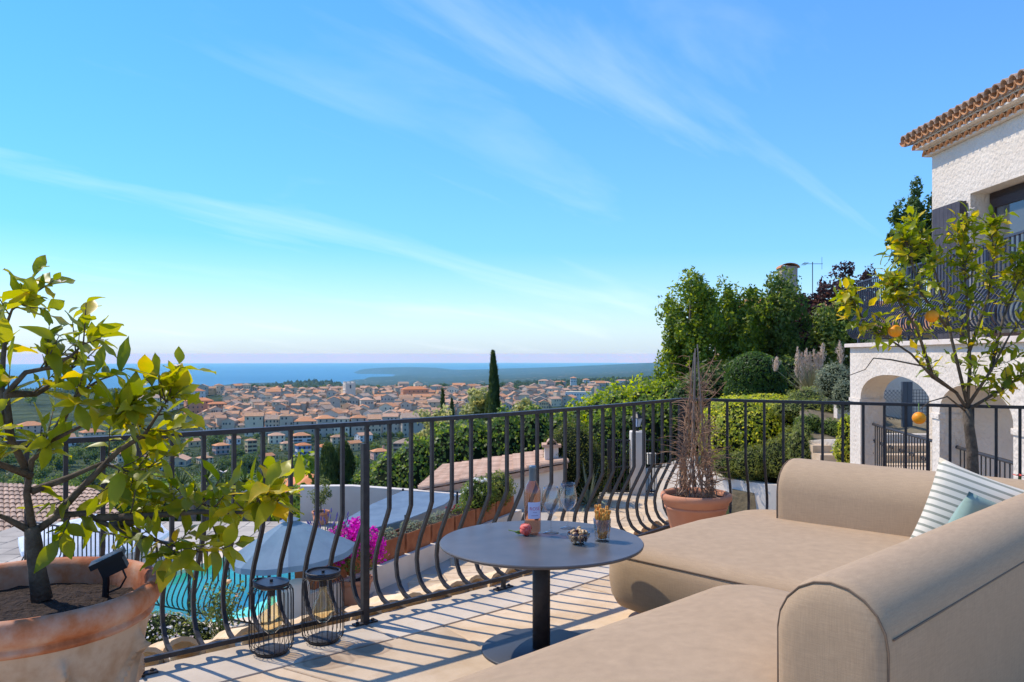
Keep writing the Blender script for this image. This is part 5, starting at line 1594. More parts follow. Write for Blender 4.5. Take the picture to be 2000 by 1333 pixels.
# shutter folded back on the wall: planks
sh = thing('shutter', None, None); sh.parent = hs; del_ = None
shm = mat('shutter_plank', (0.055, 0.048, 0.055), (0.075, 0.066, 0.072), 6, rough=0.6, rnd=0.2)
for k in range(7):
    y1 = 13.83 - k * 0.122
    MB().box((WX - 0.085, y1 - 0.118, 1.55), (WX - 0.05, y1, 3.72)).build('plank', shm, sh)
for z in (1.9, 3.3): MB().box((WX - 0.05, 13.0, z), (WX - 0.025, 13.8, z + 0.10)).build('batten', shm, sh)
MB().box((WX - 0.13, 12.90, 1.55), (WX - 0.02, 12.95, 3.70)).build('inner_leaf', shm, sh)
MB().box((WX - 0.10, 12.90, 2.9), (WX - 0.01, 13.02, 2.96)).build('hinge', iron, sh)
# eaves: two rows of small tiles (genoise) and the roof's first courses
Y_FAR, Y_NEAR = 14.35, 5.4
rnd = random.Random(2)
gen_m = barrel_tile('genoise_tile', 0.085, 0.08, 0.30, 0.014, tile_orange)
for row, (xo, z) in enumerate(((0.12, EAVE + 0.015), (0.27, EAVE + 0.135))):
    k = 0; y = Y_FAR - 0.32 + 0.05 * row
    while y > Y_NEAR:
        o = link_obj('genoise_tile', gen_m, hs)
        o.matrix_world = Matrix.Translation((WX - xo, y, z)) @ Matrix.Rotation(R(-90), 4, 'Z') @ Matrix.Rotation(rnd.uniform(-0.03, 0.03), 4, 'X')
        y -= 0.185
    MB().box((WX - xo + 0.03, Y_NEAR, z - 0.01), (WX + 0.4, Y_FAR - 0.25, z + 0.02)).build('genoise_bed', stucco, hs)
    MB().box((WX - xo + 0.012, Y_NEAR, z + 0.086), (WX + 0.4, Y_FAR - 0.25, z + 0.118)).build('genoise_slab', stucco, hs)
RS = 0.30   # roof slope
rz0 = EAVE + 0.24
xe = WX - 0.30
rd = MB(); a = [(xe, Y_NEAR, rz0), (xe, Y_FAR, rz0), (xe + 7, Y_FAR, rz0 + 7 * RS), (xe + 7, Y_NEAR, rz0 + 7 * RS)]
rd.add(a + [(p[0], p[1], p[2] + 0.05) for p in a], [(0, 1, 2, 3), (7, 6, 5, 4), (0, 4, 5, 1), (1, 5, 6, 2), (2, 6, 7, 3), (3, 7, 4, 0)]); rd.build('roof_deck', tile_old, hs)
tile_on([(xe - 0.06, Y_FAR, rz0 + 0.06), (xe - 0.06, Y_NEAR, rz0 + 0.06), (xe + 1.2, Y_NEAR, rz0 + 0.06 + 1.26 * RS), (xe + 1.2, Y_FAR, rz0 + 0.06 + 1.26 * RS)], 46, 3, 0.10, tile_old, hs, 'eave_tile')
chn = barrel_tile('channel_tile', 0.10, 0.09, 0.5, 0.014, tile_orange)
for k in range(46):
    o = link_obj('channel_tile', chn, hs)
    y = lerp(Y_FAR, Y_NEAR, k / 46)
    o.matrix_world = Matrix.Translation((xe - 0.05, y, rz0 + 0.10)) @ Matrix.Rotation(-math.atan(RS), 4, 'Y') @ Matrix.Rotation(R(-90), 4, 'Z') @ Matrix.Rotation(math.pi, 4, 'Y')
# arcade floor, steps and what shows through the first arch
fl_ = MB(); fl_.prism([(p.x, p.y) for p in [a_pt(16.2, -0.25, 0), a_pt(5.2, -0.25, 0), Vector((WX + 0.2, 5.2, 0)), Vector((WX + 3.2, 16.2, 0))]][::-1], FLOOR_Z - 2.4, FLOOR_Z); 
o = fl_.build('arcade_floor', stone); tag(o, 'stone floor of the arcade', 'floor', kind='structure')
for k in range(3):
    o = MB().box((6.2, 16.2 + 0.4 * k, FLOOR_Z - 0.4), (9.6, 16.6 + 0.4 * k, FLOOR_Z + 0.02 + 0.15 * k)).build('stone_step', stone)
    tag(o, ['lowest', 'middle', 'top'][k] + ' stone step behind the first arch', 'step')
wall_between('back_wall', 'white wall seen through the first arch behind the wire fence', [(8.0, 20.4), (9.0, 20.3), (11.5, 20.0)], [0.75, 0.80, 0.85], -1.2, 0.3, stucco)
wall_between('low_step_wall', 'low white wall above the steps behind the first arch', [(7.3, 17.9), (10.5, 17.7)], [-0.42, -0.42], -1.2, 0.25, stucco)
cf = thing('wire_fence', 'chain link fence with grey posts seen through the first arch', 'fence', (0, 0, 0))
post_m = mat('grey_fence_post', (0.06, 0.075, 0.095), rough=0.5)
for px in (1706, 1767, 1777, 1832):
    c = at(px, 0, 18.8); MB().box((c.x - 0.055, 18.78, -0.6), (c.x + 0.055, 18.86, zy(746, 18.8) if px > 1706 else zy(760, 18.8))).build('post', post_m, cf)
wm_ = MB(); x0, x1 = at(1690, 0, 18.8).x, at(1762, 0, 18.8).x; z0, z1 = zy(820, 18.8), zy(762, 18.8)
for k in range(-10, 14):
    s = 0.09 * k
    for sg in (1, -1):
        pts = []
        for f in (0.0, 1.0):
            z = lerp(z0, z1, f); x = (x0 + s + f * (z1 - z0)) if sg > 0 else (x0 + s + (1 - f) * (z1 - z0))
            pts.append([x, z])
        # clip to the panel
        (xa, za), (xb, zb_) = pts
        if max(xa, xb) < x0 or min(xa, xb) > x1: continue
        def cl(x, z, X):
            f = (X - xa) / (xb - xa); return X, za + f * (zb_ - za)
        p1, p2 = [xa, za], [xb, zb_]
        for q in (p1, p2):
            if q[0] < x0: q[0], q[1] = cl(*q, x0)
            if q[0] > x1: q[0], q[1] = cl(*q, x1)
        wm_.tube([(p1[0], 18.82, p1[1]), (p2[0], 18.82, p2[1])], 0.006, 4)
tag(wm_.build('chain_link', post_m, cf), kind='stuff')
gm = MB(); xa, xb = at(1780, 0, 18.8).x, at(1830, 0, 18.8).x
for k in range(10): x = lerp(xa, xb, k / 9); gm.tube([(x, 18.82, z0 - 0.05), (x, 18.82, z1)], 0.006, 4)
for k in range(11): z = lerp(z0 - 0.05, z1, k / 10); gm.tube([(xa, 18.825, z), (xb, 18.825, z)], 0.006, 4)
tag(gm.build('welded_mesh', post_m, cf), kind='stuff')
# balcony railing
br = thing('balcony_railing', 'blue grey iron balcony railing with bulging bars above the arcade', 'railing', (0, 0, 0))
bl = [a_pt(5.8, 0.10, 0), a_pt(13.95, 0.10, 0)]
belly_railing(br, [(p.x, p.y) for p in bl] + [(WX - 0.05, 14.02)], ARCH_TOP + 0.06, 1.03, 0.105, iron_blue, bar=0.009, rail=(0.022, 0.011), out_sign=1, belly=1.5, low=0.09)
for p in (bl[1], a_pt(11.5, 0.1, 0), a_pt(9, 0.1, 0)):
    MB().box((p.x - 0.018, p.y - 0.018, ARCH_TOP + 0.05), (p.x + 0.018, p.y + 0.018, ARCH_TOP + 1.08)).build('post', iron_blue, br)
# balustrades with scrolls in the arches
def scroll_rail(label, d0, d1, zt):
    t = thing('arch_balustrade', label, 'railing', (0, 0, 0))
    MB().tube([a_pt(d0, 0.2, zt), a_pt(d1, 0.2, zt)], 0.022, 8).build('handrail', iron, t)
    MB().tube([a_pt(d0, 0.2, FLOOR_Z + 0.08), a_pt(d1, 0.2, FLOOR_Z + 0.08)], 0.012, 6).build('bottom_rail', iron, t)
    n_ = int(abs(d0 - d1) / 0.115)
    for k in range(n_ + 1):
        d = lerp(d0, d1, (k + 0.3) / (n_ + 0.6))
        MB().tube([a_pt(d, 0.2, FLOOR_Z), a_pt(d, 0.2, zt)], 0.0085, 5).build('bar', iron, t)
        if k % 4 == 2:
            for s in (-1, 1):
                pts = []
                for q in range(12):
                    a = q / 11 * 4.4; r_ = 0.042 * (1 - q / 15)
                    pts.append(a_pt(d + s * (0.05 - r_ * math.cos(a)), 0.2, zt - 0.30 + r_ * math.sin(a) + 0.02))
                pts = [a_pt(d + s * 0.012, 0.2, zt - 0.48), a_pt(d + s * 0.006, 0.2, zt - 0.36)] + pts
                MB().tube(pts, 0.008, 5).build('scroll', iron, t)
scroll_rail('black iron balustrade with scrolls in the wide first arch', 13.75, 10.6, 0.16)
scroll_rail('black iron balustrade with scrolls in the narrower second arch', 10.35, 8.3, 0.17)
# ================================================================== the terrace
RAIL = [(-2.75, 2.50), (-1.50, 3.345), (-0.71, 3.985), (-0.048, 4.58), (0.55, 5.24), (1.27, 6.13), (2.535, 5.525), (4.3, 4.68)]
RAIL_Z = 0.966
def offset_line(line, o):
    out = []
    for i in range(len(line)):
        a = Vector(line[max(0, i-1)]); b = Vector(line[i]); c = Vector(line[min(len(line)-1, i+1)])
        n1 = (b - a); n2 = (c - b)
        n1 = Vector((-n1.y, n1.x)).normalized() if n1.length > 1e-9 else None
        n2 = Vector((-n2.y, n2.x)).normalized() if n2.length > 1e-9 else None
        if n1 is None: n1 = n2
        if n2 is None: n2 = n1
        m = (n1 + n2).normalized(); k = o / max(0.4, m.dot(n1))
        out.append((b.x + m.x * k, b.y + m.y * k))
    return out
edge_out = offset_line(RAIL, 0.10)
poly = edge_out + [(4.3, -1.6), (-2.75, -1.6)]
tb = MB(); tb.prism(poly[::-1], -0.30, -0.007)
terr = tb.build('terrace_floor', mortar); tag(terr, 'stone paved terrace', 'terrace', kind='structure')
rw = MB(); eo = offset_line(RAIL, 0.09)
for a, b in zip(eo[:-1], eo[1:]):
    t = (Vector(b) - Vector(a)).normalized(); n_ = Vector((t.y, -t.x))
    q = [a, b, (b[0] + n_.x * 0.3, b[1] + n_.y * 0.3), (a[0] + n_.x * 0.3, a[1] + n_.y * 0.3)]
    rw.prism(q[::-1], -3.3, -0.302)
o = rw.build('terrace_wall', wallwhite); tag(o, 'rendered retaining wall under the terrace edge', 'wall', kind='structure')

# paving: border stones along the railing, then rows of flags parallel to it
def clip(poly, p, n_):
    """Keep the part of poly where (x - p).n >= 0."""
    out = []
    for i in range(len(poly)):
        a, b = Vector(poly[i]), Vector(poly[(i+1) % len(poly)])
        da, db = (a - p).dot(n_), (b - p).dot(n_)
        if da >= 0: out.append(tuple(a))
        if da * db < 0: out.append(tuple(a + (b - a) * (da / (da - db))))
    return out
pr = random.Random(12)
segs = []
for a, b in zip(RAIL[:-1], RAIL[1:]):
    a, b = Vector(a), Vector(b); t = (b - a).normalized(); segs.append((a, b, t, Vector((t.y, -t.x)), (b - a).length))
BW = 0.27
inner = offset_line(RAIL, -BW); outer = offset_line(RAIL, 0.085)
for i in range(len(RAIL) - 1):
    L = segs[i][4]; n_ = max(1, int(L / 0.62)); cuts = [0] + sorted((k + pr.uniform(-0.12, 0.12)) / n_ for k in range(1, n_)) + [1]
    for k in range(n_):
        f0, f1 = cuts[k], cuts[k+1]
        A0, A1 = Vector(outer[i]).lerp(Vector(outer[i+1]), f0), Vector(outer[i]).lerp(Vector(outer[i+1]), f1)
        B0, B1 = Vector(inner[i]).lerp(Vector(inner[i+1]), f0), Vector(inner[i]).lerp(Vector(inner[i+1]), f1)
        c = (A0 + A1 + B0 + B1) / 4
        q = [tuple(c + (p - c) * (1 - 0.012)) for p in (B0, B1, A1, A0)]
        MB().prism(q, -0.03, pr.uniform(-0.001, 0.001), 0.004).build('border_stone', stone_pale, terr)
T2 = Vector((0.705, 0.709)); N2 = Vector((0.709, -0.705)); O2 = Vector((-1.50, 3.345))
b0 = -0.3
widths = [0.72, 0.85, 0.70, 0.9, 0.8, 0.9, 0.8]
b = -0.05
inner2 = offset_line(RAIL, -BW - 0.012)
for w in [0.34] + widths:
    a = -3.4 + pr.uniform(0, 0.4)
    sk0 = pr.uniform(-0.1, 0.1)
    while a < 6.2:
        ln = pr.uniform(0.55, 1.15); sk1 = pr.uniform(-0.24, 0.24)
        g = 0.005
        q = [O2 + T2 * (a + sk0 + g) + N2 * (b + w - g), O2 + T2 * (a + ln + sk1 - g) + N2 * (b + w - g), O2 + T2 * (a + ln - sk1 - g) + N2 * (b + g), O2 + T2 * (a - sk0 + g) + N2 * (b + g)]
        a += ln; sk0 = sk1
        c = sum(q, Vector((0, 0))) / 4
        best = min(range(len(segs)), key=lambda i: abs((c - segs[i][0]).dot(segs[i][3])) + (0 if -0.05 <= (c - segs[i][0]).dot(segs[i][2]) <= segs[i][4] + 0.05 else 9))
        P_ = [tuple(p) for p in q]
        for i in {best, 5, 6}:
            p0 = Vector(inner2[i]); tt = (Vector(inner2[i+1]) - p0).normalized()
            P_ = clip(P_, p0, Vector((tt.y, -tt.x)))
            if len(P_) < 3: break
        for lim, nn_ in (((4.28, 0), (-1, 0)), ((0, -1.55), (0, 1)), ((-2.73, 0), (1, 0))):
            if len(P_) >= 3: P_ = clip(P_, Vector(lim), Vector(nn_))
        if len(P_) < 3: continue
        ar = 0.5 * abs(sum(P_[i][0] * P_[(i+1) % len(P_)][1] - P_[(i+1) % len(P_)][0] * P_[i][1] for i in range(len(P_))))
        if ar < 0.012: continue
        s2 = sum(P_[i][0] * P_[(i+1) % len(P_)][1] - P_[(i+1) % len(P_)][0] * P_[i][1] for i in range(len(P_)))
        if s2 < 0: P_ = P_[::-1]
        MB().prism(P_, -0.03, pr.uniform(-0.0015, 0.0015), 0.004).build('paving_slab', stone, terr)
    b += w

# old ring stains left by pots: part of the stone's own colour
def add_stains(m, spots):
    N, L = m.node_tree.nodes, m.node_tree.links
    bs = N['Principled BSDF']; prev = bs.inputs['Base Color'].links[0].from_socket
    g = N.new('ShaderNodeNewGeometry')
    nz_ = N.new('ShaderNodeTexNoise'); nz_.inputs['Scale'].default_value = 9; L.new(g.outputs['Position'], nz_.inputs['Vector'])
    for (x, y, r_) in spots:
        vm = N.new('ShaderNodeVectorMath'); vm.operation = 'DISTANCE'; vm.inputs[1].default_value = (x, y, 0); L.new(g.outputs['Position'], vm.inputs[0])
        ad = N.new('ShaderNodeMath'); ad.operation = 'MULTIPLY_ADD'; ad.inputs[1].default_value = 0.06; L.new(nz_.outputs['Fac'], ad.inputs[0]); L.new(vm.outputs['Value'], ad.inputs[2])
        rp_ = N.new('ShaderNodeValToRGB'); e = rp_.color_ramp.elements
        e[0].position = 0.0; e[0].color = (0.45,) * 3 + (1,); e[1].position = 1.0; e[1].color = (0, 0, 0, 1)
        for pos, v in ((0.55, 0.6), (0.72, 0.25), (0.86, 0.55), (0.92, 0.1)):
            q = e.new(pos); q.color = (v, v, v, 1)
        dv = N.new('ShaderNodeMath'); dv.operation = 'DIVIDE'; dv.inputs[1].default_value = r_ + 0.03; L.new(ad.outputs[0], dv.inputs[0]); L.new(dv.outputs[0], rp_.inputs[0])
        mx = N.new('ShaderNodeMixRGB'); mx.inputs['Color2'].default_value = (0.20, 0.12, 0.075, 1)
        L.new(rp_.outputs[0], mx.inputs['Fac']); L.new(prev, mx.inputs['Color1']); prev = mx.outputs[0]
    L.new(prev, bs.inputs['Base Color'])
q1, q2 = on_z(718, 1266, 0), on_z(640, 1290, 0)
for m_ in (stone, stone_pale): add_stains(m_, [(q1.x, q1.y, 0.125), (q2.x, q2.y, 0.125)])

# barrel tiles capping the wall outside the railing
tm_ = barrel_tile('edge_tile', 0.092, 0.078, 0.42, 0.016, tile_ochre, 9)
et = thing('tile_edging', 'row of old ochre barrel tiles capping the wall outside the railing', 'tile edging', (0, 0, 0))
for k, (p, tg) in enumerate(arc_points(RAIL, 0.148)):
    n_ = Vector((-tg.y, tg.x)); o = link_obj('edge_tile', tm_, et)
    ang = math.atan2(n_.y, n_.x) - math.pi / 2
    q = p + n_ * (0.075 + pr.uniform(-0.012, 0.03))
    o.matrix_world = Matrix.Translation((q.x, q.y, -0.045 + pr.uniform(-0.008, 0.016))) @ Matrix.Rotation(ang + pr.uniform(-0.12, 0.12), 4, 'Z') @ Matrix.Rotation(R(-15 + pr.uniform(-4, 3)), 4, 'X') @ Matrix.Diagonal((pr.uniform(0.95, 1.15), 1, pr.uniform(0.95, 1.3), 1))

# the terrace railing
tr = thing('terrace_railing', 'black wrought iron railing with bulging bars along the terrace', 'railing', (0, 0, 0))
belly_railing(tr, RAIL[:6], 0.0, RAIL_Z, 0.130, iron, bar=0.0085, rail=(0.021, 0.010))
belly_railing(tr, RAIL[5:], 0.0, RAIL_Z, 0.130, iron, bar=0.0085, rail=(0.021, 0.010))
def foot(p, tg, post_h, w=0.0085):
    an = math.atan2(tg[1], tg[0]); M = Matrix.Translation((p[0], p[1], 0)) @ Matrix.Rotation(an, 4, 'Z')
    MB().box((-w * 1.3, -w * 1.1, 0.006), (w * 1.3, w * 1.1, post_h), M).build('post', iron, tr)
    pl = MB().box((-0.062, -0.018, 0.0), (0.062, 0.018, 0.008), M).build('base_plate', iron, tr)
    for s in (-1, 1):
        bm_ = MB().lathe([(0.009, 0.008), (0.009, 0.014), (0.005, 0.018)], 6)
        bm_.v = [tuple(M @ (Vector(v) + Vector((0.042 * s, 0, 0)))) for v in bm_.v]
        bm_.build('bolt', iron, pl)
foot((-1.503, 3.343), (0.78, 0.63), 0.055)
foot((-0.71, 3.985), (0.76, 0.65), 0.87, 0.013)
foot((-0.048, 4.58), (0.70, 0.70), 0.055)
foot((0.62, 5.33), (0.63, 0.77), 0.055)
foot((-2.4, 2.74), (0.83, 0.56), 0.055)
for p in ((1.27, 6.13),):
    MB().box((p[0] - 0.022, p[1] - 0.022, 0), (p[0] + 0.022, p[1] + 0.022, RAIL_Z - 0.005)).build('corner_post', iron, tr)

# ------------------------------------------------------------------ sofa
SU = Vector((0.72, 0.694, 0)).normalized(); SV = Vector((SU.y, -SU.x, 0)); SO = Vector((0.55, 3.92, 0))
SM = Matrix(((SU.x, SV.x, 0, SO.x), (SU.y, SV.y, 0, SO.y), (0, 0, 1, 0), (0, 0, 0, 1)))
# (u, v, z) in sofa space; handedness is flipped, so faces are rewound where it matters
def fabric_material(name, a, b):
    m = mat(name, a, b, 3.0, rough=0.95, spec=0.15, coords='World', bump=0.35, bscale=420, bdist=0.0015, detail=10)
    N, L = m.node_tree.nodes, m.node_tree.links
    bs = N['Principled BSDF']
    bs.inputs['Sheen Weight'].default_value = 0.04; bs.inputs['Sheen Roughness'].default_value = 0.5
    g = N.new('ShaderNodeNewGeometry')
    prev_col = bs.inputs['Base Color'].links[0].from_socket
    for sc, amt in (((900, 900, 60), 0.13), ((60, 60, 900), 0.13)):
        mp_ = N.new('ShaderNodeMapping'); mp_.inputs['Scale'].default_value = tuple(s * 0.35 for s in sc)
        L.new(g.outputs['Position'], mp_.inputs[0])
        nz_ = N.new('ShaderNodeTexNoise'); nz_.inputs['Scale'].default_value = 1.0; nz_.inputs['Detail'].default_value = 2
        L.new(mp_.outputs[0], nz_.inputs['Vector'])
        ma = N.new('ShaderNodeMath'); ma.operation = 'MULTIPLY_ADD'; ma.inputs[1].default_value = amt * 2.4; ma.inputs[2].default_value = 1 - amt * 1.2
        L.new(nz_.outputs['Fac'], ma.inputs[0])
        mx = N.new('ShaderNodeMixRGB'); mx.blend_type = 'MULTIPLY'; mx.inputs['Fac'].default_value = 1
        L.new(prev_col, mx.inputs['Color1']); L.new(ma.outputs[0], mx.inputs['Color2']); prev_col = mx.outputs[0]
    L.new(prev_col, bs.inputs['Base Color'])
    return m
fab = fabric_material('taupe_upholstery', (0.40, 0.278, 0.168), (0.42, 0.294, 0.180))
seam_m = mat('seam_piping', (0.20, 0.135, 0.085), rough=0.9)

def rr_ring(a, b, r, n=8, k=5):
    """Rounded rectangle ring: half sizes a, b, corner radius r; fixed vertex count."""
    r = max(0.004, min(r, a - 0.002, b - 0.002))
    pts = []
    for (cx, cy, a0) in ((a - r, b - r, 0), (-(a - r), b - r, 90), (-(a - r), -(b - r), 180), (a - r, -(b - r), 270)):
        arc_ = [(cx + r * math.cos(R(a0 + 90 * i / n)), cy + r * math.sin(R(a0 + 90 * i / n))) for i in range(n + 1)]
        pts.append(arc_)
    out = []
    for i in range(4):
        out += pts[i]
        p, q = pts[i][-1], pts[(i+1) % 4][0]
        out += [(lerp(p[0], q[0], j / k), lerp(p[1], q[1], j / k)) for j in range(1, k)]
    return out
def soft_block(u0, u1, v0, v1, prof_, rad, name, parent, m=None, dip=0.0, seed=0):
    a, b = (u1 - u0) / 2, (v1 - v0) / 2; cu, cv = (u0 + u1) / 2, (v0 + v1) / 2
    mn = min(a, b); zt0 = prof_[-1][1]
    prof_ = prof_ + [(lerp(0.10, mn - 0.004, f), zt0 + 0.014 * (1 - (1 - f) ** 2)) for f in (0.12, 0.26, 0.42, 0.6, 0.8, 1.0)]
    vs = []; nn_ = None
    for ri, (ins, z) in enumerate(prof_):
        fade = min(1.0, (len(prof_) - 1 - ri) / 3)
        ring = rr_ring(a - ins, b - ins, rad - ins * 0.6)
        nn_ = len(ring)
        for (x, y) in ring:
            wz = 0.010 * fade * mnoise.noise((x * 2.2 + seed, y * 2.2, 0.4)) if z > 0.3 else 0.0
            vs.append(SM @ Vector((cu + x, cv + y, z + wz)))
    fs = []
    for k in range(len(prof_) - 1):
        for i in range(nn_):
            j = (i + 1) % nn_
            fs.append((k*nn_+i, (k+1)*nn_+i, (k+1)*nn_+j, k*nn_+j))
    fs.append(tuple(range(nn_))); fs.append(tuple(range((len(prof_)-1)*nn_, len(prof_)*nn_))[::-1])
    mb = MB().add(vs, fs)
    return mb.build(name, m or fab, parent, smooth=True)
SZ = 0.375
seat_prof = [(0.10, 0.065), (0.07, 0.060), (0.032, 0.078), (0.010, 0.125), (0.0, 0.20), (0.002, 0.28), (0.018, 0.335), (0.05, SZ - 0.012), (0.10, SZ)]
def seam_line(pts, parent, r=0.0035):
    MB().tube([SM @ Vector(p) for p in pts], r, 6).build('seam', seam_m, parent)
sofa = thing('corner_sofa', 'large taupe fabric corner sofa with rounded backrests', 'sofa', (0, 0, 0))
s1 = soft_block(0.0, 1.52, -0.22, 1.42, seat_prof, 0.20, 'seat', sofa, seed=1)
s2 = soft_block(-2.2, -0.012, 0.565, 1.40, seat_prof, 0.20, 'seat', sofa, seed=5)
ring_s = rr_ring((1.52) / 2 - 0.012, 1.64 / 2 - 0.012, 0.19)
seam_line([(0.76 + x, 0.60 + y, 0.328) for x, y in ring_s] + [(0.76 + ring_s[0][0], 0.60 + ring_s[0][1], 0.328)], s1, 0.003)
def tomb(t_half, z0, z1, r, n=10):
    pts = [(-t_half * 0.90, z0), (-t_half, z0 + 0.06)]
    for i in range(n + 1):
        a = math.pi - math.pi * i / n
        pts.append((r * math.cos(a) * (t_half / r), (z1 - r) + r * math.sin(a)))
    pts += [(t_half, z0 + 0.06), (t_half * 0.90, z0)]
    return pts
def backrest(axis, e0, e1, c, t_half, z0, z1, parent, flat_ends=True):
    """Tombstone section swept along u or v."""
    sec = tomb(t_half, z0, z1, t_half * 0.98)
    k = len(sec); czm = (z0 + z1) / 2
    stations = [(e0 - 0.012, 0.55), (e0 - 0.010, 0.80), (e0, 0.94), (e0 + 0.015, 0.985), (e0 + 0.05, 1.0)]
    nmid = 8
    stations += [(lerp(e0 + 0.05, e1 - 0.05, i / nmid), 1.0) for i in range(1, nmid)]
    stations += [(e1 - 0.05, 1.0), (e1 - 0.015, 0.985), (e1, 0.94), (e1 + 0.010, 0.80), (e1 + 0.012, 0.55)]
    vs = []
    for e, s in stations:
        for (x, z) in sec:
            xx = c + x * s; zz_ = czm + (z - czm) * s
            bul = 0.004 * mnoise.noise((e * 2.5, zz_ * 3, x * 4))
            p = Vector((e, xx + bul, zz_)) if axis == 'u' else Vector((xx + bul, e, zz_))
            vs.append(SM @ p)
    fs = []
    for i in range(len(stations) - 1):
        for j in range(k):
            q = (j + 1) % k
            fs.append((i*k+j, i*k+q, (i+1)*k+q, (i+1)*k+j))
    fs.append(tuple(range(k))); fs.append(tuple(range((len(stations)-1)*k, len(stations)*k)))
    mb = MB().add(vs, fs); o = mb.build('backrest', fab, parent, smooth=True)
    bm = bmesh.new(); bm.from_mesh(o.data); bmesh.ops.recalc_face_normals(bm, faces=bm.faces); bm.to_mesh(o.data); bm.free()
    for e in (e0 + 0.004, e1 - 0.004):
        pts = []
        for (x, z) in sec[1:-1]:
            xx = c + x * 0.968; zz_ = czm + (z - czm) * 0.972
            pts.append((e, xx, zz_) if axis == 'u' else (xx, e, zz_))
        seam_line(pts, o, 0.003)
    return o
b1 = backrest('v', 0.13, 1.62, 1.345, 0.175, 0.07, 0.705, sofa)
b2 = backrest('u', -1.0, 1.16, 1.455, 0.155, 0.07, 0.705, sofa)
seam_line([(-0.97 + 0.3 * i, 1.455 + 0.152, 0.575) for i in range(8)], b2, 0.003)
for (u, v) in ((0.14, 0.0), (1.35, 0.0), (0.14, 0.9), (-1.75, 0.75), (-1.75, 1.28), (-0.2, 0.75), (1.4, 1.5), (-0.9, 1.45)):
    p = SM @ Vector((u, v, 0)); MB().lathe([(0.028, 0), (0.028, 0.075)], 16, c=tuple(p)).build('leg', iron, sofa)
for o in (s1, s2):
    bm = bmesh.new(); bm.from_mesh(o.data); bmesh.ops.recalc_face_normals(bm, faces=bm.faces); bm.to_mesh(o.data); bm.free()

# cushions
def stripe_material(name, base, stripe, freq, duty, axis=1):
    m = mat(name, base, rough=0.95, spec=0.1, bump=0.3, bscale=300, bdist=0.001)
    N, L = m.node_tree.nodes, m.node_tree.links
    t = N.new('ShaderNodeTexCoord'); s = N.new('ShaderNodeSeparateXYZ'); L.new(t.outputs['Object'], s.inputs[0])
    a = N.new('ShaderNodeMath'); a.operation = 'MULTIPLY'; L.new(s.outputs[axis], a.inputs[0]); a.inputs[1].default_value = freq
    f = N.new('ShaderNodeMath'); f.operation = 'FRACT'; L.new(a.outputs[0], f.inputs[0])
    lt = N.new('ShaderNodeMath'); lt.operation = 'LESS_THAN'; L.new(f.outputs[0], lt.inputs[0]); lt.inputs[1].default_value = duty
    mx = N.new('ShaderNodeMixRGB'); L.new(lt.outputs[0], mx.inputs['Fac']); mx.inputs['Color1'].default_value = tuple(base) + (1,); mx.inputs['Color2'].default_value = tuple(stripe) + (1,)
    L.new(mx.outputs[0], N['Principled BSDF'].inputs['Base Color'])
    return m
def cushion(label, p, ax, up, w, h, th, m, name='cushion'):
    """Soft pillow: w along ax, h along up."""
    n = 16; ax = Vector(ax).normalized(); up = Vector(up); up = (up - ax * up.dot(ax)).normalized(); nr = ax.cross(up)
    vs = []; fs = []
    for side in (1, -1):
        for i in range(n + 1):
            for j in range(n + 1):
                s, t = -1 + 2 * i / n, -1 + 2 * j / n
                x = s * w / 2 * (1 - 0.07 * (1 - t * t) * abs(s) ** 3); y = t * h / 2 * (1 - 0.07 * (1 - s * s) * abs(t) ** 3)
                z = side * th / 2 * max(0, (1 - s ** 4) * (1 - t ** 4)) ** 0.6 * (1 + 0.12 * mnoise.noise((s * 2 + w, t * 2, side)))
                vs.append((x, y, z))
        b = (n + 1) ** 2 * (0 if side == 1 else 1)
        for i in range(n):
            for j in range(n):
                q = (b + i*(n+1)+j, b + (i+1)*(n+1)+j, b + (i+1)*(n+1)+j+1, b + i*(n+1)+j+1)
                fs.append(q if side == 1 else q[::-1])
    o = MB().add(vs, fs).build(name, m, None, smooth=True)
    bm = bmesh.new(); bm.from_mesh(o.data); bmesh.ops.remove_doubles(bm, verts=bm.verts, dist=1e-5); bm.to_mesh(o.data); bm.free()
    o.matrix_world = Matrix((( ax.x, up.x, nr.x, p[0]), (ax.y, up.y, nr.y, p[1]), (ax.z, up.z, nr.z, p[2]), (0, 0, 0, 1)))
    return tag(o, label, 'cushion')
ticking = stripe_material('ticking_stripe', (0.66, 0.60, 0.48), (0.28, 0.28, 0.22), 30, 0.34)
sage = mat('sage_linen', (0.25, 0.34, 0.28), (0.28, 0.38, 0.31), 8, rough=0.95, bump=0.3, bscale=300, bdist=0.001)
bold = stripe_material('bold_stripe', (0.66, 0.60, 0.53), (0.24, 0.34, 0.32), 8, 0.5, 0)
def sp(u, v, z): return SM @ Vector((u, v, z))
dirv = lambda u, v, z: (SM.to_3x3() @ Vector((u, v, z)))
cushion('cream cushion with thin grey stripes leaning in the sofa corner', sp(1.02, 1.20, 0.525), dirv(0.30, 0.94, -0.34), dirv(0.34, 0.16, 1), 0.47, 0.47, 0.13, ticking)
cushion('plain sage green cushion in front of the thin striped one', sp(0.86, 1.27, 0.475), dirv(0.75, 0.40, -0.25), dirv(-0.10, 0.40, 1), 0.42, 0.42, 0.13, sage)
cushion('cushion with bold teal and white stripes lying on the sofa seat', sp(0.46, 1.19, 0.455), dirv(0.94, 0.20, 0.12), dirv(-0.1, 0.75, 0.62), 0.46, 0.40, 0.12, bold)

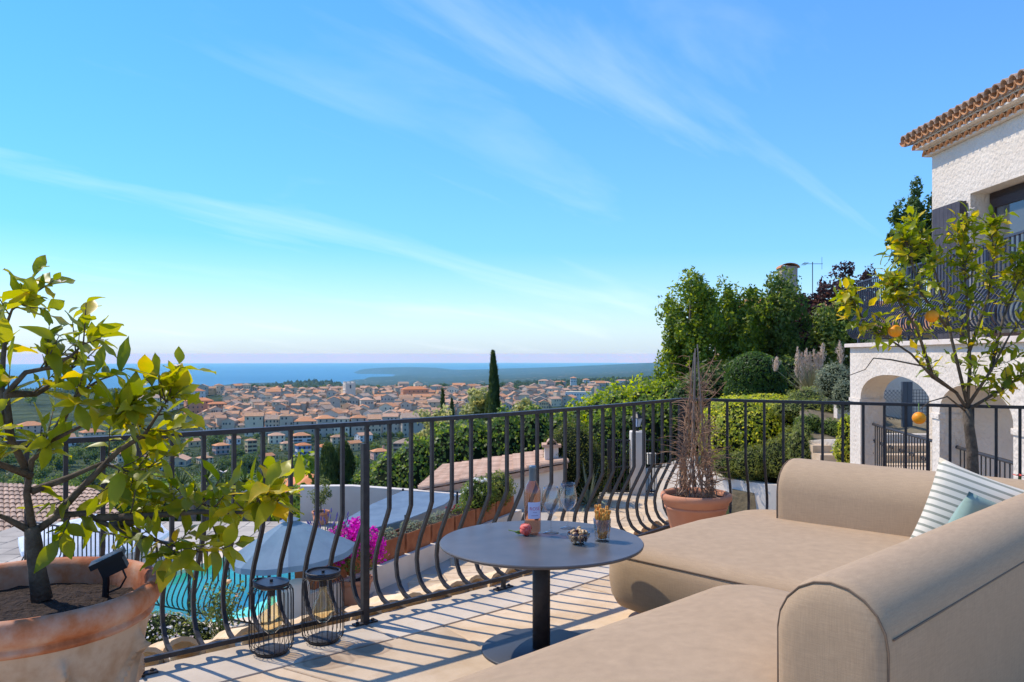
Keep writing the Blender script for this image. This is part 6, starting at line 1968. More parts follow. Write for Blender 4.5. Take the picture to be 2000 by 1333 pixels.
# ------------------------------------------------------------------ table and what stands on it
TZ = 0.481
tbl = thing('round_table', 'round dark grey pedestal table in front of the sofa', 'table', (0.129, 3.626, 0))
top_m = mat('grey_ceramic', (0.078, 0.074, 0.073), (0.115, 0.105, 0.098), 5, rough=0.38, spec=0.5, bump=0.08, bscale=120, bdist=0.001)
MB().lathe([(0.435, TZ - 0.016), (0.444, TZ - 0.012), (0.446, TZ - 0.004), (0.443, TZ)], 96).build('table_top', top_m, tbl, auto=50)
MB().lathe([(0.039, 0.012), (0.039, TZ - 0.016)], 32).build('column', iron, tbl, smooth=True)
MB().lathe([(0.262, 0.0), (0.262, 0.009), (0.258, 0.012)], 72).build('base', mat('base_plate_steel', (0.05, 0.055, 0.065), rough=0.45), tbl, auto=40)

def thin_glass(name, tint, gl=1.0, rough=0.0):
    m = bpy.data.materials.new(name); m.use_nodes = True
    N, L = m.node_tree.nodes, m.node_tree.links; N.clear()
    o = N.new('ShaderNodeOutputMaterial'); mx = N.new('ShaderNodeMixShader')
    t = N.new('ShaderNodeBsdfTransparent'); t.inputs['Color'].default_value = tuple(tint) + (1,)
    g = N.new('ShaderNodeBsdfGlossy'); g.inputs['Roughness'].default_value = rough
    L.new(schlick(N, L, 0.04, gl), mx.inputs[0]); L.new(t.outputs[0], mx.inputs[1]); L.new(g.outputs[0], mx.inputs[2])
    L.new(mx.outputs[0], o.inputs['Surface'])
    return m
clear = thin_glass('clear_glass', (0.97, 0.965, 0.955), 1.9)
bottle_glass = thin_glass('bottle_glass', (0.96, 0.95, 0.94), 1.8)
amber_glass = thin_glass('amber_glass', (0.93, 0.84, 0.62), 2.0)
rose_wine = thin_glass('rose_wine', (0.98, 0.66, 0.48), 0.4)

def on_table(px, py): return on_z(px, py, TZ)
c = on_table(1040, 1043)
bt = thing('wine_bottle', 'clear bottle of rose wine with grey capsule on the table', 'bottle', tuple(c))
MB().lathe([(0.030, 0.0), (0.0375, 0.004), (0.0385, 0.012), (0.0385, 0.185), (0.036, 0.205), (0.026, 0.228), (0.0155, 0.245), (0.0145, 0.262), (0.0145, 0.298)], 40).build('glass', bottle_glass, bt, smooth=True)
MB().lathe([(0.030, 0.008), (0.0365, 0.014), (0.0365, 0.186), (0.034, 0.204), (0.0245, 0.226), (0.014, 0.243), (0.0135, 0.246)], 40).build('wine', rose_wine, bt, smooth=True)
MB().lathe([(0.0152, 0.243), (0.0156, 0.246), (0.0156, 0.296), (0.0166, 0.298), (0.0166, 0.309), (0.0150, 0.311)], 32).build('capsule', mat('grey_capsule', (0.15, 0.20, 0.23), rough=0.35, metal=0.5), bt, smooth=True)
lab_a = math.atan2(-c.y, -c.x) + 0.30
def curved_patch(r, a0, a1, z0, z1, n=18):
    vs = []; fs = []
    for i in range(n + 1):
        a = lerp(a0, a1, i / n)
        vs += [(r * math.cos(a), r * math.sin(a), z0), (r * math.cos(a), r * math.sin(a), z1)]
    for i in range(n): fs.append((2*i, 2*i+2, 2*i+3, 2*i+1))
    return MB().add(vs, fs)
lb = curved_patch(0.0389, lab_a - 0.86, lab_a + 0.86, 0.075, 0.150).build('label', mat('lilac_label', (0.62, 0.60, 0.74), rough=0.7), bt, smooth=True)
def curved_text(txt, size, r, a_mid, z_mid, m, parent):
    cu = bpy.data.curves.new('lettering', 'FONT'); cu.body = txt; cu.size = size; cu.align_x = 'CENTER'; cu.align_y = 'CENTER'
    cu.resolution_u = 3
    to = bpy.data.objects.new('lettering_tmp', cu); COL.objects.link(to)
    dg = bpy.context.evaluated_depsgraph_get(); me = bpy.data.meshes.new_from_object(to.evaluated_get(dg))
    bpy.data.objects.remove(to)
    for v in me.vertices:
        a = a_mid + v.co.x / r
        v.co = Vector((r * math.cos(a), r * math.sin(a), z_mid + v.co.y))
    me.materials.clear(); me.materials.append(m)
    return link_obj('lettering', me, parent)
ink = mat('pink_ink', (0.55, 0.06, 0.13), rough=0.7)
curved_text('ROS\u00c9', 0.0215, 0.0392, lab_a, 0.120, ink, lb)
for zz_, w_ in ((0.104, 0.26), (0.090, 0.42)):
    curved_patch(0.0391, lab_a - w_, lab_a + w_, zz_ - 0.0012, zz_ + 0.0012).build('label_rule', mat('grey_ink', (0.30, 0.25, 0.38), rough=0.7), lb)

def wine_glass(label, p):
    t = thing('wine_glass', label, 'wine glass', tuple(p), group='pair of wine glasses')
    outer_ = [(0.036, 0.0), (0.036, 0.002), (0.012, 0.007), (0.0042, 0.016), (0.0036, 0.05), (0.0042, 0.078), (0.012, 0.086), (0.030, 0.103), (0.041, 0.122), (0.0445, 0.140), (0.042, 0.165), (0.036, 0.195), (0.0325, 0.213)]
    inner_ = [(0.0317, 0.213), (0.0352, 0.195), (0.0412, 0.165), (0.0437, 0.140), (0.0402, 0.1225), (0.029, 0.104), (0.0115, 0.089), (0.001, 0.0875)]
    MB().lathe(outer_[:6], 32, cap1=False).build('stem_and_foot', clear, t, smooth=True)
    MB().lathe(outer_[5:] + inner_, 40, cap0=False).build('bowl', clear, t, smooth=True)
wine_glass('empty wine glass standing closest to the rose wine bottle', on_table(1076, 1041))
wine_glass('empty wine glass standing behind the nut bowl', on_table(1109, 1032))

c = on_table(1130, 1063)
nbw = thing('nut_bowl', 'small glass bowl on the table', 'bowl', tuple(c))
MB().lathe([(0.026, 0.0), (0.030, 0.004), (0.038, 0.016), (0.047, 0.034), (0.0505, 0.052), (0.0490, 0.052), (0.0455, 0.035), (0.036, 0.018), (0.025, 0.009), (0.001, 0.009)], 40).build('glass', clear, nbw, smooth=True)
rng = np.random.default_rng(3)
nut_mats = [mat('cashew', (0.58, 0.37, 0.18), (0.66, 0.46, 0.25), 30, rough=0.6), mat('raisin', (0.045, 0.018, 0.018), (0.09, 0.035, 0.03), 30, rough=0.5), mat('almond', (0.36, 0.17, 0.075), rough=0.6)]
nut_labels = ['pale cashew nuts heaped in the glass bowl', 'dark dried berries heaped in the glass bowl', 'brown almonds heaped in the glass bowl']
nut_me = []
for k in range(3):
    if k == 0:
        pts = [Vector((0.010 * math.cos(a), 0.010 * math.sin(a), 0)) for a in np.linspace(0.2, 3.2, 7)]
        nut_me.append(MB().tube(pts, [0.003, 0.0052, 0.0058, 0.0055, 0.0056, 0.005, 0.003], 7).mesh('nut', nut_mats[0], True))
    elif k == 1: nut_me.append(MB().ball((0, 0, 0), 0.0085, 8, 6, (1.2, 0.9, 0.8)).mesh('nut', nut_mats[1], True))
    else: nut_me.append(MB().ball((0, 0, 0), 0.0085, 8, 6, (1.5, 0.9, 0.6)).mesh('nut', nut_mats[2], True))
for k in range(78):
    kind = [0, 1, 0, 1, 2][k % 5]
    lay = k / 78
    z = 0.018 + 0.042 * lay
    rmax = 0.032 + 0.010 * min(1, lay * 1.4) - (0.022 * max(0, lay - 0.72) / 0.28)
    a = rng.uniform(0, 6.28); q = rmax * math.sqrt(rng.uniform(0.02, 1))
    o = link_obj('nut' if kind != 1 else 'dried_berry', nut_me[kind], None)
    o.location = (c.x + q * math.cos(a), c.y + q * math.sin(a), c.z + z); o.rotation_euler = tuple(rng.uniform(0, 6.28, 3))
    tag(o, nut_labels[kind], 'nut' if kind != 1 else 'dried berry', 'nuts and berries in the bowl')

c = on_table(1176, 1057)
tum = thing('glass_tumbler', 'tall square based glass tumbler on the table', 'glass', tuple(c))
MB().lathe([(0.030, 0.0), (0.032, 0.003), (0.039, 0.098), (0.0376, 0.098), (0.0305, 0.012), (0.001, 0.010)], 36).build('glass', clear, tum, smooth=True)
bs_m = mat('breadstick_crust', (0.60, 0.24, 0.04), (0.78, 0.40, 0.09), 60, rough=0.7, bump=0.4, bscale=200, bdist=0.002, rnd=0.3)
for k in range(17):
    a = k * 2.4; q = 0.0205 * math.sqrt(k / 17) + 0.002
    b0 = Vector((q * 0.7 * math.cos(a), q * 0.7 * math.sin(a), 0.013)); e = Vector((q * 1.65 * math.cos(a + 0.2), q * 1.65 * math.sin(a + 0.2), rng.uniform(0.125, 0.160)))
    mb = MB()
    for ph_ in (0, math.pi):
        pts = []
        for i in range(19):
            f = i / 18; p = b0.lerp(e, f); w = 0.0034
            pts.append(p + Vector((w * math.cos(ph_ + f * 13), w * math.sin(ph_ + f * 13), 0)))
        mb.tube(pts, [0.0034] + [0.0042] * 17 + [0.003], 6)
    o = mb.build('breadstick', bs_m, None, smooth=True); o.location = tuple(c)
    tag(o, 'twisted golden breadstick standing in the glass tumbler', 'breadstick', 'breadsticks in the tumbler')

c = on_table(1024, 1046)
fl = thing('cut_ranunculus', 'coral pink ranunculus bloom lying beside the bottle', 'flower', (c.x, c.y, c.z))
fl.scale = (1.3, 1.3, 1.3)
coral = mat('coral_petal', (0.70, 0.13, 0.10), (0.80, 0.30, 0.22), 30, rough=0.55, transl=0.3, island=True)
MB().ball((0.004, 0, 0.021), 0.015, 12, 8).build('flower_heart', coral, fl, smooth=True)
for k in range(30):
    zf = 1 - 2 * (k + 0.5) / 30; an_ = k * 2.39996
    nv_ = Vector((math.sqrt(1 - zf * zf) * math.cos(an_), math.sqrt(1 - zf * zf) * math.sin(an_), zf))
    if nv_.x < -0.75: continue
    o = MB().ball((0, 0, 0), 0.0105, 8, 5, (1.0, 1.0, 0.28)).build('petal', coral, fl, smooth=True)
    o.matrix_local = Matrix.Translation(Vector((0.004, 0, 0.021)) + nv_ * (0.0155 + 0.003 * (k % 3) / 2)) @ (nv_ + Vector((0.25 * math.cos(k), 0.25 * math.sin(k), 0.1))).to_track_quat('Z', 'Y').to_matrix().to_4x4()
grn = mat('flower_stem', (0.16, 0.24, 0.05), rough=0.6)
MB().tube([(-0.008, 0, 0.018), (-0.03, 0.004, 0.012), (-0.055, 0.012, 0.016)], [0.0022, 0.0018, 0.0016], 6).build('stem', grn, fl)
for k in range(5): MB().ball((-0.013 - 0.003 * k, 0.005 * math.sin(k * 2), 0.010 + 0.004 * math.cos(k * 2.0)), 0.006, 6, 4, (1.3, 0.6, 0.5)).build('sepal', grn, fl)

# ------------------------------------------------------------------ lanterns on the floor
def lantern(label, p, R_, H, handle_up):
    t = thing('wire_lantern', label, 'lantern', (p[0], p[1], 0), 0.3, 'wire lanterns by the railing')
    MB().lathe([(R_ * 0.70, 0.0), (R_ * 0.74, 0.004), (R_ * 0.74, 0.016), (R_ * 0.70, 0.018)], 40).build('base', iron, t, auto=40)
    prof_ = [(0.74, 0.012), (0.90, 0.018), (0.98, 0.035), (1.0, 0.065), (1.0, H - 0.085), (0.98, H - 0.055), (0.90, H - 0.040), (0.78, H - 0.034)]
    wire = MB().tube([Vector((R_ * a, 0, z)) for a, z in prof_], 0.0016, 5).mesh('wire', iron)
    for k in range(26):
        o = link_obj('wire', wire, t); o.rotation_euler = (0, 0, 2 * math.pi * k / 26)
    lid = MB().lathe([(R_ * 0.60, H - 0.040), (R_ * 0.80, H - 0.030), (R_ * 0.82, H - 0.018), (R_ * 0.80, H - 0.015)], 40).build('lid', mat('lantern_lid', (0.025, 0.028, 0.034), rough=0.4), t, auto=40)
    MB().lathe([(0.017, H - 0.075), (0.017, H - 0.034)], 16).build('socket', iron, t)
    MB().lathe([(0.001, 0.085), (0.020, 0.088), (0.042, 0.112), (0.050, 0.140), (0.044, 0.170), (0.028, 0.198), (0.018, 0.222), (0.016, H - 0.075)], 28, cap0=False, cap1=False).build('bulb', amber_glass, t, smooth=True)
    rp = [Vector((R_ * 0.80 * math.cos(a), R_ * 0.80 * math.sin(a), H - 0.010)) for a in np.linspace(0, 2 * math.pi, 33)]
    if handle_up: rp = [Matrix.Rotation(R(14), 3, 'Y') @ (q - Vector((-R_ * 0.8, 0, H - 0.012))) + Vector((-R_ * 0.8, 0, H - 0.008)) for q in rp]
    MB().tube(rp, 0.0045, 8, caps=False).build('handle', iron, t, smooth=True)
    MB().tube([Vector((0.0, 0, H - 0.018)), Vector((0.0, 0, H - 0.004))], 0.007, 8).build('knob', iron, lid)
c1 = on_z(530, 1275, 0); c2 = on_z(631, 1252, 0)
lantern('black wire lantern with its ring handle propped up', c1, 0.094, 0.325, True)
lantern('black wire lantern with its ring handle lying flat on the lid', c2, 0.094, 0.325, False)

# ------------------------------------------------------------------ pots and trees on the terrace
def citrus_leaf_meshes(m):
    out = []
    for k in range(9):
        r_ = random.Random(k); vs = []; fs = []; wk = r_.uniform(0.8, 1.15)
        bend = r_.uniform(-0.60, 0.18); fold = r_.uniform(0.08, 0.55); tw = r_.uniform(-0.7, 0.7); wv = r_.uniform(0.02, 0.09)
        ws = [0.02, 0.26, 0.43, 0.46, 0.38, 0.20, 0.01]
        for i, w in enumerate(ws):
            x = i / 6; z = bend * x * x
            for s in (-1, 0, 1):
                y = s * w * 0.5 * wk; zz_ = z + abs(y) * fold + wv * math.sin(x * 9 + s) * abs(s)
                yy = y * math.cos(tw * x) ; zz_ += y * math.sin(tw * x)
                vs.append((x, yy, zz_))
        for i in range(6):
            for s in (0, 1): fs.append((i*3+s, (i+1)*3+s, (i+1)*3+s+1, i*3+s+1))
        out.append(MB().add(vs, fs).mesh('leaf', m, True))
    return out
lemon_lm = leafmat('lemon_leaf', (0.10, 0.14, 0.012), (0.32, 0.315, 0.014), (0.66, 0.40, 0.015), tr=0.45, rough=0.38, spec=0.4, lo=0.12, hi=0.72)
citrus_lm = leafmat('orange_tree_leaf', (0.085, 0.14, 0.015), (0.26, 0.28, 0.02), (0.66, 0.46, 0.015), tr=0.45, rough=0.38, spec=0.4, lo=0.12, hi=0.64)
blossom_m = mat('citrus_blossom', (0.72, 0.62, 0.56), (0.80, 0.74, 0.68), 20, rough=0.6, transl=0.3)

def citrus(t, branches, leaf_m, n_twigs, leaf_len, rng, trunk_pts, trunk_r, twig_len=(0.08, 0.24), per=7, bare=(), blossoms=14, limit=300, weights=None, r_branch=0.010):
    """Branches: lists of world points. Leaves near the ends; the limit largest are objects, the rest one part."""
    org = Vector(t.location)
    bm_ = mat('citrus_bark', (0.07, 0.052, 0.036), (0.15, 0.115, 0.08), 22, rough=0.9, bump=0.6, bscale=90)
    MB().tube([p - org for p in trunk_pts], trunk_r, 10).build('trunk', bm_, t, smooth=True)
    meshes = citrus_leaf_meshes(leaf_m)
    nodes = []
    for bi, br_ in enumerate(branches):
        pts = [Vector(p) - org for p in br_]
        n_ = len(pts); r0 = r_branch * (1.0 if bi not in bare else 0.6)
        MB().tube(pts, [max(0.0022, r0 * (1 - 0.8 * i / (n_ - 1))) for i in range(n_)], 7).build('branch', bm_, t, smooth=True)
        if bi in bare: continue
        L = sum((pts[i+1] - pts[i]).length for i in range(n_ - 1))
        w = weights[bi] if weights else 1.0
        for s in np.arange(0.12 * L if bi else 0.25 * L, L, 0.02):
            nodes.append((pts, s / L, w))
        nodes += [(pts, 0.99, w)] * 3
    leaves = []
    tw = MB(); tips = []
    wsum = np.array([q[2] * (0.25 + q[1]) for q in nodes]); wsum /= wsum.sum()
    for k in rng.choice(len(nodes), n_twigs, p=wsum):
        pts, f, _ = nodes[k]
        n_ = len(pts); g = f * (n_ - 1); i = min(int(g), n_ - 2)
        p = pts[i].lerp(pts[i+1], g - i); tg = (pts[i+1] - pts[i]).normalized()
        d = (tg * rng.uniform(0.2, 0.9) + Vector(rng.normal(0, 0.6, 3)) + Vector((0, 0, 0.35))).normalized()
        L = rng.uniform(*twig_len)
        e1 = p + d * L * 0.5; e2 = p + (d + Vector((0, 0, 0.12))).normalized() * L
        tw.tube([p, e1, e2], [0.0024, 0.0019, 0.0013], 5); tips.append(e2)
        m_ = int(rng.integers(per - 2, per + 2))
        for q in range(m_):
            fr = 0.2 + 0.8 * q / max(1, m_ - 1)
            c = p.lerp(e1, fr * 2) if fr < 0.5 else e1.lerp(e2, fr * 2 - 1)
            a = q * 2.4 + rng.uniform(-0.4, 0.4)
            s1_ = d.orthogonal().normalized(); s2_ = d.cross(s1_)
            out_ = (s1_ * math.cos(a) + s2_ * math.sin(a))
            ld = (d * (0.45 + 0.6 * (q == m_ - 1)) + out_ * 0.8 + Vector((0, 0, -0.12))).normalized()
            up = (Vector((0, 0, 1)) * 0.9 + d * 0.4 + Vector(rng.normal(0, 0.35, 3)))
            y = up.cross(ld)
            if y.length < 1e-4: continue
            y.normalize(); z = ld.cross(y)
            sc = leaf_len * rng.uniform(0.42, 1.15)
            leaves.append((sc, c, ld, y, z, int(rng.integers(0, 9))))
    if tw.v: tag(tw.build('twigs', bm_, t, smooth=True), kind='stuff')
    def mtx(sc, c, x, y, z): return Matrix(((x.x*sc, y.x*sc, z.x*sc, c.x), (x.y*sc, y.y*sc, z.y*sc, c.y), (x.z*sc, y.z*sc, z.z*sc, c.z), (0, 0, 0, 1)))
    leaves.sort(key=lambda q: -q[0] / max(0.5, (org + q[1]).y))
    for q in leaves[:limit]:
        o = link_obj('leaf', meshes[q[5]], t); o.matrix_local = mtx(*q[:5])
    rest = MB()
    for q in leaves[limit:]:
        M = mtx(*q[:5]); me_ = meshes[q[5]]
        rest.add([M @ v.co for v in me_.vertices], [tuple(p.vertices) for p in me_.polygons])
    if rest.v: tag(rest.build('small_leaves', leaf_m, t, smooth=True), kind='stuff')
    for k in range(blossoms):
        c = tips[int(rng.integers(0, len(tips)))] + Vector(rng.normal(0, 0.012, 3))
        fb = MB()
        for q in range(5):
            a = q * 1.2566; d = Vector((math.cos(a), math.sin(a), 0.35)); s_ = Vector((-math.sin(a), math.cos(a), 0))
            fb.add([c, c + d * 0.010 + s_ * 0.004, c + d * 0.020, c + d * 0.010 - s_ * 0.004], [(0, 1, 2, 3)])
        fb.build('blossom', blossom_m, t)
    return leaves

# big pot with garland relief on the left
PC = Vector((-1.345, 2.28, 0))
bp_ = thing('large_terracotta_pot', 'large terracotta pot with garland relief and rolled rim by the railing', 'pot', tuple(PC))
weather = mat('weathered_terracotta', (0.44, 0.26, 0.14), (0.56, 0.38, 0.24), 3.5, rough=0.85, bump=0.35, bscale=60, col3=(0.58, 0.42, 0.28), bdist=0.003, lo=0.38, hi=0.47)
rim_m = mat('rim_terracotta', (0.30, 0.085, 0.03), (0.46, 0.16, 0.065), 7, rough=0.8, bump=0.4, bscale=70, col3=(0.56, 0.36, 0.25), bdist=0.003, lo=0.36, hi=0.46)
NSW = 8
def relief(r, z, a):
    u = (a / (2 * math.pi) * NSW) % 1.0
    zs = 0.495 - 0.11 * math.sin(math.pi * u)            # hanging garland
    dz_ = (z - zs)
    g = math.exp(-(dz_ / 0.022) ** 2) * (0.55 + 0.45 * math.sin(u * 60) * math.sin(z * 260))
    ribs = math.exp(-((dz_ + 0.035) / 0.02) ** 2) * 0.5 * max(0, math.sin(u * math.pi))
    un = min(u, 1 - u)
    ts = math.exp(-(un / 0.05) ** 2) * (1.0 if 0.30 < z < 0.505 else 0.0) * (0.55 + 0.45 * math.cos(un * 150)) * min(1, (z - 0.30) / 0.05 if z > 0.3 else 0)
    bow = math.exp(-(un / 0.06) ** 2 - ((z - 0.512) / 0.020) ** 2)
    return r + 0.018 * g + 0.010 * ribs + 0.018 * ts + 0.020 * bow
body = [(0.215, 0.0), (0.235, 0.012), (0.235, 0.04), (0.225, 0.055)] + [(lerp(0.228, 0.318, (z - 0.06) / 0.51), z) for z in np.linspace(0.06, 0.57, 84)]
MB().lathe(body, 320, cap1=False, rfun=relief).build('body', weather, bp_, smooth=True)
rimp = [(0.318, 0.562), (0.328, 0.568), (0.330, 0.578), (0.324, 0.584), (0.328, 0.590), (0.342, 0.600), (0.350, 0.618), (0.350, 0.635), (0.344, 0.652), (0.332, 0.660), (0.316, 0.657), (0.306, 0.640), (0.300, 0.60), (0.292, 0.52)]
MB().lathe(rimp, 128, cap0=False, cap1=False).build('rim', rim_m, bp_, smooth=True)
sg = []
for k in range(13):
    for i in range(64):
        r = 0.297 * k / 12; a = 2 * math.pi * i / 64
        sg.append((r * math.cos(a), r * math.sin(a), 0.585 + 0.012 * mnoise.noise((r * 30 * math.cos(a), r * 30 * math.sin(a), 1)) + 0.012 * (1 - r / 0.3)))
MB().add(sg, [(k*64+i, (k+1)*64+i, (k+1)*64+(i+1) % 64, k*64+(i+1) % 64) for k in range(12) for i in range(64)]).build('soil', soil, bp_, smooth=True)

lt = thing('lemon_tree', 'potted lemon tree with yellowing leaves in the large relief pot', 'lemon tree', (-1.37, 2.36, 0.58))
D = 2.36
lemon_br = [
    [at(64, 1042, D), at(112, 1008, 2.38), at(165, 1003, 2.40), at(215, 1028, 2.40), at(262, 1044, 2.38), at(330, 1064, 2.36), at(395, 1080, 2.34)],
    [at(190, 1012, 2.40), at(290, 1008, 2.40), at(390, 1000, 2.38), at(480, 1002, 2.36), at(520, 996, 2.34)],
    [at(64, 1040, D), at(10, 1012, 2.30), at(-60, 985, 2.25)],
    [at(66, 1050, D), at(52, 965, 2.34), at(62, 900, 2.32), at(100, 862, 2.32), at(160, 832, 2.32), at(232, 802, 2.34)],
    [at(110, 1006, 2.38), at(165, 948, 2.44), at(232, 880, 2.46), at(282, 850, 2.46), at(305, 815, 2.46), at(325, 785, 2.46)],
    [at(58, 930, 2.33), at(22, 860, 2.30), at(12, 770, 2.28), at(50, 728, 2.30), at(100, 718, 2.30), at(140, 695, 2.30), at(165, 670, 2.30)],
    [at(20, 850, 2.30), at(2, 760, 2.32), at(6, 700, 2.34), at(14, 630, 2.36), at(30, 588, 2.36)],
    [at(100, 862, 2.32), at(132, 800, 2.26), at(160, 765, 2.24), at(195, 742, 2.24)],
    [at(62, 960, 2.34), at(130, 935, 2.42), at(200, 905, 2.46), at(262, 925, 2.46)],
    [at(215, 1028, 2.40), at(300, 1010, 2.46), at(360, 990, 2.48), at(400, 975, 2.48)],
    [at(60, 930, 2.32), at(-20, 900, 2.2), at(-70, 860, 2.15)],
    [at(12, 770, 2.28), at(70, 770, 2.36), at(130, 735, 2.40), at(150, 700, 2.42)],
]
citrus(lt, lemon_br, lemon_lm, 112, 0.096, np.random.default_rng(5), [at(82, 1172, 2.37), at(72, 1110, 2.37), at(66, 1062, 2.36), at(62, 1030, 2.35)], [0.029, 0.024, 0.023, 0.020], (0.05, 0.125), 6, blossoms=26, r_branch=0.012,
       weights=[1.0, 1.6, 0.6, 1.1, 1.1, 1.2, 0.8, 0.9, 1.1, 1.3, 0.7, 0.8])
# solar spotlight stuck in the pot
ss = thing('solar_spotlight', 'small black solar spotlight stuck in the soil of the large pot', 'spotlight', tuple(at(205, 1128, 2.42) - Vector((0, 0, 0.03))))
blk = mat('black_plastic', (0.014, 0.014, 0.016), rough=0.45)
MB().tube([(0, 0, -0.05), (0.004, 0, 0.02), (0.0, 0, 0.055)], 0.010, 8).build('stake', blk, ss)
Mh = Matrix.Translation((0.008, 0, 0.085)) @ Matrix.Rotation(R(20), 4, 'Z') @ Matrix.Rotation(R(-24), 4, 'Y')
MB().box((-0.048, -0.034, -0.008), (0.048, 0.034, 0.008), Mh).build('solar_panel', blk, ss)
MB().box((-0.030, -0.028, -0.045), (0.040, 0.028, -0.008), Mh).build('lamp_head', blk, ss)
MB().tube([(0.045, 0, 0.07), (0.062, 0, 0.03), (0.045, 0, 0.0), (0.01, 0, -0.015)], 0.0028, 6).build('cable', blk, ss)

# orange tree on the right, behind the sofa
OT = Vector(at(1903, 925, 4.95)); OT.z = 0
op = thing('terracotta_pot', 'terracotta pot of the orange tree standing behind the sofa', 'pot', (OT.x, OT.y, 0))
flower_pot(op, 0.26, 0.42, terracotta)
ot = thing('orange_tree', 'small orange tree with yellowing leaves behind the sofa', 'orange tree', (OT.x, OT.y, 0.36))
T5 = 4.95
orange_br = [
    [at(1889, 800, T5), at(1868, 768, T5), at(1822, 738, 4.9), at(1780, 692, 4.85), at(1735, 662, 4.8), at(1695, 640, 4.8), at(1668, 590, 4.8)],
    [at(1889, 800, T5), at(1895, 710, T5), at(1890, 610, T5), at(1882, 520, T5), at(1882, 445, T5)],
    [at(1888, 785, T5), at(1858, 660, 4.98), at(1838, 570, 5.0), at(1814, 490, 5.0), at(1798, 446, 5.0)],
    [at(1892, 790, T5), at(1935, 725, 4.9), at(1972, 655, 4.88), at(2012, 600, 4.85)],
    [at(1892, 800, T5), at(1950, 765, 4.9), at(1995, 735, 4.85), at(2030, 715, 4.8)],
    [at(1870, 768, T5), at(1800, 715, 4.78), at(1740, 703, 4.72), at(1706, 700, 4.70), at(1690, 722, 4.68), at(1655, 735, 4.66)],
    [at(1892, 690, T5), at(1930, 580, 5.05), at(1942, 500, 5.05), at(1935, 440, 5.05)],
    [at(1850, 640, 4.98), at(1800, 575, 4.9), at(1782, 520, 4.88), at(1772, 478, 4.88)],
    [at(1822, 738, 4.9), at(1790, 640, 4.8), at(1755, 590, 4.78), at(1745, 560, 4.78)],
    [at(1935, 725, 4.9), at(1960, 620, 5.0), at(1985, 560, 5.0), at(2000, 520, 5.0)],
    [at(1888, 805, T5), at(1850, 775, 4.85), at(1815, 785, 4.8), at(1797, 800, 4.78)],
]
citrus(ot, orange_br, citrus_lm, 255, 0.086, np.random.default_rng(6), [OT + Vector((0, 0, 0.30)), at(1899, 880, T5), at(1893, 835, T5), at(1888, 798, T5)], [0.035, 0.032, 0.029, 0.026], (0.06, 0.15), 6, bare=(5, 10), blossoms=26, r_branch=0.011)
org_m = mat('orange_peel', (0.80, 0.25, 0.008), (0.84, 0.33, 0.012), 40, rough=0.45, bump=0.3, bscale=300, bdist=0.001)
for (px, py, d, lab) in [(1820, 618, 4.72, 'round ripe orange hanging highest on the orange tree'), (1748, 647, 4.72, 'ripe orange partly covered by a leaf on the orange tree'), (1795, 817, 4.78, 'orange hanging low in front of the railing')]:
    p = at(px, py, d)
    o = thing('orange', lab, 'orange', tuple(p))
    MB().ball((0, 0, 0), 0.038, 20, 14, (1, 1, 0.94)).build('peel', org_m, o, smooth=True)
    MB().tube([(0, 0, 0.036), (0.004, 0.01, 0.06), (0.008, 0.02, 0.085)], 0.003, 5).build('stalk', grn, o)
# red flowers behind the sofa
rf_ = thing('red_flower_pot', 'pot of bright red flowers behind the sofa backrest', 'potted plant', (3.02, 4.75, 0))
flower_pot(rf_, 0.16, 0.30, terracotta)
redm = mat('red_petal', (0.75, 0.06, 0.03), (0.80, 0.12, 0.06), 10, rough=0.4)
rng = np.random.default_rng(12)
for k in range(9):
    a = rng.uniform(0, 6.28); q = rng.uniform(0.02, 0.16); z = rng.uniform(0.50, 0.60)
    e = Vector((q * math.cos(a), q * math.sin(a), z))
    st = MB().tube([(0, 0, 0.26), (e.x * 0.5, e.y * 0.5, z * 0.75), e], 0.004, 5).build('stem', grn, rf_)
    m = MB()
    for j in range(6):
        b_ = j * 1.047; d = Vector((math.cos(b_), math.sin(b_), 0.25)); s_ = Vector((-math.sin(b_), math.cos(b_), 0))
        m.add([e, e + d * 0.025 + s_ * 0.014, e + d * 0.045, e + d * 0.025 - s_ * 0.014], [(0, 1, 2, 3)])
    m.build('bloom', redm, st)
V, Q = blob_leaves([((0, 0, 0.42), (0.16, 0.16, 0.14))], 220, 0.09, rng); link_obj('foliage', quads('f', V, Q, lf_dark), rf_)

# pot with the dried climber in the corner
DC = Vector((1.263, 5.66, 0))
dp_ = thing('corner_pot', 'terracotta pot with a dried up climber in the railing corner', 'potted plant', tuple(DC))
MB().lathe([(0.150, 0), (0.155, 0.02), (0.205, 0.24), (0.215, 0.252), (0.215, 0.262), (0.208, 0.268)], 48, cap1=False).build('body', terracotta_new, dp_, smooth=True)
MB().lathe([(0.208, 0.266), (0.220, 0.275), (0.222, 0.292), (0.236, 0.305), (0.242, 0.325), (0.238, 0.345), (0.226, 0.352), (0.208, 0.346), (0.200, 0.32), (0.195, 0.27)], 64, cap0=False, cap1=False).build('rim', terracotta_new, dp_, smooth=True)
MB().lathe([(0.20, 0.318), (0.001, 0.330)], 40, cap0=False, cap1=False).build('soil', soil, dp_, smooth=True)
dry = mat('dry_twig', (0.30, 0.16, 0.085), (0.42, 0.27, 0.17), 30, rough=0.9)
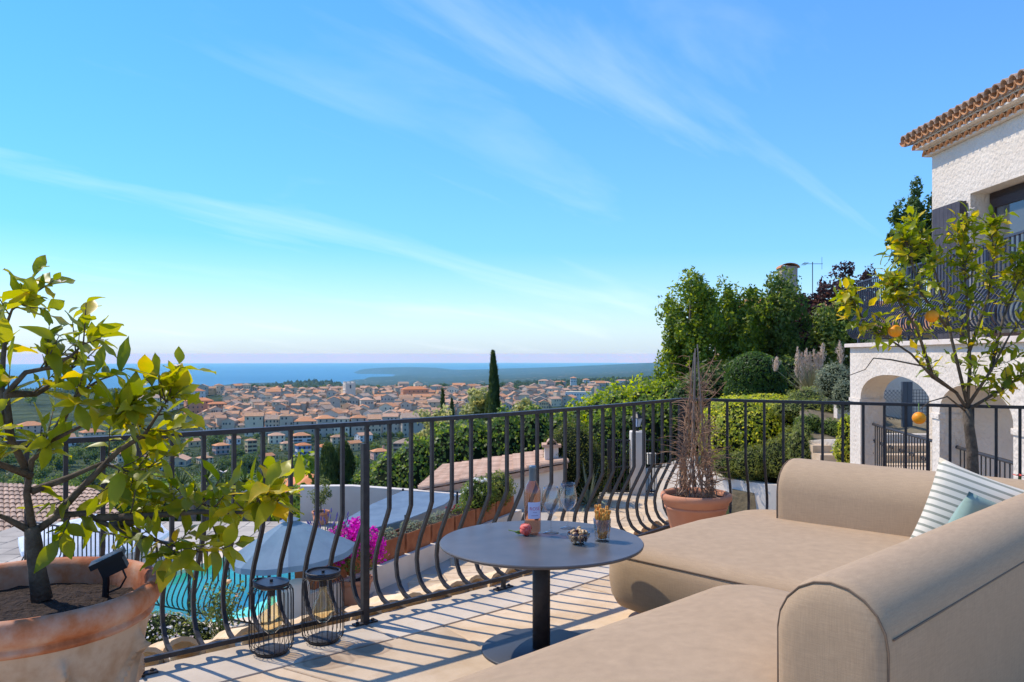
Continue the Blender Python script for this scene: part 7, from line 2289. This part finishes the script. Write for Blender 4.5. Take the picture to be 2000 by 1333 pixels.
cane = mat('cane', (0.22, 0.18, 0.15), rough=0.8)
rng = np.random.default_rng(23)
TOPZ = 1.28
for k in range(5):
    a = k * 1.2566 + 0.3
    MB().tube([(0.11 * math.cos(a), 0.11 * math.sin(a), 0.28), (0.055 * math.cos(a), 0.055 * math.sin(a), 0.8), (0.012 * math.cos(a), 0.012 * math.sin(a), TOPZ + 0.03 * k - 0.03)], 0.0045, 6).build('cane', cane, dp_)
for k in range(56):
    a0 = rng.uniform(0, 6.28); turns = rng.uniform(-2.0, 2.0); zt2 = rng.uniform(0.55, 1.30)
    pts = []; nst = 14
    for i in range(nst):
        f = i / (nst - 1); z = lerp(0.31, zt2, f); r_ = lerp(0.12, 0.035, min(1, (z - 0.3) / 0.75)) * rng.uniform(0.7, 1.35)
        a = a0 + turns * f * 2
        pts.append(Vector((r_ * math.cos(a), r_ * math.sin(a), z)))
    tw_ = MB().tube(pts, [0.0036 * (1 - 0.6 * i / nst) for i in range(nst)], 4)
    for q in range(9):
        i = int(rng.integers(2, nst)); p = pts[i]
        low = 1.0 if p.z < 0.65 else 0.75
        d = Vector((p.x, p.y, 0)).normalized() * rng.uniform(0.02, 0.15) * low + Vector((rng.normal(0, 0.03), rng.normal(0, 0.03), rng.uniform(-0.03, 0.08)))
        tw_.tube([p, p + d * 0.6 + Vector((0, 0, 0.01)), p + d], [0.002, 0.0015, 0.0008], 4)
    tw_.build('dry_stem', dry, dp_)
for (px, py) in ((1398, 690), (1410, 702), (1416, 725), (1420, 745), (1395, 730)):
    e = at(px, py, 5.66) - DC; s0 = Vector((0.01, 0, e.z - 0.08 - 0.15 * rng.uniform(0, 1)))
    m = MB(); mid = s0.lerp(e, 0.5) + Vector((0, 0, -0.02)); m.tube([s0, mid, e], [0.004, 0.003, 0.0014], 5)
    for q in range(16):
        p = s0.lerp(e, rng.uniform(0.2, 1)); m.tube([p, p + Vector(rng.normal(0, 0.018, 3))], 0.0012, 4)
    m.build('dry_shoot', dry, dp_)
